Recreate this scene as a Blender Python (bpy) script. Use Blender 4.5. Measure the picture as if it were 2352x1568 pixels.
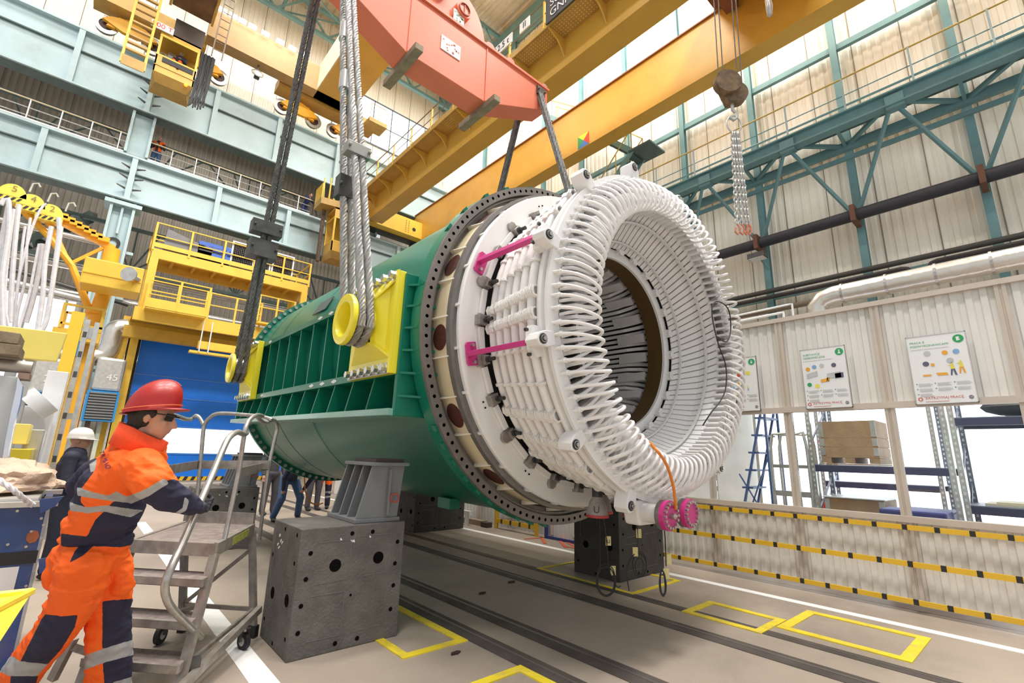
import bpy, math, random
from mathutils import Vector, Matrix, Euler
random.seed(7)
D=bpy.data; SC=bpy.context.scene; COL=SC.collection
for o in list(D.objects): D.objects.remove(o)
PI=math.pi; rad=math.radians
# ---------------------------------------------------------------- camera
FPX=1090.0; CAMZ=1.5
_y,_p,_r=rad(41.3),rad(13.5),rad(1.55)
CF=Vector((math.cos(_p)*math.sin(_y),math.cos(_p)*math.cos(_y),math.sin(_p)))
_r0=Vector((math.cos(_y),-math.sin(_y),0)); _u0=_r0.cross(CF)
CR=_r0*math.cos(_r)+_u0*math.sin(_r); CU=-_r0*math.sin(_r)+_u0*math.cos(_r)
CC=Vector((0,0,CAMZ))
cam=D.cameras.new('camera'); cam.sensor_width=36; cam.lens=FPX/2352*36; cam.clip_start=0.05; cam.clip_end=300
co=D.objects.new('camera',cam); COL.objects.link(co)
co.matrix_world=Matrix(((CR.x,CU.x,-CF.x,0),(CR.y,CU.y,-CF.y,0),(CR.z,CU.z,-CF.z,CAMZ),(0,0,0,1)))
SC.camera=co
# ---------------------------------------------------------------- world, exposure, lights
w=D.worlds.new('sky'); SC.world=w; w.use_nodes=True
bg=w.node_tree.nodes['Background']; bg.inputs[0].default_value=(0.93,0.97,1.0,1); bg.inputs[1].default_value=0.62
SC.view_settings.view_transform='Standard'; SC.view_settings.look='None'; SC.view_settings.gamma=1
SC.view_settings.exposure=0.3; SC.view_settings.use_curve_mapping=False
def area(name,loc,sx,sy,e,rot=(0,0,0),col=(1,0.97,0.92)):
    l=D.lights.new(name,'AREA'); l.shape='RECTANGLE'; l.size=sx; l.size_y=sy; l.energy=e; l.color=col
    o=D.objects.new(name,l); COL.objects.link(o); o.location=loc; o.rotation_euler=rot; return o
for ix,x in enumerate((-4,4.5,12.5)):
    for iy,y in enumerate((-2,9,20)):
        area('roof_fill_light',(x,y,26.0),5,3,(2400,2100,650)[iy])  # added overhead fill; the right-hand row is there to brighten the right wall
area('roof_fill_light',(3,32,22),8,3,500)  # fill added under the aisle roof
# a step from a pixel of the survey photo to a point on a known plane of the hall (metres)
def _ray(x,y): return CR*(x-1176)+CU*(784-y)+CF*FPX
def PX(x,y,X): d=_ray(x,y); return CC+d*((X)/d.x)
def PY(x,y,Y): d=_ray(x,y); return CC+d*((Y)/d.y)
def PZ(x,y,Z=0): d=_ray(x,y); return CC+d*((Z-CAMZ)/d.z)
def AT(x,y,dep): return CC+_ray(x,y)*(dep/FPX)
# ---------------------------------------------------------------- materials
MATS={}
def mat(name,col,rough=0.6,metal=0.0,var=0.08,scale=3.0,bump=0.0,bscale=40,emit=None,es=1,coat=0,dirt=None,dirt_amt=.5,dscale=1.5,detail=4):
    if name in MATS: return MATS[name]
    m=D.materials.new(name); m.use_nodes=True; nt=m.node_tree; N=nt.nodes; L=nt.links
    b=N['Principled BSDF']; b.inputs['Roughness'].default_value=rough; b.inputs['Metallic'].default_value=metal
    if coat: b.inputs['Coat Weight'].default_value=coat; b.inputs['Coat Roughness'].default_value=.15
    tc=N.new('ShaderNodeTexCoord')
    n=N.new('ShaderNodeTexNoise'); n.inputs['Scale'].default_value=scale; n.inputs['Detail'].default_value=detail
    L.new(tc.outputs['Object'],n.inputs['Vector'])
    r=N.new('ShaderNodeValToRGB'); L.new(n.outputs['Fac'],r.inputs[0])
    r.color_ramp.elements[0].position=.3; r.color_ramp.elements[1].position=.7
    r.color_ramp.elements[0].color=tuple(max(0,c*(1-var)) for c in col)+(1,)
    r.color_ramp.elements[1].color=tuple(min(1,c*(1+var)) for c in col)+(1,)
    out=r.outputs[0]
    if dirt:
        n2=N.new('ShaderNodeTexNoise'); n2.inputs['Scale'].default_value=dscale; n2.inputs['Detail'].default_value=8; n2.inputs['Roughness'].default_value=.7
        L.new(tc.outputs['Object'],n2.inputs['Vector'])
        r2=N.new('ShaderNodeValToRGB'); L.new(n2.outputs['Fac'],r2.inputs[0]); r2.color_ramp.elements[0].position=.5; r2.color_ramp.elements[1].position=.68
        mu=N.new('ShaderNodeMath'); mu.operation='MULTIPLY'; mu.inputs[1].default_value=dirt_amt; L.new(r2.outputs[0],mu.inputs[0])
        mx=N.new('ShaderNodeMixRGB'); L.new(mu.outputs[0],mx.inputs[0]); L.new(out,mx.inputs[1]); mx.inputs[2].default_value=tuple(dirt)+(1,)
        out=mx.outputs[0]
    L.new(out,b.inputs['Base Color'])
    if bump:
        n3=N.new('ShaderNodeTexNoise'); n3.inputs['Scale'].default_value=bscale; n3.inputs['Detail'].default_value=3
        L.new(tc.outputs['Object'],n3.inputs['Vector'])
        bp=N.new('ShaderNodeBump'); bp.inputs['Strength'].default_value=bump; bp.inputs['Distance'].default_value=.02
        L.new(n3.outputs['Fac'],bp.inputs['Height']); L.new(bp.outputs[0],b.inputs['Normal'])
    if emit:
        b.inputs['Emission Color'].default_value=tuple(emit)+(1,); b.inputs['Emission Strength'].default_value=es
    MATS[name]=m; return m
def glass(name='pane_glass'):
    if name in MATS: return MATS[name]
    m=D.materials.new(name); m.use_nodes=True; nt=m.node_tree; N=nt.nodes; L=nt.links
    N.remove(N['Principled BSDF']); o=N['Material Output']
    t=N.new('ShaderNodeBsdfTransparent'); t.inputs[0].default_value=(.94,.97,.97,1)
    g=N.new('ShaderNodeBsdfGlossy'); g.inputs['Roughness'].default_value=.03
    f=N.new('ShaderNodeFresnel'); f.inputs[0].default_value=1.35
    mx=N.new('ShaderNodeMixShader'); L.new(f.outputs[0],mx.inputs[0]); L.new(t.outputs[0],mx.inputs[1]); L.new(g.outputs[0],mx.inputs[2]); L.new(mx.outputs[0],o.inputs[0])
    MATS[name]=m; return m
# ---------------------------------------------------------------- mesh builder
def frame(a,b,up=(0,0,1)):
    a=Vector(a); b=Vector(b); d=b-a; l=d.length; d=d/l if l>1e-9 else Vector((0,0,1))
    u=Vector(up)
    if abs(d.dot(u))>.98: u=Vector((0,1,0)) if abs(d.y)<.9 else Vector((1,0,0))
    s=d.cross(u).normalized(); u=s.cross(d).normalized()
    return a,d,l,s,u
class MB:
    def __init__(s): s.v=[]; s.f=[]; s.m=[]; s.mi=0
    def V(s,p): s.v.append(Vector(p)); return len(s.v)-1
    def F(s,*i): s.f.append(tuple(i)); s.m.append(s.mi)
    def quad(s,a,b,c,d): i=[s.V(p) for p in (a,b,c,d)]; s.F(*i); return s
    def hexa(s,p):   # 8 points, bottom 4 then top 4
        i=[s.V(q) for q in p]
        for f in ((3,2,1,0),(4,5,6,7),(0,1,5,4),(1,2,6,5),(2,3,7,6),(3,0,4,7)): s.F(*[i[k] for k in f])
        return s
    def box(s,x0,x1,y0,y1,z0,z1):
        return s.hexa([(x0,y0,z0),(x1,y0,z0),(x1,y1,z0),(x0,y1,z0),(x0,y0,z1),(x1,y0,z1),(x1,y1,z1),(x0,y1,z1)])
    def beam(s,a,b,w,h,up=(0,0,1),h2=None,w2=None):
        a,d,l,sd,u=frame(a,b,up); b=a+d*l; h2=h2 or h; w2=w2 or w
        return s.hexa([a-sd*w/2-u*h/2,a+sd*w/2-u*h/2,b+sd*w2/2-u*h2/2,b-sd*w2/2-u*h2/2,a-sd*w/2+u*h/2,a+sd*w/2+u*h/2,b+sd*w2/2+u*h2/2,b-sd*w2/2+u*h2/2])
    def ibeam(s,a,b,w,h,t=.03,up=(0,0,1)):
        A,d,l,sd,u=frame(a,b,up); B=A+d*l
        for k in (-1,1): s.beam(A+u*k*(h-t)/2,B+u*k*(h-t)/2,w,t,u)
        return s.beam(A,B,t,h-2*t+.002,u)
    def cyl(s,a,b,r,n=12,r2=None,cap=True):
        a,d,l,sd,u=frame(a,b); b=a+d*l; r2=r if r2 is None else r2
        A=[s.V(a+(sd*math.cos(t)+u*math.sin(t))*r) for t in [2*PI*k/n for k in range(n)]]
        B=[s.V(b+(sd*math.cos(t)+u*math.sin(t))*r2) for t in [2*PI*k/n for k in range(n)]]
        for k in range(n): s.F(A[k],A[(k+1)%n],B[(k+1)%n],B[k])
        if cap: s.F(*A[::-1]); s.F(*B)
        return s
    def tube(s,pts,r,n=8,closed=False,rs=None,cap=True,flat=None):
        P=[Vector(p) for p in pts]; m=len(P); rings=[]
        T=[]
        for i in range(m):
            if closed: t=P[(i+1)%m]-P[i-1]
            else: t=P[min(i+1,m-1)]-P[max(i-1,0)]
            T.append(t.normalized() if t.length>1e-9 else Vector((0,0,1)))
        u=Vector((0,0,1))
        if abs(T[0].dot(u))>.9: u=Vector((1,0,0))
        for i in range(m):
            u=(u-T[i]*u.dot(T[i]))
            u=u.normalized() if u.length>1e-6 else Vector((1,0,0))
            w_=T[i].cross(u); rr=rs[i] if rs else r
            if isinstance(rr,tuple): ru,rw=rr
            else: ru=rw=rr
            rings.append([s.V(P[i]+u*math.cos(2*PI*k/n)*ru+w_*math.sin(2*PI*k/n)*rw) for k in range(n)])
        for i in range(m if closed else m-1):
            A=rings[i]; B=rings[(i+1)%m]
            for k in range(n): s.F(A[k],A[(k+1)%n],B[(k+1)%n],B[k])
        if not closed and cap: s.F(*rings[0][::-1]); s.F(*rings[-1])
        return s
    def prism(s,poly,off):      # polygon of 3-D points extruded by vector off
        off=Vector(off); A=[s.V(p) for p in poly]; B=[s.V(Vector(p)+off) for p in poly]; n=len(A)
        s.F(*A[::-1]); s.F(*B)
        for k in range(n): s.F(A[k],A[(k+1)%n],B[(k+1)%n],B[k])
        return s
    def lathe(s,prof,n=96,axis='y',t0=0,t1=2*PI,c=(0,0,0),closeprof=False):  # prof of (radius, along)
        full=abs(t1-t0-2*PI)<1e-6; m=n if full else n+1; R=[]; c=Vector(c)
        for k in range(m):
            t=t0+(t1-t0)*k/n; ct,st=math.cos(t),math.sin(t)
            row=[]
            for r,a in prof:
                q={'y':(r*ct,a,r*st),'z':(r*ct,r*st,a),'x':(a,r*ct,r*st)}[axis]
                row.append(s.V(c+Vector(q)))
            R.append(row)
        q=len(prof)
        for k in range(n):
            A=R[k]; B=R[(k+1)%m]
            for j in range(q if closeprof else q-1): s.F(A[j],A[(j+1)%q],B[(j+1)%q],B[j])
        return s
    def holed(s,r0,r1,y,nh,rh,th=.1,seg=12,ph=0,front=-1,depth=.05):
        # annulus in the local xz plane at height y with nh round holes on its middle circle, plus hole walls
        rm=(r0+r1)/2
        for k in range(nh):
            a0=2*PI*(k-.5)/nh+ph; a1=2*PI*(k+.5)/nh+ph; am=(a0+a1)/2
            C=Vector((rm*math.cos(am),y,rm*math.sin(am))); er=Vector((math.cos(am),0,math.sin(am))); et=Vector((-math.sin(am),0,math.cos(am)))
            out=[];hole=[]
            for j in range(seg):
                t=2*PI*(j+.5)/seg; cr,ct=math.cos(t),math.sin(t)
                f=1/max(abs(cr),abs(ct)); qr,qt=cr*f,ct*f
                rr=rm+qr*(r1-r0)/2; aa=am+qt*(a1-a0)/2
                out.append(s.V((rr*math.cos(aa),y,rr*math.sin(aa)))); hole.append(s.V(C+er*cr*rh+et*ct*rh))
            for j in range(seg): s.F(out[j],out[(j+1)%seg],hole[(j+1)%seg],hole[j])
            mi=s.mi; s.mi=1
            back=[s.V(s.v[h]-Vector((0,front*depth,0))) for h in hole]
            for j in range(seg): s.F(hole[j],hole[(j+1)%seg],back[(j+1)%seg],back[j])
            s.F(*back); s.mi=mi
            # corner fill
            def P_(r,a): return s.V((r*math.cos(a),y,r*math.sin(a)))
            for sr in (-1,1):
                for st in (-1,1):
                    pass
        return s
    def ball(s,c,r,n=12,m=8,sc=(1,1,1)):
        c=Vector(c); rows=[]
        for i in range(1,m):
            p=PI*i/m; rows.append([s.V(c+Vector((r*sc[0]*math.sin(p)*math.cos(2*PI*k/n),r*sc[1]*math.sin(p)*math.sin(2*PI*k/n),r*sc[2]*math.cos(p)))) for k in range(n)])
        t=s.V(c+Vector((0,0,r*sc[2]))); b=s.V(c-Vector((0,0,r*sc[2])))
        for k in range(n):
            s.F(t,rows[0][k],rows[0][(k+1)%n]); s.F(b,rows[-1][(k+1)%n],rows[-1][k])
            for i in range(len(rows)-1): s.F(rows[i][k],rows[i+1][k],rows[i+1][(k+1)%n],rows[i][(k+1)%n])
        return s
    def xf(s,M):
        s.v=[M@v for v in s.v]; return s
def tag(o,label=None,cat=None,group=None,kind=None):
    if label: o['label']=label
    if cat: o['category']=cat
    if group: o['group']=group
    if kind: o['kind']=kind
    return o
def build(name,mb,m,parent=None,smooth=False,local=False,bevel=0,ang=40,label=None):
    """links ONE mesh object. World-space vertices unless local; the origin goes to the base of a top-level mesh."""
    ms=m if isinstance(m,(list,tuple)) else [m]
    vs=mb.v
    if parent is not None and not local:
        I=parent.matrix_basis.inverted()
        if parent.parent is not None: I=(parent.parent.matrix_basis@parent.matrix_basis).inverted()
        vs=[I@v for v in vs]; loc=None
    elif parent is None:
        xs=[v.x for v in vs]; ys=[v.y for v in vs]; zs=[v.z for v in vs]
        loc=Vector(((min(xs)+max(xs))/2,(min(ys)+max(ys))/2,min(zs))); vs=[v-loc for v in vs]
    else: loc=None
    me=D.meshes.new(name); me.from_pydata([tuple(v) for v in vs],[],mb.f)
    for x in ms: me.materials.append(x)
    if len(ms)>1: me.polygons.foreach_set('material_index',mb.m)
    if smooth:
        me.polygons.foreach_set('use_smooth',[True]*len(me.polygons))
        try: me.set_sharp_from_angle(angle=rad(ang))
        except Exception: pass
    me.update()
    o=D.objects.new(name,me); COL.objects.link(o)
    if loc is not None: o.location=loc
    if parent is not None: o.parent=parent
    if bevel:
        b=o.modifiers.new('bevel','BEVEL'); b.width=bevel; b.segments=2; b.limit_method='ANGLE'
    if label: o['label']=label
    return o
def fixn(o):  # consistent outward normals
    import bmesh
    bm=bmesh.new(); bm.from_mesh(o.data); bmesh.ops.recalc_face_normals(bm,faces=bm.faces); bm.to_mesh(o.data); bm.free(); return o
def thing(name,label,cat,loc=(0,0,0),rot=(0,0,0),group=None):
    o=D.objects.new(name,None); COL.objects.link(o); o.empty_display_size=.2
    o.location=loc; o.rotation_euler=rot
    o.matrix_basis=Matrix.Translation(Vector(loc))@Euler(rot).to_matrix().to_4x4()
    return tag(o,label,cat,group)
def struct(name,mb,m,parent=None,**k):
    o=build(name,mb,m,parent,**k)
    if parent is None: o['kind']='structure'
    return o
def dup(root,loc=None,rotz=None,label=None,group=None,delta=None):
    c=root.copy(); COL.objects.link(c)
    if loc is not None: c.location=loc
    if delta is not None: c.location=root.location+Vector(delta)
    if rotz is not None: c.rotation_euler=(0,0,rotz)
    if label: c['label']=label
    if group: c['group']=group
    for ch in list(root.children):
        d=ch.copy(); COL.objects.link(d); d.parent=c
        for g in list(ch.children):
            e=g.copy(); COL.objects.link(e); e.parent=d
    return c
def rot_copy(o,parent,ang,axis='Y'):
    c=o.copy(); COL.objects.link(c); c.parent=parent; c.matrix_basis=Matrix.Rotation(ang,4,axis)@o.matrix_basis
    return c
def text(name,s,m,origin,right,up,size,parent=None,extr=.003,align='CENTER'):
    """lettering as a mesh: laid from origin along right, standing along up"""
    cu=D.curves.new('lettering','FONT'); cu.body=s; cu.size=1; cu.extrude=0; cu.align_x=align; cu.align_y='CENTER'
    t=D.objects.new('lettering',cu); COL.objects.link(t)
    dg=bpy.context.evaluated_depsgraph_get(); me=D.meshes.new_from_object(t.evaluated_get(dg))
    R=Vector(right).normalized(); U=Vector(up); U=(U-R*U.dot(R)).normalized(); N=R.cross(U)
    mb=MB()
    for v in me.vertices: mb.V(Vector(origin)+R*v.co.x*size+U*v.co.y*size+N*extr)
    for p in me.polygons: mb.F(*p.vertices)
    D.objects.remove(t); D.curves.remove(cu); D.meshes.remove(me)
    return mb if name is None else build(name,mb,m,parent)
# palette
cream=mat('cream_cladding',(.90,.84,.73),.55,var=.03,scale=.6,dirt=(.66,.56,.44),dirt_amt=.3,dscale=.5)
cream_dk=mat('cladding_seam',(.25,.2,.16),.7)
teal=mat('teal_paint',(.17,.33,.35),.5,var=.12,dirt=(.12,.12,.1),dirt_amt=.3)
paleblue=mat('pale_blue_paint',(.47,.61,.64),.45,var=.06,scale=.8,dirt=(.3,.36,.36),dirt_amt=.35,dscale=.6)
dkgreen=mat('dark_grey_green_steel',(.1,.14,.13),.6,var=.15)
yel=mat('crane_yellow',(.68,.39,.06),.42,var=.06,scale=.7,dirt=(.45,.24,.05),dirt_amt=.4,dscale=.5)
yel2=mat('platform_yellow',(.83,.53,.06),.45,var=.06)
yeltrn=mat('bright_yellow_paint',(.88,.76,.03),.35,var=.03,coat=.3)
orange_y=mat('orange_yellow_paint',(.9,.45,.03),.4)
steel=mat('bare_steel',(.5,.48,.46),.35,metal=.9,var=.15,scale=8)
dksteel=mat('dark_steel',(.12,.115,.11),.45,metal=.7,var=.2,scale=8)
galv=mat('galvanised_steel',(.62,.61,.58),.38,metal=.75,var=.12,scale=10)
black=mat('black_rubber',(.02,.02,.022),.6)
white=mat('white_paint',(.82,.82,.82),.5,var=.03)
# ================================================================ structure
def corr(mb,P0,U,V,n,W,H,pitch=.2,depth=.03,seam=0):
    """corrugated sheet: origin P0, run along U for W, stand along V for H, ribs stand out along n"""
    P0=Vector(P0);U=Vector(U).normalized();V=Vector(V).normalized();n=Vector(n).normalized()
    k=int(round(W/pitch)); pr=[]
    for i in range(k):
        x=i*pitch
        pr+=[(x,0),(x+pitch*.36,0),(x+pitch*.46,depth),(x+pitch*.9,depth)]
    pr.append((k*pitch,0)); last=None
    for j,(x,d) in enumerate(pr):
        a=mb.V(P0+U*x+n*d); b=mb.V(P0+U*x+n*d+V*H)
        if last: mb.F(last[0],a,b,last[1])
        last=(a,b)
    if seam:
        mi=mb.mi; mb.mi=1; x=seam
        while x<W-.1:
            q=P0+U*x+n*(depth+.012); mb.quad(q-U*.012,q+U*.012,q+U*.012+V*H,q-U*.012+V*H); x+=seam
        mb.mi=mi
    return mb
TX0=PZ(930,1508).x; TX1=PZ(1062,1472).x; TY0=PZ(930,1508).y; TY2=PZ(1212,1530).y
conc=mat('concrete_floor',(.36,.30,.245),.5,var=.12,scale=.9,bump=.15,bscale=30,dirt=(.2,.17,.15),dirt_amt=.55,dscale=.7,detail=8)
fl=MB().box(-25,30,-6,40,-.2,0); struct('floor',fl,conc)
rub=mat('floor_dark_track',(.075,.062,.055),.6,var=.35,scale=3)
wline=mat('floor_white_line',(.85,.85,.83),.5,var=.04,scale=6)
yline=mat('floor_yellow_line',(.8,.62,.03),.5,var=.12,scale=6,dirt=(.4,.33,.2),dirt_amt=.5,dscale=9)
rline=mat('floor_red_line',(.62,.13,.05),.5,var=.1,scale=6)
# rails let into the floor
rail=mat('floor_rail_steel',(.16,.14,.13),.35,metal=.4,var=.2)
for x,wd in ((2.78,.13),(3.22,.15),(4.43,.14),(4.95,.08)):
    mb=MB().box(x-wd/2-.03,x+wd/2+.03,-5,23.5,0,.004); mb.mi=1; mb.box(x+wd*.1,x+wd*.3,-5,23.5,.003,.006)
    struct('trim_1' if x<3 else 'trim_%d'%(2 if x<4 else 3 if x<4.5 else 4),mb,[rub,rail])
struct('trim_5',MB().box(1.1,1.26,-5,12.5,0,.004),wline)
struct('trim_6',MB().box(6.2,6.32,-5,21,0,.004),wline)
def tape(name,pts,wd,m,closed=True,z=.009):
    mb=MB(); n=len(pts)
    for i in range(n if closed else n-1):
        a=Vector(pts[i]); b=Vector(pts[(i+1)%n]); a.z=b.z=z/2; d=(b-a).normalized()*wd/2
        if closed: mb.beam(a+d*(1 if i%2 else -1),b-d*(1 if i%2 else -1),wd,z)
        else: mb.beam(a,b,wd,z)
    return struct(name,mb,m)
def floorpts(*p): return [PZ(x,y,0) for x,y in p]
def rect4(pts):  # square a taped box up with the hall
    xs=sorted(p.x for p in pts); ys=sorted(p.y for p in pts)
    x0,x1=(xs[0]+xs[1])/2,(xs[2]+xs[3])/2; y0,y1=(ys[0]+ys[1])/2,(ys[2]+ys[3])/2
    return [(x0,y0,0),(x1,y0,0),(x1,y1,0),(x0,y1,0)]
tape('trim_7',rect4(floorpts((1577,1404),(1632,1387),(1797,1422),(1741,1452))),.08,yline)
tape('trim_8',rect4(floorpts((1800,1441),(1862,1407),(2128,1467),(2075,1515))),.09,yline)
tape('trim_9',[(TX0,TY0,0),(TX1,TY0,0),(TX1,5.2,0),(TX0,5.2,0)],.075,yline)
tape('trim_10',[(TX1+.02,1.6,0),(TX1+.02,TY2,0),(TX0,TY2,0),(TX0,1.6,0)],.075,yline)
tape('trim_11',[(5.0,3.5,0),(6.0,3.5,0),(6.0,5.0,0),(5.0,5.0,0)],.06,yline)
tape('trim_12',floorpts((1205,1238),(1280,1232),(1330,1262),(1300,1255)),.05,rline,False)
tape('trim_13',floorpts((1243,1234),(1252,1248)),.06,rline,False)
tape('trim_14',floorpts((1278,1232),(1300,1258)),.06,rline,False)
# walls ----------------------------------------------------------
mb=MB(); corr(mb,(16.2,-6,0),(0,1,0),(0,0,1),(-1,0,0),42,28.5,.24,.035,seam=1.2)
struct('wall_right',mb,[cream,cream_dk])
mb=MB(); corr(mb,(-25,27,19.4),(1,0,0),(0,0,1),(0,-1,0),41.2,9,.24,.035,seam=1.2)
struct('wall_end_upper',mb,[cream,cream_dk])
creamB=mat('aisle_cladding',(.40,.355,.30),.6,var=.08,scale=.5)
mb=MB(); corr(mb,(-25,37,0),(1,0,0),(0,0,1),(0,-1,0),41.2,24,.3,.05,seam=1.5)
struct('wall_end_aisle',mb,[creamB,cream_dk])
# right wall girts, columns
roofm=mat('roof_sheet',(.6,.52,.4),.6,var=.08)
mb=MB(); corr(mb,(-25,-6,28.4),(1,0,0),(0,1,0),(0,0,-1),41.2,33,.5,.08)
struct('ceiling',mb,roofm)
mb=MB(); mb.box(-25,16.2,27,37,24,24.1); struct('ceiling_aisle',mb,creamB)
# roof trusses run along x under the ceiling
for i,y in enumerate((8,14,20,26)):
    t=MB()
    for z in (27.9,26.2): t.beam((-20,y,z),(16,y,z),.22,.22)
    k=0; x=-20
    while x<16:
        t.beam((x,y,26.2),(x+1.5,y,27.9),.1,.1); t.beam((x+1.5,y,27.9),(x+3,y,26.2),.1,.1); x+=3
    tag(build('roof_truss',t,teal),'grey-green lattice roof truss under the corrugated roof, number %s from the far wall'%['four','three','two','one'][3-i] if False else ['farthest','second','third','nearest'][3-i]+' grey-green lattice truss spanning under the corrugated roof, counted from the end wall','truss',group=None)
for i,x in enumerate((10.5,4.5)):
    t=MB().beam((x,-6,27.2),(x,27,27.2),.16,.25)
    for k in range(11): t.beam((x,27-3*k,27.2),(x+3,25.5-3*k,27.2),.07,.07); t.beam((x+3,25.5-3*k,27.2),(x,24-3*k,27.2),.07,.07)
    tag(build('roof_bracing',t,teal),['green lattice bracing along the roof nearer the right wall','green lattice bracing along the roof above the left part of the hall'][i],'bracing')
struct('trim_15',MB().box(15.7,16.1,-6,27,26.6,27.9),teal)
struct('trim_16',MB().box(-25,16,26.7,26.95,19.3,19.7),teal)
# window band of the end wall: bright daylight panes with dark mullions
day=mat('daylight_pane',(1,1,1),.5,emit=(.93,.96,1),es=2.2)
for i,(x0,x1,z0,z1) in enumerate(((8.2,16,21.2,24.4),)):
    mb=MB().box(x0,x1,26.93,26.96,z0,z1); o=struct('window_1',mb,day)
    fr=MB(); x=x0
    while x<=x1+.01: fr.box(x-.03,x+.03,26.88,26.95,z0,z1); x+=1.3
    fr.box(x0,x1,26.88,26.95,z0-.06,z0+.03); fr.box(x0,x1,26.88,26.95,z1-.03,z1+.06); fr.box(x0,x1,26.88,26.95,z0+1.55,z0+1.6)
    build('window_frame',fr,mat('mullion',(.1,.12,.14),.5),o)
# ---------------------------------------------------------------- wall columns, girts and walkway truss on the right wall
ys=[.2+2.62*k for k in range(-2,13)]
for i,y in enumerate(ys[1:11]):
    m=MB().ibeam((15.9,y,0),(15.9,y,26.6),.19,.2,.025,up=(1,0,0))
    tag(build('wall_column',m,teal),'grey-green steel wall column on the right wall, '+['at the right edge of the photo','first in from the right edge','second in from the right edge','third in from the right edge, behind the white winding','fourth in from the right edge','fifth in from the right edge','sixth in, near the zigzag stair','seventh in from the right edge','eighth in from the right edge','ninth in, beyond the yellow crane'][i],'column',group=None)
for nm,z,x,h,lb in (('wall_girt',PX(1900,120,15.9).z,15.95,.2,'highest long teal girt on the right wall, above the walkway'),('wall_girt',PX(2000,250,15.9).z,15.95,.2,'teal girt on the right wall behind the walkway railing'),('wall_girt',PX(1700,700,15.9).z,15.95,.1,'lowest thin teal girt on the right wall, below the brown pipe'),('wall_girt',22.5,15.95,.2,'topmost long teal girt high on the right wall')):
    tag(build(nm,MB().beam((x,-6,z),(x,25,z),.14,h),teal),lb,'girt')
# walkway
zb=PX(2000,250,14.6).z
wk=thing('wall_walkway','long teal walkway girder with lattice bracing high along the right wall','walkway',(14.6,8,zb-.3))
build('girder',MB().ibeam((14.6,-4,zb),(14.6,24.5,zb),.3,.42,.04),teal,wk)
build('inner_chord',MB().beam((15.6,-4,zb-.25),(15.6,24.5,zb-.25),.16,.26).beam((15.6,-4,zb-.62),(15.6,24.5,zb-.62),.1,.12),teal,wk)
for i,y in enumerate(ys[1:11]):
    br=MB()
    for s in (-1,1):
        br.beam((15.6,y,zb-.25),(14.65,y+s*1.15,zb-.1),.1,.1)
        br.beam((15.6,y,zb-2.6),(14.65,y+s*1.25,zb-.15),.08,.08)
    br.beam((15.6,y,zb-.25),(14.65,y,zb-.1),.08,.1)
    build('brace',br,teal,wk)
    build('gusset_plate',MB().box(14.5,14.75,y+1.05,y+1.45,zb-.3,zb+.1),teal,wk)
gr=mat('handrail_yellow',(.62,.42,.1),.5)
hr=MB()
for z in (1.25,): hr.cyl((14.5,-4,zb+z),(14.5,24,zb+z),.025,6)
hr2=MB()
for z in (.7,.35): hr2.cyl((14.5,-4,zb+z),(14.5,24,zb+z),.015,6)
hr2.cyl((15.4,-4,zb+1.0),(15.4,24,zb+1.0),.02,6); hr2.cyl((15.4,-4,zb+.6),(15.4,24,zb+.6),.015,6)
build('handrail',hr,gr,wk); build('rail_bar',hr2,teal,wk)
for k in range(19): build('railing_post',MB().beam((14.5,-3.5+1.5*k,zb+.2),(14.5,-3.5+1.5*k,zb+1.27),.045,.045),paleblue,wk)
build('deck_grating',MB().box(14.7,15.5,-4,24.5,zb+.2,zb+.24),dkgreen,wk)
# zigzag stair to the walkway, seen beyond the big yellow girder
st=thing('access_stair','dark zigzag steel stair with yellow handrails against the right wall beyond the yellow crane','stair',(14.9,9.8,zb))
A=Vector((15,11.9,zb+.3)); B=Vector((15,9.6,zb+2.6)); 
def flight(A,B,n,par):
    sg=MB()
    for dx in (-.4,.4): sg.beam(A+Vector((dx,0,0)),B+Vector((dx,0,0)),.05,.22)
    build('stringer',sg,teal,par)
    for k in range(n):
        p=A.lerp(B,(k+.5)/n); build('step',MB().box(p.x-.4,p.x+.4,p.y-.14,p.y+.14,p.z-.02,p.z+.02),dkgreen,par)
    h=MB()
    for dx in (-.42,.42):
        h.tube([A+Vector((dx,0,1)),B+Vector((dx,0,1))],.025,6)
        for k in range(4): p=A.lerp(B,k/3)+Vector((dx,0,0)); h.cyl(p,p+Vector((0,0,1)),.02,6)
    build('stair_handrail',h,gr,par)
flight(A,B,9,st); C=Vector((15,11.9,zb+4.9)); flight(B+Vector((-.0,0,0)),C,9,st); Dd=Vector((15,14.6,zb+7.2)); flight(C,Dd,9,st)
build('landing',MB().box(14.5,15.6,8.7,9.7,zb+2.55,zb+2.62),dkgreen,st); build('landing',MB().box(14.5,15.6,11.7,12.5,zb+4.85,zb+4.92),dkgreen,st)
# pipes
pb=mat('black_lagging',(.035,.035,.045),.55,var=.2,bump=.4,bscale=8)
zp=PX(2095,455,15.3).z
pp=thing('lagged_pipe','thick black lagged pipe running along the right wall below the walkway','pipe',(15.3,8,zp-.2))
build('pipe_run',MB().cyl((15.3,-4,zp),(15.3,25,zp),.17,14),pb,pp,smooth=True)
for y in ys[1:10]: build('pipe_hanger',MB().box(15.05,15.7,y-.06,y+.06,zp-.24,zp+.24),mat('rust_paint',(.16,.07,.04),.7),pp)
brn=mat('brown_pipe_paint',(.2,.15,.1),.5); 
for p,r,m_,lb in (((2000,617),.075,mat('dark_pipe',(.06,.055,.05),.5),'upper thin dark pipe along the right wall above the silver duct'),((1900,687),.085,brn,'brown pipe along the right wall just above the silver duct')):
    q=PX(p[0],p[1],15.5); tag(build('wall_pipe',MB().cyl((q.x,-4,q.z),(q.x,25,q.z),r,10),m_,smooth=True),lb,'pipe')
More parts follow.
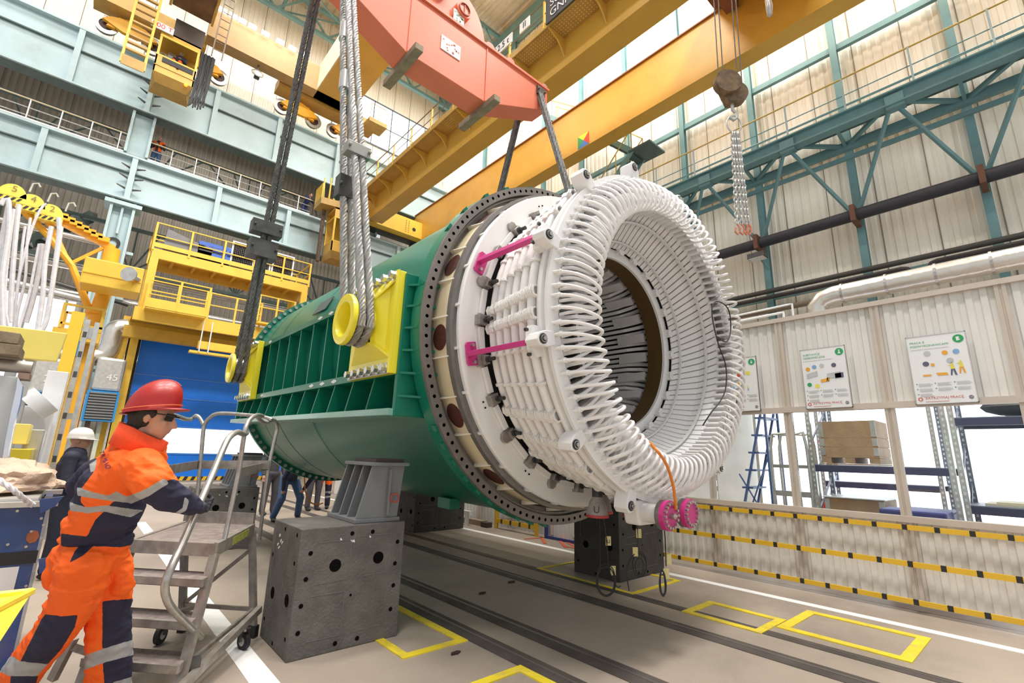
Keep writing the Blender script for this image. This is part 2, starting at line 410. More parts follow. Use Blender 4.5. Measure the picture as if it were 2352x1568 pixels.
dk=mat('dark_pipe2',(.035,.03,.03),.5)
z2=PX(2000,633,15.45).z; a=PX(2080,600,15.45).y; b=PX(2138,592,15.45).y
tag(build('wall_pipe',MB().tube([(15.45,25,z2),(15.45,a+.1,z2),(15.45,a,z2-.03),(15.45,a-.06,z2-.12),(15.45,a-.06,z2-.3)],.07,8),dk,smooth=True),'black pipe on the right wall ending in a down-turned elbow','pipe')
tag(build('wall_pipe',MB().tube([(15.45,-4,z2+.02),(15.45,b-.1,z2+.02),(15.45,b,z2-.01),(15.45,b+.06,z2-.12),(15.45,b+.06,z2-.25)],.065,8),dk,smooth=True),'short black pipe with elbow on the right wall at the photo edge','pipe')
foil=mat('silver_foil',(.72,.68,.62),.28,metal=.85,var=.1,scale=2,bump=.5,bscale=6)
DXX=11.5; c0=PX(1905,680,DXX); c1=PX(2352,587,DXX)
dn=thing('silver_duct','large silver foil-wrapped duct above the partition, bending down at its left end','duct',(DXX,c0.y,c0.z))
build('duct_run',MB().tube([(DXX,-3,c1.z),(DXX,c0.y-.1,c0.z),(DXX,c0.y+.12,c0.z-.05),(DXX,c0.y+.26,c0.z-.2),(DXX,c0.y+.28,c0.z-.8)],.2,16),foil,dn,smooth=True)
for k in range(6):
    y=c0.y-.25-.75*k; build('duct_band',MB().lathe([(.205,-.02),(.215,-.02),(.215,.02),(.205,.02)],18,'y',c=(DXX,y,c0.z+(c1.z-c0.z)*(c0.y-y)/(c0.y+3))),steel,dn)
# flood light
q=PX(1745,592,15.2); fl_=thing('flood_light','small dark floodlight bracketed under the black pipe on the right wall','light',tuple(q))
build('housing',MB().box(q.x-.35,q.x,q.y-.25,q.y+.25,q.z-.08,q.z+.08),dksteel,fl_); build('lens',MB().box(q.x-.33,q.x-.02,q.y-.22,q.y+.22,q.z-.1,q.z-.08),white,fl_); build('bracket',MB().beam((q.x,q.y,q.z),(15.6,q.y-.1,q.z-.3),.05,.05),teal,fl_)
# ================================================================ runway girders
def runway(name,label,z0,z1,stiffs,Y=25.0):
    t=thing(name,label,'girder',(2,Y,z0))
    g=MB().ibeam((-12,Y+.25,(z0+z1)/2),(15.7,Y+.25,(z0+z1)/2),.62,z1-z0,.09)
    build('web_and_flanges',g,paleblue,t)
    build('bottom_flange_edge',MB().box(-12,15.7,Y-.08,Y+.58,z0-.06,z0-.001),dkgreen,t)
    build('top_rail',MB().box(-12,15.7,Y+.15,Y+.3,z1+.001,z1+.12),dksteel,t)
    build('longitudinal_stiffener',MB().box(-12,15.7,Y+.08,Y+.2,z0+(z1-z0)*.62,z0+(z1-z0)*.62+.05),dkgreen,t)
    for x in stiffs: build('stiffener',MB().box(x-.1,x+.1,Y-.04,Y+.2,z0+.09,z1-.09),paleblue,t)
    return t
lo=runway('runway_girder','lower pale blue crane runway girder with the railed walkway on top',11.75,13.85,(-10.5,-7,-3.25,-.36,2.9,6.1,9.3,12.5))
up=runway('runway_girder','upper pale blue crane runway girder carrying the orange-wheeled crane',16.1,18.85,(-10.5,-7.2,-3.0,-.4,2.1,5.0,8.2,11.6))
for t,z in ((lo,12.1),(up,16.4)):
    for dz in (.15,.65,1.15):
        for s in (-1,1): build('splice_plate',MB().prism([(-.36+s*.12,24.96,z+dz),(-.36+s*.42,24.8,z+dz),(-.36+s*.12,25.1,z+dz)],(0,0,.05)),dksteel,t)
# walkway railing on the lower girder
rl=thing('walkway_railing','yellow-topped handrail along the walkway on the lower blue runway girder','railing',(2,25.3,13.85))
ry=25.35; zt=14.95
build('handrail',MB().cyl((-12,ry,zt),(7.2,ry,zt),.03,6),mat('handrail_cream',(.75,.6,.38),.5),rl)
build('rail_bar',MB().cyl((-12,ry,zt-.38),(7.2,ry,zt-.38),.02,6).cyl((-12,ry,zt-.72),(7.2,ry,zt-.72),.02,6).box(-12,7.2,ry-.01,ry+.01,13.97,14.12),galv,rl)
x=-11.5
while x<7.2: build('railing_post',MB().cyl((x,ry,13.97),(x,ry,zt),.028,6),galv,rl); x+=.95
# column 2 and the row of columns carrying the runway
def col(x,lb,w=.75):
    t=thing('runway_column',lb,'column',(x,25.3,0))
    m=MB(); 
    for s in (-1,1): m.box(x+s*w/2-.05,x+s*w/2+.05,25.0,25.7,0,11.7)
    m.box(x-w/2,x+w/2,25.3,25.36,0,11.7)
    build('lower_shaft',m,paleblue,t)
    m=MB()
    for s in (-1,1): m.box(x+s*w/2-.05,x+s*w/2+.05,25.0,25.6,13.98,16.03)
    m.box(x-w/2,x+w/2,25.25,25.31,13.98,16.03); build('upper_shaft',m,paleblue,t)
    build('cap_plate',MB().box(x-w/2-.25,x+w/2+.25,24.9,25.8,11.45,11.62),paleblue,t)
    build('web_stiffener',MB().box(x-.04,x+.04,25.05,25.26,10.2,11.4),paleblue,t)
    for z in (3.2,5.4,7.4,9.4): build('bracket',MB().box(x+w/2+.06,x+w/2+.3,25.1,25.5,z,z+.12),paleblue,t)
    return t
c2=col(-.4,'pale blue runway column painted with the number 2, left of the yellow platform')
text('number_two','2',black,(-.4,25.24,9.6),(1,0,0),(0,0,1),1.15,c2,.01)
col(10.6,'pale blue runway column beyond the yellow cab, half hidden by the green cylinder')
col(-11,'pale blue runway column at the far left edge of the photo')
# ---------------------------------------------------------------- trusses in the aisle behind
for z,y,lb in ((15.2,30,'dark lattice truss seen between the two blue runway girders'),(9.6,28.5,'dark lattice truss seen under the lower blue runway girder')):
    t=MB(); t.beam((-14,y,z),(15.7,y,z),.16,.16).beam((-14,y,z+2.2),(15.7,y,z+2.2),.16,.16)
    x=-13.5
    while x<13:
        for dx in (-2.2,-.9,0,.9,2.2): t.beam((x,y,z),(x+dx,y,z+2.2),.07,.07)
        x+=4.6
    tag(build('aisle_truss',t,dkgreen),lb,'truss')
for z,y,r,lb in ((9.5,29,.2,'upper silver pipe crossing behind column 2'),(8.2,29,.16,'lower silver pipe crossing behind column 2'),(5.6,31,.45,'fat grey duct crossing low behind the yellow jib crane')):
    tag(build('aisle_pipe',MB().cyl((-16,y,z),(15.9,y,z),r,14),foil if r<.3 else galv,smooth=True),lb,'pipe')
# dark stair in the aisle
s2=thing('aisle_stair','dark steel stair climbing behind column 2 under the lower blue girder','stair',(-4.4,31,9))
sm=MB().beam((-5.6,31,8.6),(-1.6,31,13),.06,.3).beam((-5.6,32,8.6),(-1.6,32,13),.06,.3); build('stringer',sm,dkgreen,s2)
for k in range(11): p=Vector((-5.6,31.5,8.6)).lerp(Vector((-1.6,31.5,13)),k/10); build('step',MB().box(p.x-.2,p.x+.2,31,32,p.z,p.z+.06),dksteel,s2)
# ================================================================ lower yellow crane
cr=thing('bridge_crane','large yellow double-girder bridge crane on the lower blue runway','crane',(12,10,14))
gm=MB(); 
gm.prism([(13.45,25.1,14.9),(13.45,25.1,16.15),(13.45,-5,16.15),(13.45,-5,14),(13.45,24.0,14)],(.65,0,0)); build('main_girder',gm,yel,cr)
build('girder_top_flange',MB().box(13.38,14.17,-5,25.1,16.151,16.2),mat('rusty_flange',(.3,.12,.05),.6),cr)
gm=MB().prism([(9.75,24.4,14.9),(9.75,24.4,16.3),(9.75,-5,16.3),(9.75,-5,14),(9.75,23.4,14)],(.8,0,0)); build('main_girder',gm,yel,cr)
ec=MB().box(8.6,14.1,24.0,24.55,14.25,15.3); build('end_carriage',ec,yel2,cr)
h=MB()
for i in range(2):
    for k in range(7): h.cyl((12.35+.18*i,23.99,14.4+.12*k),(12.35+.18*i,24.02,14.4+.12*k),.028,6)
h.cyl((12.9,23.99,14.7),(12.9,24.02,14.7),.12,14); build('bolt_holes',h,black,cr)
build('rail_wheels',MB().cyl((9.3,24.8,14.1),(9.3,25.3,14.1),.3,16).cyl((13.6,24.8,14.1),(13.6,25.3,14.1),.3,16).box(9,14,24.56,25.2,14.2,14.5),dksteel,cr)
# walkway on the girder with bracket plates
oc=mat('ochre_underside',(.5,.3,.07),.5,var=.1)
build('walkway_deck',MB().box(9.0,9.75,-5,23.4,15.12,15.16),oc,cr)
dots=MB(); y=3.4
for y in [3.2+.11*k for k in range(110)]:
    for x in [9.12+.1*k for k in range(6)]:
        dots.box(x-.014,x+.014,y-.018,y+.018,15.112,15.119)
build('tread_dimples',dots,mat('dimple_light',(.85,.62,.2),.4),cr)
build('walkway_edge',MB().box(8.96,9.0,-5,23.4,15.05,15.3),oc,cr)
y=22.6
while y>2:
    pts=[(9.75,y,15.1),(9.0,y,15.1),(9.0,y,15.02),(9.12,y,14.98),(9.4,y,14.86),(9.6,y,14.66),(9.75,y,14.4)]
    build('walkway_bracket',MB().prism(pts,(0,.05,0)),yel,cr); y-=1.72
rr=MB(); rr.cyl((8.98,2,16.2),(8.98,23.4,16.2),.025,6).cyl((8.98,2,15.7),(8.98,23.4,15.7),.018,6); build('walkway_handrail',rr,brn,cr)
y=22.8
while y>2: build('railing_post',MB().box(8.95,9.0,y-.035,y+.035,15.1,16.2),yel2,cr); y-=1.72
bd=mat('sign_board_dark',(.06,.06,.07),.5,var=.3,scale=4); wt=mat('white_lettering',(.8,.8,.8),.5)
build('load_board',MB().box(8.9,8.94,6.2,8.9,15.1,16.8),bd,cr)
for i,s in enumerate(('','UDŹWIG','SUW 12.5t','GNP  I')):
    if not s: continue
    text('load_board_lettering',s,wt,(8.88,8.7,16.55-.4*i),(0,-1,0),(0,0,1),.42,cr,.004,'LEFT')
build('number_plate',MB().box(8.92,8.95,10.6,12.2,15.75,16.15),white,cr); text('number_plate_lettering','50/12.5 t',black,(8.91,11.4,15.95),(0,-1,0),(0,0,1),.36,cr,.004)
build('number_plate',MB().box(8.92,8.95,9.7,10.2,15.75,16.15),white,cr); text('number_plate_lettering','II',black,(8.91,9.95,15.95),(0,-1,0),(0,0,1),.36,cr,.004)
# four-colour square sticker on the big girder
q=PX(1340,322,13.44); lg=MB(); 
for k,c in enumerate(('g','y','r','b')): pass
cs=[Vector((13.44,q.y+.3,q.z-.3)),Vector((13.44,q.y+.3,q.z+.3)),Vector((13.44,q.y-.3,q.z+.3)),Vector((13.44,q.y-.3,q.z-.3))]; ct=Vector((13.44,q.y,q.z))
cols=(('sticker_green',(.02,.3,.08)),('sticker_yellow',(.85,.65,.02)),('sticker_red',(.7,.05,.02)),('sticker_blue',(.05,.2,.6)))
for k in range(4): lg.mi=k; i=[lg.V(p) for p in (ct,cs[k],cs[(k+1)%4])]; lg.F(*i)
build('square_sticker',lg,[mat(a,b,.5) for a,b in cols],cr)
# driver's cab of the lower crane
def cabin(name,lb,x0,x1,y0,y1,z0,z1,wz0,wz1,group=None,slope=0):
    t=thing(name,lb,'cab',((x0+x1)/2,(y0+y1)/2,z0))
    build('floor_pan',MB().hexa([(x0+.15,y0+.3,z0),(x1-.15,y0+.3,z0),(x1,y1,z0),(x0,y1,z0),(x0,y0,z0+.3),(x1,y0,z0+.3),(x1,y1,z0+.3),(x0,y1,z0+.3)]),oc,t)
    b=MB()
    b.box(x0,x1,y0,y0+.05,z0+.3,wz0); b.box(x0,x0+.05,y0,y1,z0+.3,wz0); b.box(x1-.05,x1,y0,y1,z0+.3,wz0); b.box(x0,x1,y1-.05,y1,z0+.3,z1)
    b.box(x0,x1,y0,y1,z1-.08,z1)
    if wz1<z1-.1: b.box(x0,x1,y0,y0+.05,wz1,z1)
    build('body',b,yel,t)
    f=MB()
    for (x,y) in ((x0,y0),(x1-.08,y0),(x0,y1-.08),(x1-.08,y1-.08)): f.box(x,x+.08,y,y+.08,wz0,wz1)
    for z in (wz0,wz1-.06): f.box(x0,x1,y0-.01,y0+.05,z,z+.06); f.box(x0-.01,x0+.05,y0,y1,z,z+.06); f.box(x1-.05,x1+.01,y0,y1,z,z+.06)
    build('window_bars',f,yel2,t)
    build('cab_glass',MB().box(x0+.08,x1-.08,y0+.02,y0+.025,wz0+.06,wz1-.06),glass(),t)
    return t
cabin('crane_cab','yellow driver cab hanging under the lower crane walkway between the steel ropes',7.65,9.05,22.6,23.8,10.95,13.6,11.75,13.1)
cw=thing('cab_access_platform','brown-yellow landing with bent ladder rails above the hanging driver cab','platform',(8,23.6,13.7))
build('landing_plate',MB().hexa([(7.0,23,13.75),(9.0,22.6,13.75),(9.0,24,13.75),(7.0,24,13.75),(7.0,23,14.1),(9.0,22.6,14.1),(9.0,24,14.1),(7.0,24,14.1)]),oc,cw)
build('side_plate',MB().box(7.0,7.05,23,24,14.1,14.9).box(7.9,9.0,22.7,22.75,14.1,14.5),yel2,cw)
build('hanger_strap',MB().box(8.7,8.8,23.3,23.4,14.1,15.11),oc,cw)
h=MB()
for x in (7.35,7.6,7.9): h.tube([(x,22.95,14.1),(x,22.9,15.1),(x+.05,23.05,15.35),(x+.1,23.2,15.1),(x+.1,23.2,14.1)],.035,6)
h.beam((7.1,23.0,14.1),(7.05,23.0,15.2),.05,.05); build('ladder_rail',h,yel2,cw)
build('cable_duct',MB().box(7.35,7.5,23.6,23.8,10.9,13.8),mat('cable_brown',(.14,.09,.06),.7,var=.4,scale=12,bump=.6,bscale=15),cw)
# hoist rope and hook block of the lower crane
hb=thing('hook_block','round rusty hook block with ring and chain sling hanging from the yellow crane','hook',(9,3.45,8.9))
p=PX(1678,202,9.0); rusty=mat('rusty_brown_steel',(.16,.1,.05),.55,var=.4,scale=9,bump=.3,bscale=20)
v=(-CF).copy(); v.z=0; v.normalize(); sdv=Vector((.75,-.66,0))
for k,dd in enumerate((-.13,.13)): 
    c=p+v*0+Vector((0,0,-.03*k)); a_=c+sdv*dd*1.0; build('sheave',MB().cyl(a_-v*.09+sdv*(.0)-v*dd,a_+v*.09-v*dd,.27,22),rusty,hb)
build('block_body',MB().prism([p+sdv*.24-v*.12,p+sdv*.1+Vector((0,0,-.4))-v*.12,p-sdv*.1+Vector((0,0,-.4))-v*.12,p-sdv*.24-v*.12],v*.24),rusty,hb)
hk=p+Vector((0,0,-.42)); build('swivel_hook',MB().tube([hk+Vector((0,0,.05)),hk+Vector((0,0,-.12)),hk+sdv*.07+Vector((0,0,-.2)),hk+sdv*.06+Vector((0,0,-.32)),hk+Vector((0,0,-.37)),hk-sdv*.07+Vector((0,0,-.31))],.035,8),galv,hb,smooth=True)
rg=hk+Vector((0,0,-.47)); build('ring',MB().tube([rg+sdv*.15*math.cos(2*PI*k/20)+Vector((0,0,.2*math.sin(2*PI*k/20))) for k in range(20)],.018,8,closed=True),galv,hb,smooth=True)
def chain(a,b,r,par,m_,name='chain',link=.11):
    a=Vector(a);b=Vector(b); n=int((b-a).length/(link*.72)); mb=MB(); d=(b-a).normalized(); s1=sdv; s2=v
    for i in range(n):
        c=a.lerp(b,(i+.5)/n); s=s1 if i%2 else s2
        mb.tube([c+s*link*.3*math.cos(2*PI*k/8)+d*link*.5*math.sin(2*PI*k/8) for k in range(8)],r,5,closed=True)
    return build(name,mb,m_,par)
btm=PX(1707,530,9.0)
copper=mat('copper_paint',(.6,.22,.13),.5)
for k,(dx,ex) in enumerate(((-.06,-.11),(.03,.06),(-.02,-.02),(.06,.12))):
    chain(rg+sdv*dx+Vector((0,0,-.2)),btm+sdv*ex+Vector((0,0,.15)),.014,hb,galv)
    build('chain_hook',MB().tube([btm+sdv*ex+Vector((0,0,.15)),btm+sdv*(ex+.04)+Vector((0,0,.08)),btm+sdv*(ex+.04)+Vector((0,0,-.02)),btm+sdv*ex+Vector((0,0,-.08)),btm+sdv*(ex-.05)+Vector((0,0,-.02)),btm+sdv*(ex-.03)+Vector((0,0,.06))],.02,6),copper,hb,smooth=True)
for dx in (-.24,-.14,.16,.25):
    a=p+sdv*dx; build('hoist_rope',MB().cyl(a,(a.x*1.0,a.y-.1,13.9),.012,6),dksteel,hb)
# trolley of the lower crane above the frame's top edge
tr=thing('crane_trolley','dark red-brown underside of the crane trolley between the yellow girders at the top edge','trolley',(11.9,2.4,15.5))
rb=mat('red_brown_paint',(.2,.07,.04),.55,var=.2)
tq=PX(1690,30,11.5)
build('trolley_frame',MB().box(10.2,13.6,1.8,5.4,16.31,16.6),rb,tr)
build('trolley_beam',MB().box(10.6,13.35,4.6,5.0,15.7,16.3),rb,tr)
build('trolley_beam',MB().box(10.6,13.35,2.4,2.8,15.9,16.3),rb,tr)
tag(build('hanging_hook_tip',MB().tube([PX(1764,-20,9.5),PX(1764,0,9.5),PX(1767,15,9.5),PX(1768,35,9.5),PX(1766,40,9.5)],.05,10,rs=[.06,.06,.07,.05,.01]),steel,smooth=True),'bright steel hook tip hanging at the top edge right of the rope block','hook')
q=PX(1582,10,9.65); tag(build('round_lamp',MB().cyl((10.15,q.y,13.98),(10.15,q.y,13.8),.3,20,r2=.34).cyl((10.15,q.y,13.8),(10.15,q.y,13.78),.34,20,r2=.3),dksteel),'dark round lamp under the nearer yellow girder at the top edge','lamp')
# ================================================================ upper crane
uc=thing('bridge_crane','upper orange-brown crane with spoked orange-yellow wheel bogies on the upper blue girder','crane',(3,20,19))
tan=mat('tan_crane_paint',(.44,.27,.11),.5,var=.06); 
build('cross_beam',MB().box(1.1,8.2,23.4,24.1,20.25,21.75),tan,uc)
build('main_girder',MB().box(6.2,8.2,-4,24.1,20.25,22.0),yel,uc)
build('girder_lit_side',MB().box(6.16,6.2,10,24.1,20.3,21.9),mat('lit_side_pale',(.85,.75,.6),.5),uc)  # lit side of the girder: the light on it is put into this pale plate
build('main_girder',MB().box(-.35,1.1,-4,22.6,20.2,22.2),mat('brown_girder',(.2,.1,.045),.6,var=.25,scale=2),uc)
build('girder_edge_flange',MB().box(-.45,-.36,-4,22.6,20.1,20.3).box(1.11,1.2,-4,22.6,20.1,20.3),yel,uc)
def bogie(x0,x1,par):
    for x in (x0+.45,x1-.45):
        b=build('wheel_bogie',MB().prism([(x-.1,24.7,19.95),(x+.1,24.7,19.95),(x0+.3 if x<(x0+x1)/2 else x1+.0,24.7,19.3),(x0+.0 if x<(x0+x1)/2 else x1-.3,24.7,19.3)],(0,.5,0)),orange_y,par)
    for x in (x0,x1):
        w_=build('crane_wheel',MB().lathe([(.26,-.12),(.43,-.12),(.43,-.07),(.38,-.07),(.38,.1),(.26,.1)],28,'y',c=(x,24.95,19.4)),galv,par,smooth=True)
        build('wheel_disc',MB().cyl((x,24.88,19.4),(x,25.0,19.4),.27,16),mat('wheel_dark',(.07,.03,.03),.5),w_)
    build('bogie_beam',MB().prism([(x0-.15,24.62,19.5),(x0+.1,24.62,19.75),((x0+x1)/2,24.62,20.0),(x1-.1,24.62,19.75),(x1+.15,24.62,19.5),((x0+x1)/2+.25,24.62,19.25),((x0+x1)/2-.25,24.62,19.25)],(0,.18,0)),orange_y,par)
bogie(-2.35,-.7,uc); bogie(4.95,6.6,uc); bogie(7.75,9.3,uc)
q=PY(503,185,24.7); bogie(.35,1.95,uc)
build('end_truck',MB().box(-2.9,1.2,24.15,25.1,20.05,20.75),oc,uc); build('end_truck',MB().box(4.5,9.9,24.2,25.1,20.1,20.7),oc,uc)
build('service_basket',MB().box(9.1,10.2,23.2,24.2,19.9,20.15),oc,uc)
bk=MB()
for x in (9.15,9.65,10.15): bk.cyl((x,23.25,20.15),(x,23.25,21.1),.02,6)
bk.cyl((9.15,23.25,21.1),(10.15,23.25,21.1),.02,6); build('basket_rail',bk,tan,uc)
for x in (1.3,1.75,2.15,2.6,3.2,3.9,4.5,5.1): build('tube_lamp',MB().box(x,x+.35,23.2,23.38,21.78,21.9),mat('lamp_white',(1,1,1),.5,emit=(1,1,.97),es=4),uc)
q=PY(587,178,24); sp=thing('dish_light','round grey floodlight hanging under the tan cross beam','lamp',(q.x,23.7,19.9))
build('dish',MB().lathe([(.0,-.05),(.2,-.03),(.28,.05),(.27,.1),(.0,.12)],22,'y').xf(Matrix.Translation((q.x,23.6,19.75))@Matrix.Rotation(-.5,4,'X')),galv,sp,smooth=True); build('stem',MB().cyl((q.x,23.75,19.8),(q.x,23.75,20.25),.04,6).box(q.x-.12,q.x+.12,23.65,23.8,19.45,19.6),dksteel,sp)
# upper cab
uy=22.5
ub=cabin('crane_cab','upper driver cab with a man inside, red-lettered sign and yellow ladder beside it',-.47,.95,22.5,23.7,16.35,18.7,17.45,18.45)
text('sign_lettering','500 T',mat('red_lettering',(.75,.03,.02),.5,emit=(1,.03,.02),es=.6),(-.47,22.37,18.72),(1,0,0),(0,0,1),.3,ub,.004)
build('sign_plate',MB().box(-.85,-.08,22.38,22.42,18.56,18.88),white,ub)
build('name_strip',MB().box(-.25,.85,22.47,22.5,17.2,17.42),black,ub)
build('control_cabinet',MB().box(-.1,.25,23.2,23.5,17.5,18.3),galv,ub)
build('steering_console',MB().lathe([(.14,-.04),(.2,0),(.14,.04)],16,'y',c=(-.25,22.8,17.65),closeprof=True),galv,ub)
build('warning_lamp',MB().ball((.7,22.48,16.6),.07,10,7),mat('amber',(1,.4,.02),.4,emit=(1,.35,.02),es=1.5),ub)
build('dark_roof_box',MB().box(-.1,1.0,22.8,23.9,18.71,19.8),mat('dark_box',(.09,.07,.06),.6),ub)
build('panel_seam',MB().box(-.47,.95,22.47,22.5,16.95,16.98),oc,ub)
la=thing('crane_ladder','yellow ladder with wide rungs hanging left of the upper driver cab','ladder',(-1.1,22.4,16.3))
for k,x in enumerate((-1.45,-.72)): build('ladder_stile',MB().beam((x,22.35,16.3),(x-.12*0,22.35,20.6),.09,.09),yel2,la)
build('ladder_foot_plate',MB().box(-1.45,-.72,22.28,22.32,16.2,16.65),oc,la)
for k in range(11): build('rung',MB().box(-1.42,-.75,22.3,22.42,16.95+.33*k,17.03+.33*k),oc,la)
cb=thing('cable_bundle','hanging bundle of black cables at the right of the upper driver cab','cable',(1.15,22.6,15.4))
for k in range(12):
    x=1.02+.045*k; build('cable',MB().tube([(x,22.6+.03*(k%3),18.6),(x+.02*math.sin(k),22.6,17.3),(x-.06+.02*math.cos(2*k),22.55,16.4),(x-.1+.03*math.sin(3*k),22.5,15.7+.07*(k%4))],.03,6),black,cb)
ld2=thing('crane_ladder','thin brown ladder rising right of the upper driver cab','ladder',(1.8,22.5,19))
for k,x in enumerate((1.35,1.75)): build('ladder_stile',MB().beam((x,22.4,18.5),(x+.1,22.4,22.5),.05,.05),brn,ld2)
for k in range(8): build('rung',MB().cyl((1.38+.01*k,22.4,18.9+.42*k),(1.77+.01*k,22.4,18.9+.42*k),.02,6),brn,ld2)
# ================================================================ red lifting beam and slings
red=mat('red_orange_paint',(.76,.19,.10),.42,var=.05,scale=2,coat=.15)
lb=thing('lifting_beam','massive red-orange lifting beam hanging from the upper crane over the green cylinder','lifting beam',(3.84,6.45,8))
def mir(x): return 7.6-x
bp=[(6.33,9.33),(4.63,9.3),(2.97,9.3),(mir(6.33),9.33),(mir(6.33),8.81),(mir(4.66),8.05),(4.66,8.05),(6.33,8.81)]
build('box_body',MB().prism([(x,6.25,z) for x,z in bp],(0,.48,0)),red,lb,bevel=.012)
fl_=MB(); 
fl_.beam((mir(6.35),6.49,9.33),(6.35,6.49,9.33),.56,.05); build('top_flange',fl_,red,lb)
lug=[(4.63,9.35)]
c=Vector((3.8,0,9.55))
for k in range(21):
    t=PI*.06+PI*.88*k/20; lug.append((3.8+.8*math.cos(t),9.32+.95*math.sin(t)))
lug.append((mir(4.63),9.35))
build('lug_plate',MB().prism([(x,6.3,z) for x,z in lug],(0,.12,0)).prism([(x,6.56,z) for x,z in lug],(0,.12,0)),red,lb)
for x,z in ((4.02,9.72),(3.5,9.86)):
    p_=build('pin',MB().cyl((x,6.2,z),(x,6.8,z),.17,24),red,lb,smooth=True); build('pin_rim',MB().lathe([(.11,-.02),(.13,-.02),(.13,.0),(.11,.0)],24,'y',c=(x,6.195,z)),mat('red_dark',(.45,.09,.05),.5),p_); build('pin_slot',MB().box(x-.01,x+.01,6.185,6.2,z-.14,z+.14),mat('red_dark',(.45,.09,.05),.5),p_)
build('seam_rib',MB().box(4.62,4.645,6.235,6.25,8.07,9.3).box(mir(4.645),mir(4.62),6.235,6.25,8.07,9.3),red,lb)
for x in (4.75,5.3): 
    build('guide_roller',MB().cyl((x,6.3,9.42),(x,6.62,9.42),.12,16),red,lb,smooth=True)
build('guide_roller',MB().cyl((6.3,6.3,9.42),(6.3,6.62,9.42),.1,16),mat('grey_red',(.5,.3,.25),.5),lb,smooth=True)
lab=mat('label_white',(.85,.85,.82),.5); gl=mat('label_green',(.3,.42,.22),.5); rl_=mat('label_red',(.7,.12,.05),.5)
for (x,z,w_,h_) in ((3.8,8.72,.42,.3),(3.93,9.5,.24,.26)):
    l=build('label',MB().box(x-w_/2,x+w_/2,6.235,6.249,z-h_/2,z+h_/2),lab,lb)
    k=MB(); rr_=random.Random(3)
    for i in range(16): a=x+rr_.uniform(-.4,.4)*w_; b=z+rr_.uniform(-.38,.38)*h_; k.box(a-.015,a+.015,6.231,6.236,b-.012,b+.012)
    build('label_print',k,gl if w_<.3 else rl_,l)
wood=mat('weathered_timber',(.26,.2,.13),.75,var=.25,scale=6,bump=.3)
for x in (3.03,4.7):
    tag(build('timber_skid',MB().box(x-.075,x+.075,5.95,7.1,7.93,8.05),wood,bevel=.006),'brown timber skid held under the %s of the red beam\'s flat underside'%('left end' if x<4 else 'right end'),'timber')
# rope builder: a twisted wire rope
ropeD=mat('dark_wire_rope',(.15,.145,.14),.55,metal=.2,var=.3,scale=12)
ropeL=mat('light_wire_rope',(.33,.32,.31),.5,metal=.25,var=.2,scale=12)
def smoothpath(pts,n):
    P=[Vector(p) for p in pts]; out=[]
    L=[0]
    for a,b in zip(P,P[1:]): L.append(L[-1]+(b-a).length)
    for i in range(n+1):
        s=L[-1]*i/n; k=0
        while k<len(P)-2 and L[k+1]<s: k+=1
        u=(s-L[k])/max(1e-6,L[k+1]-L[k]); p0=P[max(k-1,0)];p1=P[k];p2=P[k+1];p3=P[min(k+2,len(P)-1)]
        out.append(.5*((2*p1)+(p2-p0)*u+(2*p0-5*p1+4*p2-p3)*u*u+(3*p1-p0-3*p2+p3)*u*u*u))
    return out
def ropem(mb,pts,R=.055,strands=6,lay=.3,step=.05,ns=5):
    P=[Vector(p) for p in pts]; tot=sum((b-a).length for a,b in zip(P,P[1:])); n=max(6,int(tot/step))
    C=smoothpath(P,n); u=Vector((1,0,0)); fr=[]
    for i in range(n+1):
        t=(C[min(i+1,n)]-C[max(i-1,0)]).normalized(); u=(u-t*u.dot(t)); u=u.normalized() if u.length>1e-5 else Vector((0,1,0)); fr.append((u.copy(),t.cross(u)))
    for s in range(strands):
        path=[]
        for i in range(n+1):
            a=2*PI*(s/strands+tot*i/n/lay); path.append(C[i]+(fr[i][0]*math.cos(a)+fr[i][1]*math.sin(a))*R*.64)
        mb.tube(path,R*.37,ns,cap=False)
    mb.tube(C,R*.55,5,cap=False)
    return mb
GX,GY,GZ=3.84,4.0,2.67; GT=rad(1.2)
def G(x,y,z): return Vector((GX+x,GY+y*math.cos(GT)-z*math.sin(GT),GZ+y*math.sin(GT)+z*math.cos(GT)))
def sling(name,label,cx,cy,top,m_,gap=.1,R=.05,clampz=None,side=-1,wr=.2,cv=.9):
    """rope sling looping under a trunnion at local (cx,cy) and rising in two falls to the beam"""
    t=thing(name,label,'sling',tuple(G(cx,cy,-.2)))
    for k,dx in enumerate((-gap/2,gap/2)):
        b=G(cx+dx,cy,0); tp=Vector(top)+Vector((dx*1.0,0,0)); path=[]
        d=(tp-b); 
        for s in (-1,1):
            seg=[]
            for j in range(5):
                a=PI/2*j/4; seg.append(b+Vector((0,s*wr*math.sin(a),-wr*math.cos(a))))
            up_=[b+Vector((0,s*wr,0)).lerp(d,0.0)+d*f+Vector((0,-s*wr*min(.88,f*cv),0)) for f in (.12,.25,.4,.7,1)]
            seg=seg[1:] if s<0 else seg
            path=(list(reversed(seg+up_)) if s<0 else path+seg+up_)
        build('rope_loop',ropem(MB(),path,R),m_,t,smooth=True)
    return t
s1=sling('wire_sling','light wire rope sling looped under the front yellow trunnion, rising to the red beam',-2.11,.17,(1.62,6.0,9.6),ropeL,.085,.040)
s2=sling('wire_sling','dark wire rope sling from the rear yellow trunnion, crossing before the blue girders',-2.10,4.79,(1.62,6.82,9.6),ropeD,.085,.038,cv=3)
s3=sling('wire_sling','wire rope sling from the right end of the red beam down behind the white winding',2.1,.17,(6.1,6.35,9.42),ropeD,.075,.034,cv=3)
s4=sling('wire_sling','dark wire rope sling slanting down from under the red beam to the far rear trunnion',2.1,4.79,(6.12,6.8,9.38),ropeD,.065,.036,cv=3)
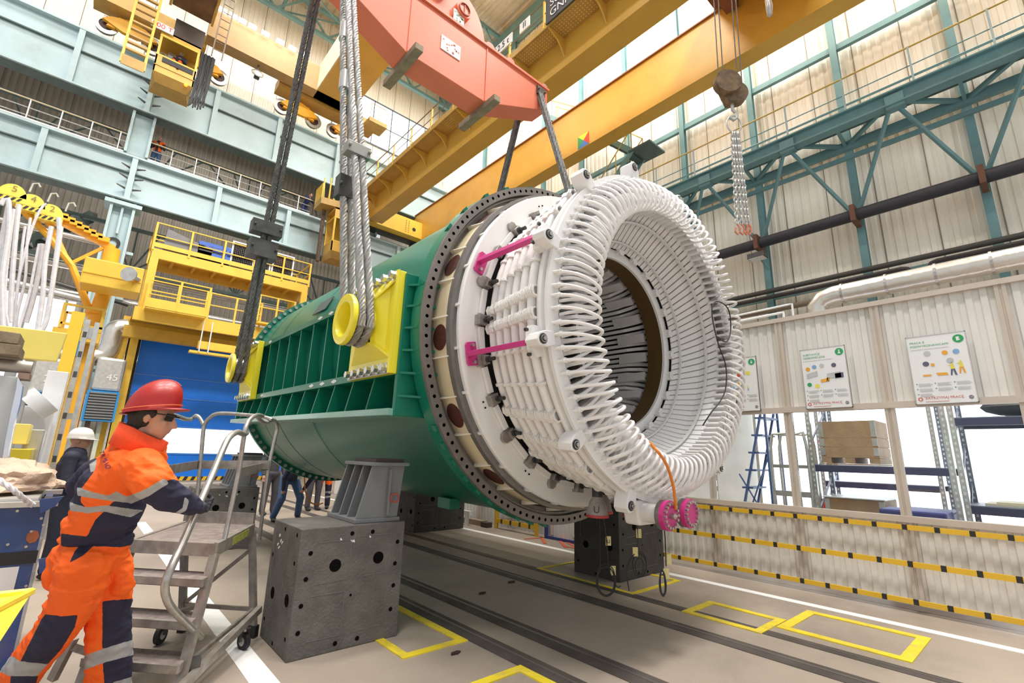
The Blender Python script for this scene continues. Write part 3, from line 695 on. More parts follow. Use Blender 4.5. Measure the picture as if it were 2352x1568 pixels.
# clamps and ferrules
cl=mat('grey_casting',(.33,.33,.31),.5,metal=.5)
def clampat(par,p,w_,d_,h_,m_=cl,name='rope_clamp'):
    b=MB().box(-w_/2,w_/2,-d_/2,d_/2,-h_/2,h_/2); 
    for x in (-w_*.42,w_*.42): b.cyl((x,-d_*.75,0),(x,d_*.75,0),.018,6)
    b.xf(Matrix.Translation(p)); return build(name,b,m_,par,bevel=.006)
# points along the falls
def fall(cx,cy,top,f,s,wr=.2):
    b=G(cx,cy,0); d=Vector(top)-b; return b+Vector((0,s*wr*(1-f*.9),0))+d*f
clampat(s1,fall(-2.13,.17,(1.62,6.0,9.6),.285,-1),.26,.14,.13)
clampat(s1,fall(-2.13,.17,(1.62,6.0,9.6),.235,1),.2,.14,.26,dksteel)
clampat(s2,fall(-2.13,4.79,(1.62,6.82,9.6),.28,0),.42,.26,.3,dksteel); clampat(s2,fall(-2.13,4.79,(1.62,6.82,9.6),.33,0),.46,.2,.22,dksteel)
for f in (.47,.6): q=fall(-2.13,.17,(1.62,6.0,9.6),f,1); build('swaged_ferrule',MB().cyl(q-Vector((0,.01,.13)),q+Vector((0,.01,.13)),.075,14),mat('bright_sleeve',(.75,.75,.75),.3,metal=.6),s1,smooth=True)
clampat(s3,Vector((6.1,6.28,9.15)),.22,.16,.2,dksteel)
build('chafe_rope',ropem(MB(),[(6.25,6.4,9.4),(5.9,6.38,9.4),(5.4,6.38,9.4)],.045,4,.2),mat('pale_rope',(.6,.56,.52),.6),s3,smooth=True)
# ================================================================ the stator
green=mat('stator_green',(.006,.17,.105),.32,var=.05,scale=1.5,coat=.06); green.node_tree.nodes['Principled BSDF'].inputs['Specular IOR Level'].default_value=.38
greenD=mat('stator_green_plain',(.012,.15,.10),.33,var=.05)
grey=mat('flange_grey',(.22,.20,.185),.42,metal=.5,var=.12,scale=10)
holem=mat('bolt_hole_dark',(.006,.005,.005),.95); holem.node_tree.nodes['Principled BSDF'].inputs['Specular IOR Level'].default_value=.05
creamS=mat('cream_enamel',(.72,.62,.42),.4,var=.04)
brown=mat('port_brown',(.075,.02,.012),.7,var=.3,scale=30)
wsh=mat('white_enamel',(.80,.785,.77),.33,var=.03,coat=.2)
wroll=mat('white_hose',(.82,.80,.79),.38,var=.03,bump=.15,bscale=30)
wcord=mat('white_cord',(.80,.78,.75),.6,var=.06,scale=20,bump=.6,bscale=60)
greyw=mat('light_grey_panel',(.45,.44,.44),.4)
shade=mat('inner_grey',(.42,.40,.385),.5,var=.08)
stt=thing('generator_stator','huge green and white generator stator with a coiled white end winding, hanging in rope slings','generator',(GX,GY,GZ),(GT,0,0))
L=dict(parent=stt,local=True)
NS=160
build('shell',MB().lathe([(1.70,-.44),(1.79,-.44),(1.79,-.36),(1.775,-.34),(1.775,5.62),(1.87,5.64),(1.87,5.74),(1.70,5.74)],NS),green,smooth=True,**L)
sm=MB()
for y in (2.6,4.1,4.9): sm.lathe([(1.776,y),(1.779,y+.008),(1.776,y+.016)],NS)
build('weld_seam',sm,greenD,**L)
# green rim with the dark drilled ring
build('green_rim',MB().lathe([(1.775,-.30),(1.84,-.36),(1.835,-.50),(1.80,-.50)],NS),green,smooth=True,ang=20,**L)
fm=MB(); fm.holed(1.745,1.832,-.54,128,.0165,seg=12,depth=.05); fm.lathe([(1.832,-.54),(1.834,-.49)],NS); fm.lathe([(1.745,-.54),(1.745,-.47),(1.73,-.47),(1.73,-.50),(1.715,-.50),(1.715,-.46),(1.67,-.46)],NS)
build('drilled_flange',fm,[grey,holem],**L)
# rear flange bolts (the ones that show)
rb_=MB().cyl((1.825,5.60,0),(1.825,5.655,0),.032,8)
r0=build('flange_bolt',rb_,steel,**L); k=0
for i in range(90):
    a=2*PI*i/90
    if i and (math.cos(a)<.25): rot_copy(r0,stt,-a)
r0.matrix_basis=Matrix.Rotation(-PI*.62,4,'Y')
build('rear_cover',MB().lathe([(1.70,5.75),(1.0,5.95),(.0,5.95)],64),greenD,smooth=True,**L)
# green clips round the front
cp=MB().hexa([(1.78,-.5,-.03),(1.86,-.5,-.03),(1.80,-.28,-.03),(1.775,-.28,-.03),(1.78,-.5,.03),(1.86,-.5,.03),(1.80,-.28,.03),(1.775,-.28,.03)])
c0=build('flange_gusset',cp,green,**L)
for d in (-149,-143.5,-138,-132,-126.4,-121,-115,-109,-103,150,141,130,120,108): rot_copy(c0,stt,-rad(d))
c0.matrix_basis=Matrix.Rotation(rad(97),4,'Y')
# cream drum with round ports and fins
dr=MB(); npt=15; Rr=1.67
build('cream_drum',MB().lathe([(Rr,-.46),(Rr,-.70)],NS),creamS,smooth=True,**L)
for i in range(npt):
    a=rad(186+24*i); p=MB(); n=24; cc=p.V(Vector(((Rr+.004)*math.cos(a),-.57,(Rr+.004)*math.sin(a)))); ring=[]
    for k in range(n):
        t=2*PI*k/n; aa=a+.105*math.cos(t)/Rr*1.1; ring.append(p.V(Vector(((Rr+.004)*math.cos(aa),-.572+.105*math.sin(t),(Rr+.004)*math.sin(aa)))))
    for k in range(n): p.F(cc,ring[k],ring[(k+1)%n])
    build('port_hole',p,brown,**L)
f0=build('cream_fin',MB().hexa([(1.66,-.69,-.006),(1.675,-.69,-.006),(1.71,-.47,-.006),(1.66,-.46,-.006),(1.66,-.69,.006),(1.675,-.69,.006),(1.71,-.47,.006),(1.66,-.46,.006)]),mat('cream_edge',(.85,.8,.68),.4),**L)
for i in range(1,30): rot_copy(f0,stt,-rad(180-12*i))
f0.matrix_basis=Matrix.Rotation(-rad(180),4,'Y')
build('grey_ring',MB().lathe([(1.66,-.66),(1.675,-.67),(1.675,-.73),(1.64,-.735),(1.635,-.70)],NS),grey,smooth=True,ang=20,**L)
build('grey_recess',MB().lathe([(1.635,-.70),(1.60,-.71),(1.60,-.80)],NS),greyw,smooth=True,ang=20,**L)
f1=build('white_fin',MB().box(1.60,1.64,-.80,-.71,-.012,.012),wsh,**L)
for i in range(1,27): rot_copy(f1,stt,-rad(190-13.33*i))
f1.matrix_basis=Matrix.Rotation(-rad(190),4,'Y')
build('face_disc',MB().lathe([(1.60,-.74),(1.63,-.76),(1.635,-.80),(1.625,-.82),(1.42,-.835),(1.42,-.76),(1.30,-.74)],NS),wsh,smooth=True,ang=25,**L)
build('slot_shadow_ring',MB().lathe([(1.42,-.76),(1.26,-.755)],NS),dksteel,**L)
tiny=MB()
for d in (-152,-150,-123,-121,118,120): 
    a=rad(d); q=Vector((1.53*math.cos(a),-.832,1.53*math.sin(a))); tiny.cyl(q,q-Vector((0,.006,0)),.008,8)
build('tapped_hole',tiny,holem,**L)
# clamps and bars round the disc
clm=mat('clamp_steel',(.34,.31,.29),.4,metal=.6,var=.2,scale=20)
boltb=mat('black_bolt',(.03,.03,.03),.4)
for i in range(26):
    a=rad(181-13.85*i)
    if -rad(75)<((a+PI)%(2*PI)-PI)<rad(80): continue
    M=Matrix.Rotation(-a,4,'Y')
    if i%2==0: b=MB().box(1.40,1.49,-.90,-.83,-.045,.045)
    else: b=MB().prism([(1.40,-.83,-.05),(1.50,-.83,-.05),(1.53,-.83,-.02),(1.53,-.83,.02),(1.50,-.83,.05),(1.40,-.83,.05)],(0,-.03,0)); b.box(1.40,1.46,-.90,-.86,-.04,.04)
    c=build('clamp_block',b.xf(M),clm,**L,bevel=.004)
    build('clamp_bolt',MB().cyl((1.425,-.88,0),(1.425,-.99,0),.017,10).cyl((1.425,-.89,0),(1.425,-.925,0),.028,6).xf(M),boltb,c,local=True)
    M2=Matrix.Rotation(-(a-rad(6.9)),4,'Y'); build('clamp_bar',MB().box(1.405,1.46,-.865,-.835,-.115,.115).xf(M2),wsh,**L,bevel=.004)
# winding basket: cone, hoses round it, lashings
def RB(y): return 1.30+(-.86-y)*.205
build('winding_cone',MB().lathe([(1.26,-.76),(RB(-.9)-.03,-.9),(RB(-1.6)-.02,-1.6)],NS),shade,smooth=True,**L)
HY=[-.93,-1.05,-1.17,-1.29,-1.41,-1.53]
for j,y in enumerate(HY):
    R_=RB(y)+.035
    m_=MB(); pts=[(R_*math.cos(2*PI*k/120),y,R_*math.sin(2*PI*k/120)) for k in range(120)]
    m_.tube(pts,.047,12,closed=True,rs=[(.047,.040)]*120); build('support_hose',m_,wroll,smooth=True,**L)
def lash(full):
    m_=MB(); rr=random.Random(5)
    if full:
        for j in range(46):
            y=-.87-.016*j; R_=RB(y)+.035+.052+.006*math.sin(j*1.3)+(-.012 if (j%7.5)<1 else 0)
            m_.tube([(R_-.05,y+.008,-.045),(R_-.004,y+.004,-.036),(R_+.008,y,0),(R_-.004,y-.004,.036),(R_-.05,y-.008,.045)],.0105,5)
    else:
        for y in HY:
            R_=RB(y)+.035
            m_.lathe([(.050,-.016),(.057,-.01),(.057,.01),(.050,.016)],14,'z').v
    return m_
l1=build('cord_lashing',lash(True),wcord,smooth=True,**L)
m_=MB()
for y in HY:
    R_=RB(y)+.035; t=MB().lathe([(.044,-.014),(.057,-.012),(.059,0),(.057,.012),(.044,.014)],16,'z'); t.xf(Matrix.Translation((R_,y,0))); b=len(m_.v); m_.v+=t.v; m_.f+=[tuple(i+b for i in f) for f in t.f]; m_.m+=t.m
l2=build('hose_collar',m_,wcord,smooth=True,**L)
pat='FCCFFFCCFFCFFCCFFFCFFCCFFCCFFCCFFCCF'
for i in range(36):
    if i in (0,1): continue
    rot_copy(l1 if pat[i]=='F' else l2,stt,-rad(-176+10.1*i))
l1.matrix_basis=Matrix.Rotation(rad(176),4,'Y'); l2.matrix_basis=Matrix.Rotation(rad(166),4,'Y')
# big white end ring
build('end_ring',MB().lathe([(1.42,-1.60),(1.50,-1.60),(1.505,-1.62),(1.50,-1.645),(1.47,-1.65),(1.47,-1.675),(1.498,-1.68),(1.50,-1.71),(1.40,-1.725),(1.36,-1.70),(1.36,-1.60),(1.42,-1.60)],NS),wsh,smooth=True,ang=25,**L)
# lugs with rubber eyes
eye=[]
for i in range(12):
    a=rad(104.5+29.2*i)
    if i>=7 : a=rad(104.5+29.2*6+31*(i-6))
    M=Matrix.Rotation(-a,4,'Y')
    lg=MB().prism([(1.46,-1.73,-.05),(1.55,-1.73,-.06),(1.62,-1.73,-.045),(1.645,-1.73,0),(1.62,-1.73,.045),(1.55,-1.73,.06),(1.46,-1.73,.05)],(0,.13,0)).xf(M)
    o=build('lifting_lug',lg,wsh,smooth=True,**L,bevel=.006)
    build('rubber_eye',MB().cyl((1.585,-1.735,0),(1.585,-1.73,0),.038,18).xf(M),boltb,o,local=True)
    e=MB().cyl((1.585,-1.742,0),(1.585,-1.734,0),.027,16); build('eye_bolt',MB().cyl((1.585,-1.755,0),(1.585,-1.737,0),.016,6).lathe([(.022,-.003),(.028,-.003),(.028,.003),(.022,.003)],16,'y',c=(1.585,-1.739,0)).xf(M),steel,o,local=True)
# magenta arms
mag=mat('magenta_paint',(.58,.03,.22),.35,var=.05,coat=.2)
for a,nm in ((161.3,'PL'),(192.3,'P6')):
    M=Matrix.Rotation(-rad(a),4,'Y')
    o=build('magenta_arm',MB().box(1.55,1.60,-1.56,-.86,-.021,.021).xf(M),mag,**L,bevel=.004)
    build('arm_foot',MB().box(1.49,1.60,-.86,-.84,-.07,.07).xf(M) if False else MB().prism([(1.50,-.835,-.10),(1.585,-.835,-.10),(1.60,-.835,-.08),(1.60,-.835,.08),(1.585,-.835,.10),(1.50,-.835,.10)],(0,-.025,0)).xf(M),mag,o,local=True)
    build('foot_bolt',MB().cyl((1.545,-.86,-.072),(1.545,-.885,-.072),.016,6).cyl((1.545,-.86,.072),(1.545,-.885,.072),.016,6).xf(M),steel,o,local=True)
    build('arm_bracket',MB().prism([(1.50,-1.57,-.11),(1.57,-1.57,-.12),(1.60,-1.57,-.05),(1.60,-1.57,.05),(1.57,-1.57,.12),(1.50,-1.57,.11)],(0,-.06,0)).xf(M),wsh,o,local=True)
    build('bracket_bolt',MB().cyl((1.60,-1.60,-.09),(1.625,-1.60,-.09),.014,8).cyl((1.60,-1.60,.09),(1.625,-1.60,.09),.014,8).xf(M),boltb,o,local=True)
q=Matrix.Rotation(-rad(187.7),4,'Y')@Vector((1.60,-1.66,0))
# hose loops of the end winding
NL=96; dth=2*PI/NL
def loop_mb():
    m_=MB(); d=dth
    def P(r,y,t): return (r*math.cos(t),y,r*math.sin(t))
    K=[P(1.43,-1.70,0),P(1.435,-1.755,0),P(1.40,-1.83,.1*d),P(1.33,-1.90,.35*d),P(1.24,-1.935,.7*d),P(1.16,-1.925,1.0*d),P(1.125,-1.88,1.25*d),P(1.125,-1.84,1.5*d),P(1.16,-1.80,1.7*d),P(1.24,-1.80,1.9*d),P(1.33,-1.78,2.1*d),P(1.385,-1.72,2.25*d)]
    S=smoothpath(K,30); m_.tube(S,.0135,8)
    m_.cyl(P(1.415,-1.70,0),P(1.44,-1.775,0),.02,8); m_.cyl(P(1.44,-1.78,0),P(1.46,-1.70,0),.012,6)
    return m_
LJ=random.Random(4)
lo_=build('hose_loop',loop_mb(),wroll,smooth=True,**L)
for i in range(1,NL): rot_copy(lo_,stt,-dth*(i+LJ.uniform(-.12,.12)))
cb_=MB().hexa([(1.16,-1.72,-.017),(1.40,-1.70,-.02),(1.40,-1.62,-.02),(1.16,-1.60,-.017),(1.16,-1.72,.017),(1.40,-1.70,.02),(1.40,-1.62,.02),(1.16,-1.60,.017)])
cb_.hexa([(1.12,-1.86,-.010),(1.30,-1.80,-.012),(1.34,-1.70,-.012),(1.12,-1.70,-.010),(1.12,-1.86,.014),(1.30,-1.80,.016),(1.34,-1.70,.016),(1.12,-1.70,.014)])
cb0=build('coil_end',cb_,wsh,**L)
for i in range(1,NL): rot_copy(cb0,stt,-dth*(i+.5))
cb0.matrix_basis=Matrix.Rotation(-dth*.5,4,'Y')
bm_=MB(); P_=[]
for r,y in ((1.165,-1.70),(1.12,-1.60),(1.02,-1.40),(.95,-1.26)): pass
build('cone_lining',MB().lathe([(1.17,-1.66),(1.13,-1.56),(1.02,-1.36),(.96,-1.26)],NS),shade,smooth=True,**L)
bars=MB()
for i in range(NL):
    a=dth*i
    prof=[(1.15,-1.70),(1.09,-1.52),(.99,-1.35),(.95,-1.27)]
    for (r0,y0),(r1,y1) in zip(prof,prof[1:]):
        tw0=(-1.70-y0)*.35; tw1=(-1.70-y1)*.35; w0=dth*.40
        q=[]
        for (r,y,t) in ((r0,y0,a+tw0),(r1,y1,a+tw1)):
            for s,h in ((-1,0),(1,0),(1,-.03),(-1,-.03)): q.append(((r+h+.03)*math.cos(t+s*w0),y,(r+h+.03)*math.sin(t+s*w0)))
        bars.hexa(q[:4]+q[4:])
build('winding_bars',bars,wsh,**L)
tr_=MB()
for y,r in ((-1.60,1.095),(-1.36,.985)): tr_.lathe([(r,y-.012),(r-.012,y-.012),(r-.012,y+.012),(r,y+.012)],NS)
build('banding_ring',tr_,wsh,**L)
bx=MB().box(.915,.955,-1.30,-1.215,-.045,.045).box(.895,.93,-1.30,-1.28,-.03,.03)
b0=build('spacer_box',bx,wsh,bevel=.005,**L)
for i in range(1,24): rot_copy(b0,stt,-rad(15*i))
build('bore_lip',MB().lathe([(.96,-1.235),(.90,-1.24),(.862,-1.235),(.858,-1.21),(.96,-1.20)],NS),wsh,smooth=True,ang=25,**L)
build('brown_bore_ring',MB().lathe([(.858,-1.225),(.862,-1.22),(.868,-1.02),(.90,-1.02),(.90,-1.22)],NS),mat('resin_brown',(.10,.055,.014),.5,var=.1),smooth=True,ang=25,**L)
# inside: bars leaving the core and the core bore
jb=MB()
for i in range(NL):
    a=dth*i; w0=dth*.30
    for (r0,y0,r1,y1) in ((.90,.02,.90,-.72),(.90,-.72,.95,-.86),(.95,-.86,1.05,-.98)):
        q=[]
        for (r,y) in ((r0,y0),(r1,y1)):
            for s,h in ((-1,.04),(1,.04),(1,0),(-1,0)): q.append(((r+h)*math.cos(a+s*w0),y,(r+h)*math.sin(a+s*w0)))
        jb.hexa(q)
build('slot_bars',jb,wsh,**L)
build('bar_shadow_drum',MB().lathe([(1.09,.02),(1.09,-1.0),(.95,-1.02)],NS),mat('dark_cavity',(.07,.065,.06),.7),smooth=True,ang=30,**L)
greyw2=mat('spacer_pale',(.62,.60,.58),.5)
sp_=build('spacer_block',MB().box(.868,.91,-.98,-.62,-.05,.05),greyw2,**L)
for i in range(1,24): rot_copy(sp_,stt,-rad(15*i))
core=MB().lathe([(1.09,.02),(.90,.03),(.895,.05),(.895,3.2),(0,3.2)],NS)
build('core_bore',core,mat('core_grey',(.30,.29,.28),.5,var=.2,scale=25),smooth=True,ang=30,**L)
wd=mat('wedge_brown',(.24,.13,.03),.5,var=.2)
wm=MB()
for i in range(NL):
    a=dth*i; w0=dth*.25
    for y0,y1 in ((.03,.08),) + (((-.14,.08),) if i%12==0 else ()):
        q=[]
        for y in (y0,y1):
            for s,r in ((-1,.90),(1,.90),(1,.885),(-1,.885)): q.append((r*math.cos(a+s*w0),y,r*math.sin(a+s*w0)))
        wm.hexa(q)
build('slot_wedges',wm,wd,**L)
ln=MB()
for i in range(NL):
    a=dth*(i+.5); q=Vector((.892*math.cos(a),0,.892*math.sin(a)))
    for y in (.2,.35,.5,.65,.8,.95,1.1,1.25): ln.ball(q+Vector((0,y,0)),.006,5,4)
build('vent_holes',ln,holem,**L)
# side box frame with ribs (near side) and its twin on the far side
def sidebox(s):
    X=lambda v: -v*s if True else v
    def bx(m_,x0,x1,y0,y1,z0,z1): a,b=sorted((-s*x0,-s*x1)); return m_.box(a,b,y0,y1,z0,z1)
    lab='' 
    f=MB(); bx(f,1.70,1.885,-.30,5.45,.35,.42); build('box_top_rail',f,green,**L,bevel=.005)
    f=MB(); bx(f,1.62,1.885,-.30,5.45,-.50,-.42); build('box_middle_rail',f,green,**L,bevel=.005)
    f=MB(); bx(f,1.45,1.95,-.30,5.55,-.86,-.80); build('box_bottom_ledge',f,mat('ledge_pale_green',(.2,.42,.34),.3,coat=.4),**L,bevel=.005)
    f=MB(); bx(f,1.55,1.90,-.32,-.27,-.86,.42); build('box_end_plate',f,green,**L,bevel=.005)
    f=MB(); bx(f,1.55,1.90,5.42,5.47,-.86,.42); build('box_end_plate',f,green,**L)
    n=12
    for i in range(1,n):
        y=-.30+5.75*i/n
        w_=MB(); bx(w_,1.60,1.87,y-.014,y+.014,-.42,.35); build('upper_rib',w_,green,**L)
        w_=MB(); w_.prism([(-s*1.5,y-.012,-.50),(-s*1.87,y-.012,-.50),(-s*1.93,y-.012,-.80),(-s*1.45,y-.012,-.80)],(0,.024,0)); build('lower_rib',w_,green,**L)
    if s==1:
        for y in (1.15,1.5,1.85,4.0):
            m_=MB()
            for dz in (.385,-.46):
                for dy,rr in ((-.06,.010),(-.03,.016),(0,.022),(.03,.016),(.06,.010)): m_.cyl((-1.885,y+dy,dz),(-1.889,y+dy,dz),rr,8)
            build('white_marking',m_,white,**L)
sidebox(1); sidebox(-1)
# gussets between box end and front rim
for z in (.30,.10,-.10,-.30,-.50,-.70):
    x=math.sqrt(1.84**2-z*z)
    for s in (-1,):
        build('end_gusset',MB().prism([(s*1.60,-.32,z),(s*1.88,-.32,z),(s*(x),-.40,z),(s*(x),-.48,z),(s*1.60,-.48,z)],(0,0,.02)),green,**L)
# yellow trunnions
def trunnion(cy,s,full=True):
    t=[]
    x=lambda v:-s*v
    def bx(m_,x0,x1,y0,y1,z0,z1): a,b=sorted((x(x0),x(x1))); return m_.box(a,b,y0,y1,z0,z1)
    pl_=MB(); bx(pl_,1.886,1.95,cy-.46,cy+.46,-.50,.44)
    o=build('trunnion_plate',pl_,yeltrn,**L,bevel=.006)
    sp=MB(); sp.cyl((x(1.93),cy,0),(x(2.22),cy,0),.165,28,cap=False); build('trunnion_spool',sp,mat('worn_steel',(.45,.42,.38),.35,metal=.8,var=.2),o,local=True,smooth=True)
    ds=MB().lathe([(.165,-2.215*s if False else x(2.20)),(.235,x(2.20)),(.24,x(2.21)),(.24,x(2.235)),(.235,x(2.245)),(.185,x(2.25)),(.165,x(2.245)),(.155,x(2.22)),(.15,x(2.08)),(0,x(2.08))],40,'x',c=(0,cy,0)); build('trunnion_flange',ds,yeltrn,o,local=True,smooth=True,ang=35)
    # box web around the spool root
    wb=MB()
    for z1,z0 in ((.36,.20),(-.36,-.20)):   # sloping top and bottom webs
        wb.hexa([(x(1.95),cy-.40,z1),(x(1.95),cy+.40,z1),(x(2.03),cy+.15,z0),(x(2.03),cy-.15,z0),(x(1.95),cy-.40,z1+.025),(x(1.95),cy+.40,z1+.025),(x(2.03),cy+.15,z0+.025),(x(2.03),cy-.15,z0+.025)])
    for s_ in (-1,1):                        # side cheeks set in from the edge
        wb.hexa([(x(1.95),cy+s_*.30,-.34),(x(1.95),cy+s_*.27,-.34),(x(2.03),cy+s_*.12,-.20),(x(2.03),cy+s_*.15,-.20),(x(1.95),cy+s_*.30,.34),(x(1.95),cy+s_*.27,.34),(x(2.03),cy+s_*.12,.20),(x(2.03),cy+s_*.15,.20)])
    wb.lathe([(.165,x(1.99)),(.19,x(2.0)),(.19,x(2.04)),(.165,x(2.045))],28,'x',c=(0,cy,0))
    bx(wb,1.951,1.975,cy-.46,cy-.43,-.50,.44)
    build('trunnion_web',wb,yeltrn,o,local=True)
    for zz,zn in ((.405,1),(-.45,-1)):
        for k in range(6):
            y=cy-.38+.15*k; build('trunnion_bolt',MB().cyl((x(1.953),y,zz),(x(1.972),y,zz),.042,16).cyl((x(1.972),y,zz),(x(2.015),y,zz),.034,6),mat('zinc_bolt',(.62,.62,.6),.25,metal=.85),o,local=True)
        sb=MB(); bx(sb,1.95,1.954,cy-.455,cy+.455,zz-.05,zz+.05); build('steel_strip',sb,mat('strip_steel',(.5,.48,.46),.35,metal=.7,var=.1),o,local=True)
trunnion(.17,1); trunnion(4.79,1); trunnion(.17,-1); trunnion(4.79,-1)
# name plate, foot block
pn=MB()
for (a,b) in ((151.5,158.5),):
    g_=[]
    for t in (a,b):
        for y in (2.35,2.85): g_.append(Vector((1.785*math.cos(rad(t)),y,1.785*math.sin(rad(t)))))
    pn.hexa([g_[0],g_[1],g_[3],g_[2]]+[v*1.004 if False else v+Vector((-.01,0,.005)) for v in (g_[0],g_[1],g_[3],g_[2])])
build('name_plate',pn,mat('plate_dark',(.10,.12,.12),.4,metal=.4),**L)
build('foot_block',MB().box(-.70,-.56,.5,.74,-1.775,-1.66),green,**L,bevel=.006); build('foot_block',MB().box(.56,.70,.5,.74,-1.775,-1.66),green,**L)
# manifold and pipes with magenta blank flanges at the bottom of the end ring
mf=build('bottom_manifold',MB().hexa([(-.36,-1.70,-1.66),(.20,-1.70,-1.66),(.20,-1.55,-1.66),(-.36,-1.55,-1.66),(-.42,-1.70,-1.46),(.28,-1.70,-1.46),(.28,-1.55,-1.46),(-.42,-1.55,-1.46)]),wsh,bevel=.02,**L)
for px_,X_ in ((1535,-.30),(1585,.02)):
    z_=-1.555; e=build('pipe_stub',MB().cyl((X_,-1.62,z_),(X_,-1.86,z_),.075,18),wsh,smooth=True,**L)
    build('grey_flange',MB().cyl((X_,-1.86,z_),(X_,-1.895,z_),.115,24),grey,e,local=True,smooth=True)
    build('magenta_blank',MB().cyl((X_,-1.895,z_),(X_,-1.935,z_),.115,24),mag,e,local=True,smooth=True)
    bb=MB()
    for k in range(16): t=2*PI*k/16; bb.cyl((X_+.092*math.cos(t),-1.93,z_+.092*math.sin(t)),(X_+.092*math.cos(t),-1.955,z_+.092*math.sin(t)),.012,6)
    build('flange_bolts',bb,steel,e,local=True)
    if X_<-.1: build('valve_nipple',MB().cyl((X_,-1.93,z_),(X_,-1.975,z_),.022,8).cyl((X_-.03,-1.97,z_),(X_+.03,-1.97,z_),.01,6),steel,e,local=True)
# bushings hanging from the bottom with letters
for X_,Y_,let in ((-.28,-1.2,'U'),(.10,-1.32,'Y'),(-.02,-1.05,''),(.38,-1.1,'')):
    z_=-1.44
    b_=build('terminal_bushing',MB().lathe([(.045,z_+.02),(.045,z_-.05),(.075,z_-.10),(.10,z_-.20),(.10,z_-.215),(0,z_-.215)],18,'z',c=(X_,Y_,0)),mat('bushing_grey',(.33,.29,.27),.6,var=.15,scale=12),smooth=True,**L)
    build('bushing_rim',MB().lathe([(.102,z_-.195),(.104,z_-.215),(.098,z_-.22)],18,'z',c=(X_,Y_,0)),mat('rim_red',(.45,.05,.05),.5),b_,local=True)
    build('bushing_neck',MB().cyl((X_,Y_,z_+.03),(X_,Y_,z_-.045),.048,14),boltb,b_,local=True)
    if let: 
        d_=Vector((-.83,-.56,0)); base=Vector((X_,Y_,z_-.15))+d_*.095
        text_o=text(None,let,None,(0,0,0),(1,0,0),(0,1,0),1)
        tm=MB(); R_=Vector((.56,-.83,0))
        for v_ in text_o.v: tm.V(base+R_*v_.x*.08+Vector((0,0,1))*v_.y*.08)
        tm.f=text_o.f; tm.m=text_o.m; build('bushing_letter',tm,boltb,b_,local=True)
# orange and black cables on the winding, belonging to the test gear
def onring(pts,r,name,m_,lbl,cat):
    t=tag(build(name,MB().tube(smoothpath(pts,60),r,8),m_,smooth=True),lbl,cat); return t
def GL(x,y,Y): # survey pixel to the plane across the stator axis at local height Y
    d=_ray(x,y); n=Vector((0,math.cos(GT),math.sin(GT))); c=Vector((GX,GY,GZ))+n*Y; return CC+d*((c-CC).dot(n)/d.dot(n))
onring([GL(1460,999,-1.62),GL(1480,1007,-1.72),GL(1505,1030,-1.97),GL(1530,1065,-2.0),GL(1545,1110,-1.99),GL(1551,1150,-1.97),GL(1552,1168,-1.95)],.012,'orange_cable',mat('cable_orange',(.75,.22,.02),.45),'orange cable draped over the bottom of the white winding to the magenta flange','cable')
onring([GL(1648,773,-1.97),GL(1668,785,-1.98),GL(1678,760,-1.98),GL(1676,720,-1.98),GL(1665,700,-1.98),GL(1645,692,-1.97),GL(1636,705,-1.97),GL(1637,735,-1.97),GL(1650,790,-1.98),GL(1667,840,-1.98),GL(1667,890,-1.98),GL(1655,920,-1.97),GL(1635,945,-1.96),GL(1614,977,-1.9)],.006,'black_cable',black,'thin black cable looped over the right side of the white winding','cable')
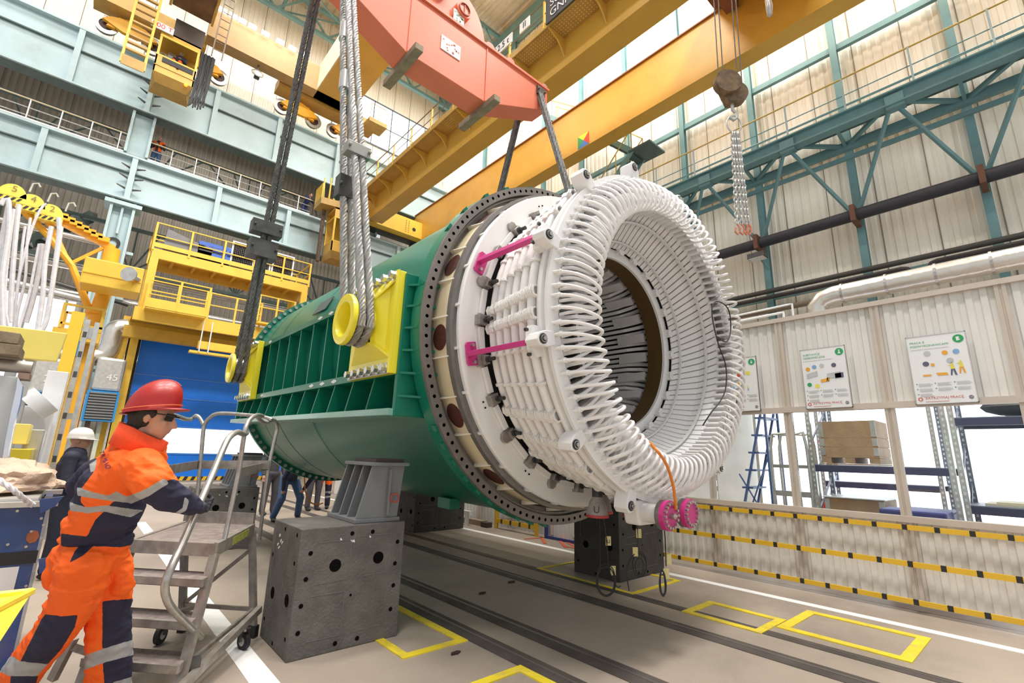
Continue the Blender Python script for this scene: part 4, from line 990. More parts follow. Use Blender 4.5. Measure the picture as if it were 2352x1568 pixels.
# ================================================================ cast blocks and brackets
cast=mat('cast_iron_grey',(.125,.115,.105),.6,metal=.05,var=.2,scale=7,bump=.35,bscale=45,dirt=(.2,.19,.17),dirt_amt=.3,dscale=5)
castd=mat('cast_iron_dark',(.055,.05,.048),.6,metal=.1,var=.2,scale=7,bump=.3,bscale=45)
seamd=mat('casting_line',(.16,.155,.145),.6,var=.2,scale=20)
def block(x0,x1,y0,y1,h,label,m_=cast,mark=True):
    t=thing('casting_block',label,'block',((x0+x1)/2,(y0+y1)/2,0))
    build('block_body',MB().box(x0,x1,y0,y1,0,h),m_,t,bevel=.008)
    hf=MB(); w=x1-x0; d=y1-y0
    def fh(u,v,r): hf.cyl((x0+u*w,y0-.0015,v*h),(x0+u*w,y0+.02,v*h),r,18)
    def sh(u,v,r): hf.cyl((x0-.0015,y0+u*d,v*h),(x0+.02,y0+u*d,v*h),r,18)
    for u,v,r in ((.33,.68,.047),(.74,.70,.047),(.10,.80,.017),(.085,.60,.017),(.07,.40,.017),(.07,.20,.017),(.93,.82,.017),(.92,.63,.017),(.92,.44,.017),(.91,.24,.017),(.46,.93,.017),(.66,.93,.017),(.40,.06,.017),(.60,.06,.017),(.5,.42,.01)): fh(u,v,r)
    for u,v,r in ((.2,.42,.045),(.72,.40,.045),(.12,.94,.015),(.55,.95,.015),(.1,.72,.015),(.9,.70,.015),(.9,.16,.015),(.1,.15,.015),(.5,.04,.015)): sh(u,v,r)
    build('bored_hole',hf,holem,t)
    ln=MB()
    def seg(a,b,c,d_,e=.004):
        p=(x0+a*w,y0-.001,b*h);q=(x0+c*w,y0-.001,d_*h); ln.beam(p,q,.003,e,(0,0,1) if abs(b-d_)<.1 else (1,0,0))
    for s in ((.16,.88,.46,.88),(.16,.55,.46,.56),(.46,.88,.46,.56),(.55,.90,.86,.90),(.55,.56,.86,.57),(.86,.9,.86,.57),(.14,.46,.44,.46),(.14,.12,.44,.12),(.44,.46,.44,.12),(.53,.12,.84,.13),(.84,.13,.84,.47)): seg(*s)
    ln.beam((x0-.001,y0+.4*d,.9*h),(x0-.001,y0+.4*d,.1*h),.003,.004,(0,1,0)); ln.beam((x0-.001,y0+.85*d,.9*h),(x0-.001,y0+.85*d,.5*h),.003,.004,(0,1,0))
    build('casting_line',ln,seamd,t)
    if mark:
        mk=MB(); rr=random.Random(2)
        for u,v in ((.36,.89),(.46,.87),(.48,.865),(.64,.89)): mk.prism([(x0+(u+.012*math.cos(k*1.26+rr.random()))*w,y0-.002,v*h+.012*math.sin(k*1.26)) for k in range(5)],(0,.002,0))
        for u,v in ((.72,.88),(.66,.84),(.75,.8),(.7,.78),(.6,.83)): mk.prism([(x0-.002,y0+(u+.03*math.cos(k*1.26+rr.random()))*d,v*h+.015*math.sin(k*1.26)) for k in range(5)],(.002,0,0))
        build('paint_splash',mk,white,t)
    return t
block(1.38,2.27,3.95,4.63,.91,'large dark cast-iron block in the foreground standing beside the mobile steps')
block(1.41,2.27,8.6,9.3,.9,'dark cast-iron block behind the mobile steps, under the rear end of the stator')
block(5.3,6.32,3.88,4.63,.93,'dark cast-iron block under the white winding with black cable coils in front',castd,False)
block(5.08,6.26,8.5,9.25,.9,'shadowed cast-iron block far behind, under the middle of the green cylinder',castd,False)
gp=mat('bracket_grey',(.19,.20,.21),.45,var=.06,dirt=(.2,.1,.06),dirt_amt=.25,dscale=6); gpd=mat('bracket_grey_inner',(.27,.28,.29),.5)
def bracket(dx,dy,z0,label):
    t=thing('support_bracket',label,'bracket',(2.03+dx,4.4+dy,z0))
    build('base_plate',MB().box(1.82+dx,2.24+dx,4.0+dy,4.6+dy,z0+.001,z0+.035),gp,t,bevel=.004)
    build('top_plate',MB().box(1.93+dx,2.29+dx,3.98+dy,4.58+dy,z0+.47,z0+.50),gp,t,bevel=.004)
    for k in range(4):
        y=4.02+.177*k+dy; build('rib_plate',MB().prism([(1.84+dx,y,z0+.036),(2.22+dx,y,z0+.036),(2.26+dx,y,z0+.469),(1.95+dx,y,z0+.469)],(0,.02,0)),gp,t)
    build('back_plate',MB().hexa([(2.18+dx,4.041+dy,z0+.036),(2.2+dx,4.041+dy,z0+.036),(2.2+dx,4.58+dy,z0+.036),(2.18+dx,4.58+dy,z0+.036),(2.22+dx,4.041+dy,z0+.469),(2.24+dx,4.041+dy,z0+.469),(2.24+dx,4.58+dy,z0+.469),(2.22+dx,4.58+dy,z0+.469)]),gp,t)
    build('front_stiffener',MB().box(2.10+dx,2.12+dx,3.985+dy,4.02+dy,z0+.06,z0+.44),gp,t)
    build('packing_pad',MB().box(1.99+dx,2.27+dx,4.05+dy,4.5+dy,z0+.501,z0+.53),mat('packing_brown',(.09,.06,.055),.6),t)
    q=Vector((2.16+dx,3.975+dy,z0+.2)); build('red_shackle',MB().tube([q+Vector((-.03,0,.03)),q+Vector((.02,-.01,.035)),q+Vector((.035,-.015,.0)),q+Vector((.02,-.01,-.035)),q+Vector((-.03,0,-.03)),q+Vector((-.035,0,.0))],.008,6,closed=True),mat('shackle_red',(.4,.07,.04),.5),t)
    return t
bracket(0,0,.91,'grey welded bracket with sloping ribs on the foreground cast-iron block')
bracket(0,4.65,.90,'grey ribbed bracket on the rear cast-iron block, seen through the steps')
# ================================================================ partition
XP=6.98
pf=mat('partition_frame',(.57,.50,.43),.5,var=.05); pw=mat('partition_sheet',(.78,.76,.72),.45,var=.04,scale=2)
pd=mat('partition_sheet_low',(.78,.75,.69),.45,var=.05,scale=1.5,dirt=(.3,.25,.2),dirt_amt=.3,dscale=2)
YS=[-2.03+1.09*k for k in range(19)]
mb=MB(); corr(mb,(XP+.02,-2.1,2.2),(0,1,0),(0,0,1),(-1,0,0),19.4,1.2,.121,.02); struct('wall_partition_upper',mb,pw)
mb=MB(); corr(mb,(XP+.02,-2.1,.1),(0,1,0),(0,0,1),(-1,0,0),8.2,.8,.121,.02); struct('wall_partition_lower',mb,pd)
mb=MB(); corr(mb,(XP+.06,6.1,.02),(0,1,0),(0,0,1),(-1,0,0),11.2,2.2,.121,.02); struct('wall_partition_far',mb,pw)
fr=MB()
for y in YS:
    fr.box(XP-.035,XP+.045,y-.045,y-.012,.06,3.43); fr.box(XP-.035,XP+.045,y+.012,y+.045,.06,3.43); fr.box(XP-.025,XP+.035,y-.012,y+.012,.06,3.43)
for z0,z1 in ((3.39,3.45),(2.15,2.22),(.9,.965)): fr.box(XP-.05,XP+.05,-2.1,17.2,z0,z1)
fr.box(XP-.03,XP+.03,-2.1,6.1,.06,.1)
struct('trim_17',fr,pf)
gs=glass('partition_glass')
for i,y in enumerate(YS[:7]):
    o=MB().box(XP-.003,XP+.003,y+.05,y+1.04,.97,2.14); struct('window_%d'%(i+2),o,gs)
# striped guard rails
yb=mat('guard_yellow',(.78,.47,.03),.45,var=.05); bkb=mat('guard_black',(.025,.022,.02),.5)
for z0,z1,k_,lb in ((.83,.88,0,'upper yellow and black striped guard rail along the partition, under the windows'),(.455,.51,1,'middle yellow and black striped guard rail along the partition'),(.085,.135,2,'lowest yellow and black striped guard rail along the partition, near the floor')):
    t=thing('guard_rail',lb,'guard rail',(XP-.12,2,z0)); 
    build('yellow_bar',MB().box(XP-.125,XP-.105,-1.5,5.2,z0,z1),yb,t)
    y=-1.2; k=0
    while y<5.2:
        build('black_band',MB().box(XP-.1265,XP-.1035,y,y+.045,z0-.0015,z1+.0015),bkb,t); y+=.27
    br=MB()
    for y in YS[:7]:
        if -1.5<y<5.2: br.box(XP-.105,XP-.036,y-.02,y+.02,z0+.01,z1-.01)
    build('rail_standoff',br,pf,t)
# posters
prnt=mat('poster_green',(.03,.36,.12),.5); pred=mat('poster_red',(.6,.1,.06),.5); pgry=mat('poster_grey',(.55,.57,.6),.5); pdk=mat('poster_dark',(.12,.13,.2),.5); pora=mat('poster_orange',(.85,.4,.05),.5); pyel=mat('poster_yellow',(.85,.75,.1),.5); pblu=mat('poster_blue',(.25,.42,.7),.5); pwh=mat('poster_white',(.84,.85,.86),.35,var=.02)
def poster(y0,y1,z0,z1,title,label,foot,icon,seed):
    t=thing('safety_poster',label,'poster',(XP-.06,(y0+y1)/2,z0))
    build('board',MB().box(XP-.065,XP-.05,y0,y1,z0,z1),pwh,t)
    e=MB()
    for a in ((y0,y1,z0,z0+.008),(y0,y1,z1-.008,z1),(y0,y0+.008,z0,z1),(y1-.008,y1,z0,z1)): e.box(XP-.068,XP-.049,*a)
    build('board_rim',e,galv,t)
    xf_=XP-.0665; U=(0,-1,0); W=y1-y0; H=z1-z0
    def pt(u,v): return Vector((xf_,y1-u*W,z1-v*H))
    for i,s in enumerate(title): text('title_lettering',s,prnt,pt(.06,.10+.055*i),U,(0,0,1),min(.046,.30/(max(len(q) for q in title)*.66)),t,.0012,'LEFT')
    build('subtitle_line',MB().box(xf_-.001,xf_,y1-.7*W,y1-.06*W,z1-.205*H,z1-.199*H),pgry,t)
    def disc(u,v,r,m_,nm,par=t): 
        p=pt(u,v); return build(nm,MB().cyl(p,p-Vector((.0012,0,0)),r,22),m_,par)
    d=disc(.87,.10,.045,prnt,'round_emblem')
    def sh(polys,m_,nm,par):
        q=MB()
        for po in polys: q.prism([pt(u,v)-Vector((.0013,0,0)) for u,v in po],(-.0008,0,0))
        return build(nm,q,m_,par)
    if icon=='flask': sh([[(.85,.07),(.89,.07),(.89,.078),(.85,.078)],[(.86,.078),(.88,.078),(.88,.10),(.905,.13),(.835,.13),(.86,.10)]],pwh,'emblem_mark',d)
    elif icon=='hand': sh([[(.835,.075),(.88,.07),(.895,.09),(.87,.10),(.9,.11),(.89,.125),(.84,.13)]],pwh,'emblem_mark',d)
    else: sh([[(.86,.07),(.88,.07),(.88,.11),(.86,.11)],[(.84,.10),(.90,.10),(.90,.112),(.84,.112)],[(.84,.112),(.855,.13),(.885,.13),(.9,.112)]],pwh,'emblem_mark',d)
    rr=random.Random(seed)
    for k,(u,v,r,m_) in enumerate({'flask':((.14,.34,.026,pora),(.29,.31,.026,pblu),(.46,.30,.026,pgry),(.72,.31,.027,pdk),(.14,.60,.026,prnt),(.31,.63,.026,pyel)),'hand':((.33,.27,.03,pgry),(.28,.42,.028,pdk),(.68,.40,.03,pgry),(.62,.28,.025,pora),(.8,.28,.028,pblu)),'hook':((.75,.30,.03,pyel),(.5,.32,.03,pred),(.45,.68,.03,pyel),(.3,.55,.028,pblu))}[icon]):
        dd=disc(u,v,r,m_,'picture_circle'); disc(u,v,r*.7,pwh if k%2 else pgry,'picture_inner',dd) if False else None
    def man(u,v,s,leg,top,par=t):
        pc=sh([[(u-.02*s,v),(u+.02*s,v),(u+.025*s,v+.05*s),(u-.025*s,v+.05*s)],[(u-.06*s,v+.005),(u-.02*s,v),(u-.02*s,v+.012*s)]],top,'printed_worker',par)
        sh([[(u-.025*s,v+.05*s),(u+.0*s,v+.05*s),(u-.02*s,v+.12*s),(u-.04*s,v+.12*s)],[(u+.0*s,v+.05*s),(u+.025*s,v+.05*s),(u+.045*s,v+.12*s),(u+.02*s,v+.12*s)]],leg,'printed_legs',par)
        p=pt(u,v-.015*s); build('printed_helmet',MB().cyl(p,p-Vector((.0012,0,0)),.008*s,12),pyel,par)
    if icon=='hand': man(.70,.46,1.25,pdk,pyel); man(.84,.44,1.25,pora,pyel); sh([[(.2,.575),(.34,.575),(.34,.6),(.2,.6)],[(.42,.56),(.6,.565),(.62,.6),(.45,.6)],[(.36,.42),(.42,.42),(.42,.46),(.36,.46)]],pora,'printed_machine',t)
    if icon=='flask': sh([[(.1,.42),(.35,.38),(.35,.46),(.1,.5)],[(.55,.44),(.85,.42),(.85,.52),(.55,.52)]],pgry,'printed_lab_bench',t); sh([[(.40,.53),(.6,.51),(.6,.56),(.40,.58)]],pora,'printed_crate',t); sh([[(.72,.45),(.9,.44),(.9,.52),(.72,.53)]],pdk,'printed_cabinet',t); man(.55,.5,.6,pdk,pyel)
    if icon=='hook': man(.48,.46,.9,pblu,pora); man(.72,.55,.6,pblu,pyel)
    q=MB()
    for c in range(3):
        for r in range(3 if c==0 else 2):
            for l in range(4):
                v=.70+.075*r+.013*l; u=.07+.31*c; q.box(xf_-.001,xf_,y1-(u+.22+.05*rr.random())*W,y1-(u+.03)*W,z1-(v+.004)*H,z1-v*H)
    build('small_print',q,pgry,t)
    q=MB()
    for c in range(3):
        for r in range(3 if c==0 else 2):
            p=pt(.07+.31*c,.705+.075*r); q.cyl(p,p-Vector((.0012,0,0)),.006,8)
    build('bullet',q,prnt,t)
    fo=build('stop_symbol',MB().lathe([(.013,0),(.021,0),(.021,.001),(.013,.001)],20,'x',c=pt(.09,.925)-Vector((.001,0,0)),closeprof=True),pred,t)
    text('foot_lettering',foot,pred,pt(.17,.915),U,(0,0,1),.036,t,.0012,'LEFT')
    build('foot_line',MB().box(xf_-.001,xf_,y1-.55*W,y1-.17*W,z1-.968*H,z1-.963*H),pred,t)
    g=disc(.9,.925,.019,pdk,'round_monogram'); text('monogram_lettering','GE',pwh,pt(.9,.925)-Vector((.0013,0,0)),U,(0,0,1),.022,g,.0006)
    return t
poster(.475,.985,2.17,2.94,('PRACA Z','PODWYKONAWCAMI'),'rightmost white safety poster, titled PRACA Z PODWYKONAWCAMI, on the corrugated partition','ZATRZYMAJ PRACĘ','hand',1)
poster(1.58,2.085,2.18,2.955,('SUBSTANCJE','NIEBEZPIECZNE'),'middle safety poster, titled SUBSTANCJE NIEBEZPIECZNE, above the middle partition window','ZATRZYMAJ PRACĘ','flask',2)
poster(2.645,3.15,2.19,2.96,('OPERACJE','DŹWIGOWE'),'leftmost safety poster, with green hook emblem, half behind the white winding','STOP WORK','hook',3)
# white conduit above the partition
tag(build('white_conduit',MB().tube([(XP+.1,5.5,3.52),(XP+.1,2.35,3.56),(XP+.1,2.28,3.56),(XP+.1,2.28,3.48)],.018,8).tube([(XP+.1,5.5,3.60),(XP+.1,2.22,3.66),(XP+.1,2.16,3.66),(XP+.1,2.16,3.48)],.014,8),white),'pair of white conduits running on top of the partition beside the winding','pipe')
# ---------------------------------------------------------------- the storeroom behind the windows
mb=MB().box(11.2,11.25,-3,8,0,3.2); struct('wall_storeroom',mb,mat('storeroom_white',(.85,.86,.88),.6))
bw=MB().box(11.12,11.18,-2.6,4.4,.35,3.0); bo=struct('window_9',bw,mat('bright_window',(1,1,1),.5,emit=(.93,.96,1),es=2.3))
bf=MB()
for y in (-2.6,4.4): bf.box(11.08,11.12,y-.03,y+.03,.35,3.0)
build('window_frame',bf,galv,bo)
rk=mat('rack_blue_grey',(.22,.25,.33),.45,metal=.3); rbm=mat('rack_beam_navy',(.05,.05,.12),.5)
def upright(mb,x,y,z1=2.9):
    mb.box(x-.03,x+.03,y-.03,y+.03,0,z1)
    for k in range(int(z1/.07)): pass
def rack(x0,y0,y1,label,levels,z1=3.0):
    t=thing('storage_rack',label,'rack',(x0+.4,(y0+y1)/2,0))
    for x in (x0,x0+.8):
        for y in (y0,y1):
            o=build('upright',MB().box(x-.025,x+.025,y-.03,y+.03,0,z1),galv if x==x0 else rk,t)
            h=MB()
            for k in range(int((z1-.3)/.075)): h.box(x-.0265,x-.0245,y-.011,y+.011,.2+.075*k,.235+.075*k)
            build('punched_slots',h,mat('slot_light',(.8,.82,.85),.5),o)
    for z in levels:
        build('shelf_beam',MB().box(x0-.02,x0+.02,y0,y1,z-.09,z),rbm,t); build('shelf_beam',MB().box(x0+.78,x0+.82,y0,y1,z-.09,z),rbm,t)
        build('shelf_panel',MB().box(x0-.02,x0+.82,y0,y1,z,z+.012),rk,t)
    b=MB(); k=0; z=.3
    while z<z1-.5: b.beam((x0,y1,z),(x0+.8,y1,z+.5),.02,.03); z+=.5
    build('rack_brace',b,rk,t); return t
rack(8.2,.93,2.47,'blue and grey storage rack behind the middle window, holding the stacked pallet box',(.62,1.48))
rack(8.2,-.85,.85,'blue and grey storage rack behind the right window, holding dark goods',(1.05,2.1))
rack(10.1,1.3,2.9,'pale rack deeper in the storeroom seen between the nearer racks',(1.2,))
pine=mat('pine_boards',(.42,.27,.15),.65,var=.15,scale=4,bump=.2)
def palbox(x0,x1,y0,y1,z0,hts,label,pal=True):
    t=thing('pallet_box',label,'pallet box',((x0+x1)/2,(y0+y1)/2,z0)); z=z0
    if pal:
        for y in (y0+.06,(y0+y1)/2,y1-.06): build('pallet_block',MB().box(x0,x1,y-.06,y+.06,z+.022,z+.10),pine,t)
        build('pallet_deck',MB().box(x0,x1,y0,y1,z,z+.02).box(x0,x1,y0,y1,z+.102,z+.122),pine,t); z+=.124
    for h in hts:
        build('side_board',MB().box(x0,x0+.02,y0+.02,y1-.02,z,z+h-.004).box(x1-.02,x1,y0+.02,y1-.02,z,z+h-.004).box(x0,x1,y0,y0+.02,z,z+h-.004).box(x0,x1,y1-.02,y1,z,z+h-.004),pine,t)
        for y in (y0+.0,y1-.06): build('corner_hinge',MB().box(x0-.006,x0,y,y+.06,z+.01,z+h-.015),galv,t)
        z+=h
    return t
palbox(8.25,8.95,1.66,2.36,1.494,(.13,.13,.24),'wooden pallet box of stacked collars on a pallet, upper shelf of the rack')
palbox(8.22,8.95,1.68,2.38,.634,(.2,.2),'lower wooden pallet box behind the middle window, covered with clear film',False)
tag(build('clear_film',MB().box(8.2,8.97,1.66,2.4,1.036,1.05),mat('film_white',(.8,.82,.84),.25)),'crumpled clear film lying over the lower wooden pallet box','film')
tag(build('plastic_crate',MB().box(8.25,8.9,1.0,1.55,.634,.95),mat('crate_blue',(.06,.07,.28),.5),bevel=.02),'dark blue plastic crate low behind the window post','crate')
tag(build('plastic_crate',MB().box(8.1,8.15+.02,.95,.96,.7,.71),mat('crate_blue',(.06,.07,.28),.5)),'tiny blue crate corner beside the rack upright','crate') if False else None
tag(build('plastic_crate',MB().box(7.6,8.1,.98,1.62,.02,.98),mat('crate_blue',(.06,.07,.28),.5),bevel=.02),'tall dark blue container standing in front of the racks behind the windows','crate')
tag(build('wrapped_load',MB().ball((8.6,.05,2.25),.35,14,8,(.9,1.6,.38)),mat('black_film',(.03,.03,.035),.4),smooth=True),'black wrapped load on the top shelf of the right rack','load')
tag(build('board_stack',MB().box(8.3,8.9,-.7,.7,1.063,1.09).box(8.32,8.85,-.6,.6,1.09,1.11),mat('paper_cream',(.7,.62,.45),.6)),'stack of cream sheets on the lower shelf of the right rack','boards')
tag(build('dark_drum',MB().cyl((8.6,-.3,1.513),(8.6,-.3,2.0),.24,20),mat('drum_dark',(.08,.08,.1),.5),smooth=True),'dark grey drum at the photo edge on the right rack','drum')
for i,(y,m_) in enumerate(((.55,pine),(.2,pine),(-.2,pine))):
    tag(build('cardboard_box',MB().box(9.0,9.5,y-.14,y+.14,2.6,2.85),mat('cardboard_%d'%i,(.5+.08*i,.36,.22),.7)),['brown box high behind the right window, nearest the rack post','middle brown box high behind the right window','rightmost brown box high behind the right window'][i],'box')
tag(build('box_shelf_board',MB().box(8.95,9.55,-.6,1.0,2.56,2.6),rk),'grey shelf board carrying the brown boxes behind the right window','shelf')
# blue warehouse ladder and aluminium trolley behind the left window
bl=mat('ladder_blue',(.07,.12,.28),.45)
lt=thing('warehouse_ladder','blue mobile warehouse ladder behind the left partition window','ladder',(8.7,3.4,0))
lm=MB()
for dx in (0,.55): lm.beam((8.5+dx,3.85,.05),(8.5+dx,3.25,2.35),.035,.035); lm.beam((8.5+dx,3.2,.05),(8.5+dx,3.2,2.35),.035,.035)
build('ladder_stile',lm,bl,lt)
for k in range(8):
    f=(k+.6)/8; y=3.85-.6*f; z=.05+2.3*f; build('ladder_step',MB().box(8.5,9.05,y-.09,y+.09,z-.02,z+.01),bl,lt)
b=MB(); b.beam((8.5,3.2,.4),(8.5,3.7,1.3),.02,.02).beam((8.5,3.7,.4),(8.5,3.2,1.6),.02,.02).beam((8.5,3.2,.2),(8.5,4.0,.2),.03,.03); build('ladder_brace',b,bl,lt)
at_=thing('aluminium_steps','aluminium hooped step frame behind the left window beside the rack','steps',(8.3,2.7,0))
for x in (8.15,8.5):
    build('hoop',MB().tube(smoothpath([(x,3.02,.3),(x,3.02,1.75),(x,2.92,1.93),(x,2.62,1.93),(x,2.52,1.8),(x,2.52,.3)],30),.022,8),galv,at_,smooth=True)
build('cross_bar',MB().beam((8.15,2.52,1.45),(8.15,3.02,1.45),.02,.05).beam((8.15,2.52,1.05),(8.15,3.02,1.05),.02,.08),galv,at_)
build('step_foot',MB().box(8.1,8.55,2.5,3.05,.0,.3),galv,at_)
rd=thing('red_rack','narrow red frame with red extinguisher seen past the window post','frame',(8.9,2.55,0))
build('red_frame',MB().tube([(9.2,2.55,.9),(9.2,2.55,1.85),(9.2,2.8,1.85),(9.2,2.8,.9)],.015,6,closed=True).beam((9.2,2.55,0),(9.2,2.55,.9),.03,.03),mat('frame_red',(.7,.05,.05),.5),rd)
build('extinguisher',MB().cyl((9.2,2.67,.35),(9.2,2.67,.95),.06,14),mat('frame_red',(.7,.05,.05),.5),rd,smooth=True)
# ---------------------------------------------------------------- far end of the partition
gt=thing('low_gate','low yellow posted barrier with striped board against the far part of the partition','barrier',(6.9,7.5,0))
build('gate_post',MB().box(6.83,6.89,8.12,8.18,0,.75),yb,gt); build('gate_post',MB().box(6.83,6.89,6.92,6.98,0,.75),yb,gt)
build('gate_board',MB().box(6.84,6.88,6.98,8.12,.12,.2),yb,gt); build('gate_board',MB().box(6.84,6.88,6.98,8.12,.5,.58),yb,gt)
bb=MB(); 
for k in range(4): 
    for z in (.118,.498): bb.box(6.838,6.882,7.1+.28*k,7.15+.28*k,z,z+.084)
build('black_band',bb,bkb,gt)
bp=thing('barrier_post','thin blue post with floor bar beside the low yellow barrier','frame',(6.9,6.7,0))
build('blue_post',MB().box(6.86,6.91,6.68,6.73,0,1.1),mat('deep_blue',(.03,.05,.25),.5),bp); build('blue_bar',MB().box(6.86,6.9,5.6,6.68,.01,.05),mat('deep_blue',(.03,.05,.25),.5),bp)
tag(build('timber_beam',MB().box(6.75,6.9,8.5,10.4,0,.11),wood),'brown timber beam lying on the floor by the far partition','timber')
tag(build('timber_beam',MB().box(6.7,6.85,8.28,8.48,0,.1),mat('dark_timber',(.06,.045,.035),.7)),'short dark timber end lying in front of the long beam','timber')
wr=thing('white_rail','white steel rail on feet standing by the far partition','rail',(6.6,9.4,0))
build('rail_bar',MB().box(6.55,6.62,8.7,10.6,.22,.3),white,wr); build('rail_foot',MB().box(6.55,6.62,8.8,8.86,0,.22).box(6.55,6.62,10.3,10.36,0,.22),white,wr)
# hanging black test cables with yellow tags
tagm=mat('tag_yellow',(.72,.62,.28),.6)
def hang(label,pts,coil,r0,tags,Yl,let=None):
    t=thing('test_cable',label,'cable',tuple(GL(*pts[0],Yl)))
    P_=[GL(x,y,Yl) for x,y in pts]; build('cable_lead',MB().tube(smoothpath(P_,24),.005,6),black,t)
    c=GL(*coil,Yl); m_=MB()
    e1=Vector((.7,-.5,0)); 
    for k,(rx,rz) in enumerate(r0): m_.tube([c+e1*rx*math.cos(2*PI*j/28)+Vector((0,0,rz*math.sin(2*PI*j/28)-.01*k)) for j in range(28)],.0045,6,closed=True)
    build('cable_coil',m_,black,t,smooth=True)
    for k,(x,y) in enumerate(tags):
        p=GL(x,y,Yl)-Vector((.3,.3,0)).normalized()*.012; o=build('paper_tag',MB().hexa([p+e1*-.028+Vector((0,0,-.045)),p+e1*.028+Vector((0,0,-.045)),p+e1*.028+Vector((0,.003,-.045)),p+e1*-.028+Vector((0,.003,-.045)),p+e1*-.028+Vector((0,0,.035)),p+e1*.028+Vector((0,0,.035)),p+e1*.028+Vector((0,.003,.035)),p+e1*-.028+Vector((0,.003,.035))]),tagm,t)
        if let and k==0: text('tag_letter',let,black,p-Vector((.003,.004,0))-Vector((0,0,.01)),e1,(0,0,1),.045,o,.0015)
hang('thin black cable coil hanging from the first grey bushing with a yellow tag marked U',[(1385,1188),(1392,1230),(1398,1300),(1405,1325),(1418,1348),(1425,1345)],(1392,1330),((.10,.13),(.09,.12),(.105,.12)),[(1397,1240),(1408,1308)],-1.15,'U')
hang('black cable coil hanging from the second grey bushing with a crumpled tag',[(1463,1195),(1465,1240),(1461,1265),(1445,1290),(1440,1320),(1445,1356)],(1469,1295),((.08,.11),(.075,.10),(.05,.07)),[(1467,1223),(1459,1265)],-1.25)
hang('narrow black cable bundle hanging beside the dark block under the magenta flanges',[(1524,1195),(1528,1240),(1530,1300)],(1522,1337),((.03,.09),(.022,.095),(.035,.08)),[(1535,1282),(1530,1315)],-1.7)

scm=mat('scrap_dark',(.04,.02,.018),.7)
for (x,y,r,lb) in ((1108,1363,.05,'small dark scrap on the floor between the middle rails'),(1175,1337,.055,'thin dark scrap on the floor farther along the middle rails'),(1047,1501,.045,'dark crumb of scrap just outside the yellow taped corner')):
    q=PZ(x,y,0); tag(build('floor_scrap',MB().prism([(q.x+r*math.cos(k*1.2)*(1+.3*(k%2)),q.y+r*.5*math.sin(k*1.2),.001) for k in range(5)],(0,0,.012)),scm),lb,'scrap')
# ================================================================ rapid door and yellow platform at the far end
blu=mat('door_blue',(.01,.20,.85),.42,var=.08,scale=1.2)
YD=24.3
zT=PY(309,765,YD).z; zw1=PY(540,987,YD).z; zw0=PY(530,1044,YD).z; xL=PY(300,900,YD).x; xR=7.2
dr_=thing('roll_up_door','tall blue roll-up fabric door with a white see-through band at the far end of the hall','door',((xL+xR)/2,YD,0))
build('door_curtain',MB().box(xL,xR,YD,YD+.05,zw1,zT).box(xL,xR,YD,YD+.05,.3,zw0),blu,dr_)
build('white_band',MB().box(xL,xR,YD,YD+.05,zw0,zw1),mat('door_white_band',(.9,.92,.95),.5,emit=(.95,.97,1),es=.9),dr_)
build('header_roll',MB().cyl((xL-.1,YD-.15,zT+.08),(xR,YD-.15,zT+.08),.17,14),blu,dr_,smooth=True)
rb=MB()
for z in (PY(301,857,YD).z,PY(288,905,YD).z,zw1,zw0): rb.box(xL,xR,YD-.03,YD,z-.03,z+.03)
build('curtain_batten',rb,mat('door_blue_light',(.06,.25,.75),.4),dr_)
build('bottom_bar',MB().box(xL,xR,YD-.02,YD+.03,.14,.3),yb,dr_)
bb=MB(); x=xL+.1
while x<xR: bb.prism([(x,YD-.022,.14),(x+.13,YD-.022,.14),(x+.2,YD-.022,.3),(x+.07,YD-.022,.3)],(0,.003,0)); x+=.27
build('hazard_stripe',bb,bkb,dr_)
jm=MB().box(xL-.32,xL-.16,YD-.25,YD+.1,0,zT+.3); build('jamb_white',jm,white,dr_)
build('jamb_black',MB().box(xL-.16,xL-.02,YD-.2,YD+.1,0,zT).box(xL-.42,xL-.32,YD-.2,YD+.1,0,zT),black,dr_)
build('jamb_yellow',MB().box(xL-.72,xL-.44,YD-.3,YD+.1,0,zT+.6),yel2,dr_)
build('rear_panel',MB().box(xL,xR,YD+.06,YD+.1,0,zT),white,dr_)
# platform
YP=22.0
def pp_(x,y): return PY(x,y,YP)
x0=pp_(350,590).x-.05; x1=pp_(705,680).x; zd=8.55
pt_=thing('maintenance_platform','two-level yellow steel platform with railings above the blue door','platform',((x0+x1)/2,YP+1.2,0))
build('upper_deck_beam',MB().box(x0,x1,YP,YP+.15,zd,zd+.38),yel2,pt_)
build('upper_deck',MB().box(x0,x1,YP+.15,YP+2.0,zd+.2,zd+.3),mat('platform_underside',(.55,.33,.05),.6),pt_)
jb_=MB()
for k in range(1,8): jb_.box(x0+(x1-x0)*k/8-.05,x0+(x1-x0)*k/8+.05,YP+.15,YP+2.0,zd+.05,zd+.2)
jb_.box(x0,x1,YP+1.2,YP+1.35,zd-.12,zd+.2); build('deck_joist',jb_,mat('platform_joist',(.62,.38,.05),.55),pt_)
build('toe_board',MB().box(x0,x1,YP-.02,YP,zd+.44,zd+.62),yel2,pt_)
for x in (x0+.12,x1-.12):
    for y in (YP+.1,YP+1.9): build('platform_post',MB().box(x-.13,x+.13,y-.1,y+.1,6.4,zd),yel2,pt_)
def railing(par,xa,xb,y,z,h,n,name='railing'):
    m_=MB(); 
    for k in range(n+1): x=xa+(xb-xa)*k/n; m_.box(x-.035,x+.035,y-.03,y+.03,z,z+h)
    for f in (1,.55): m_.box(xa,xb,y-.024,y+.024,z+h*f-.04,z+h*f)
    return build(name,m_,yel2,par)
railing(pt_,x0,x1,YP,zd+.3,1.15,5,'upper_railing'); railing(pt_,x0,x1,YP+1.95,zd+.3,1.15,5,'rear_railing')
sr=MB()
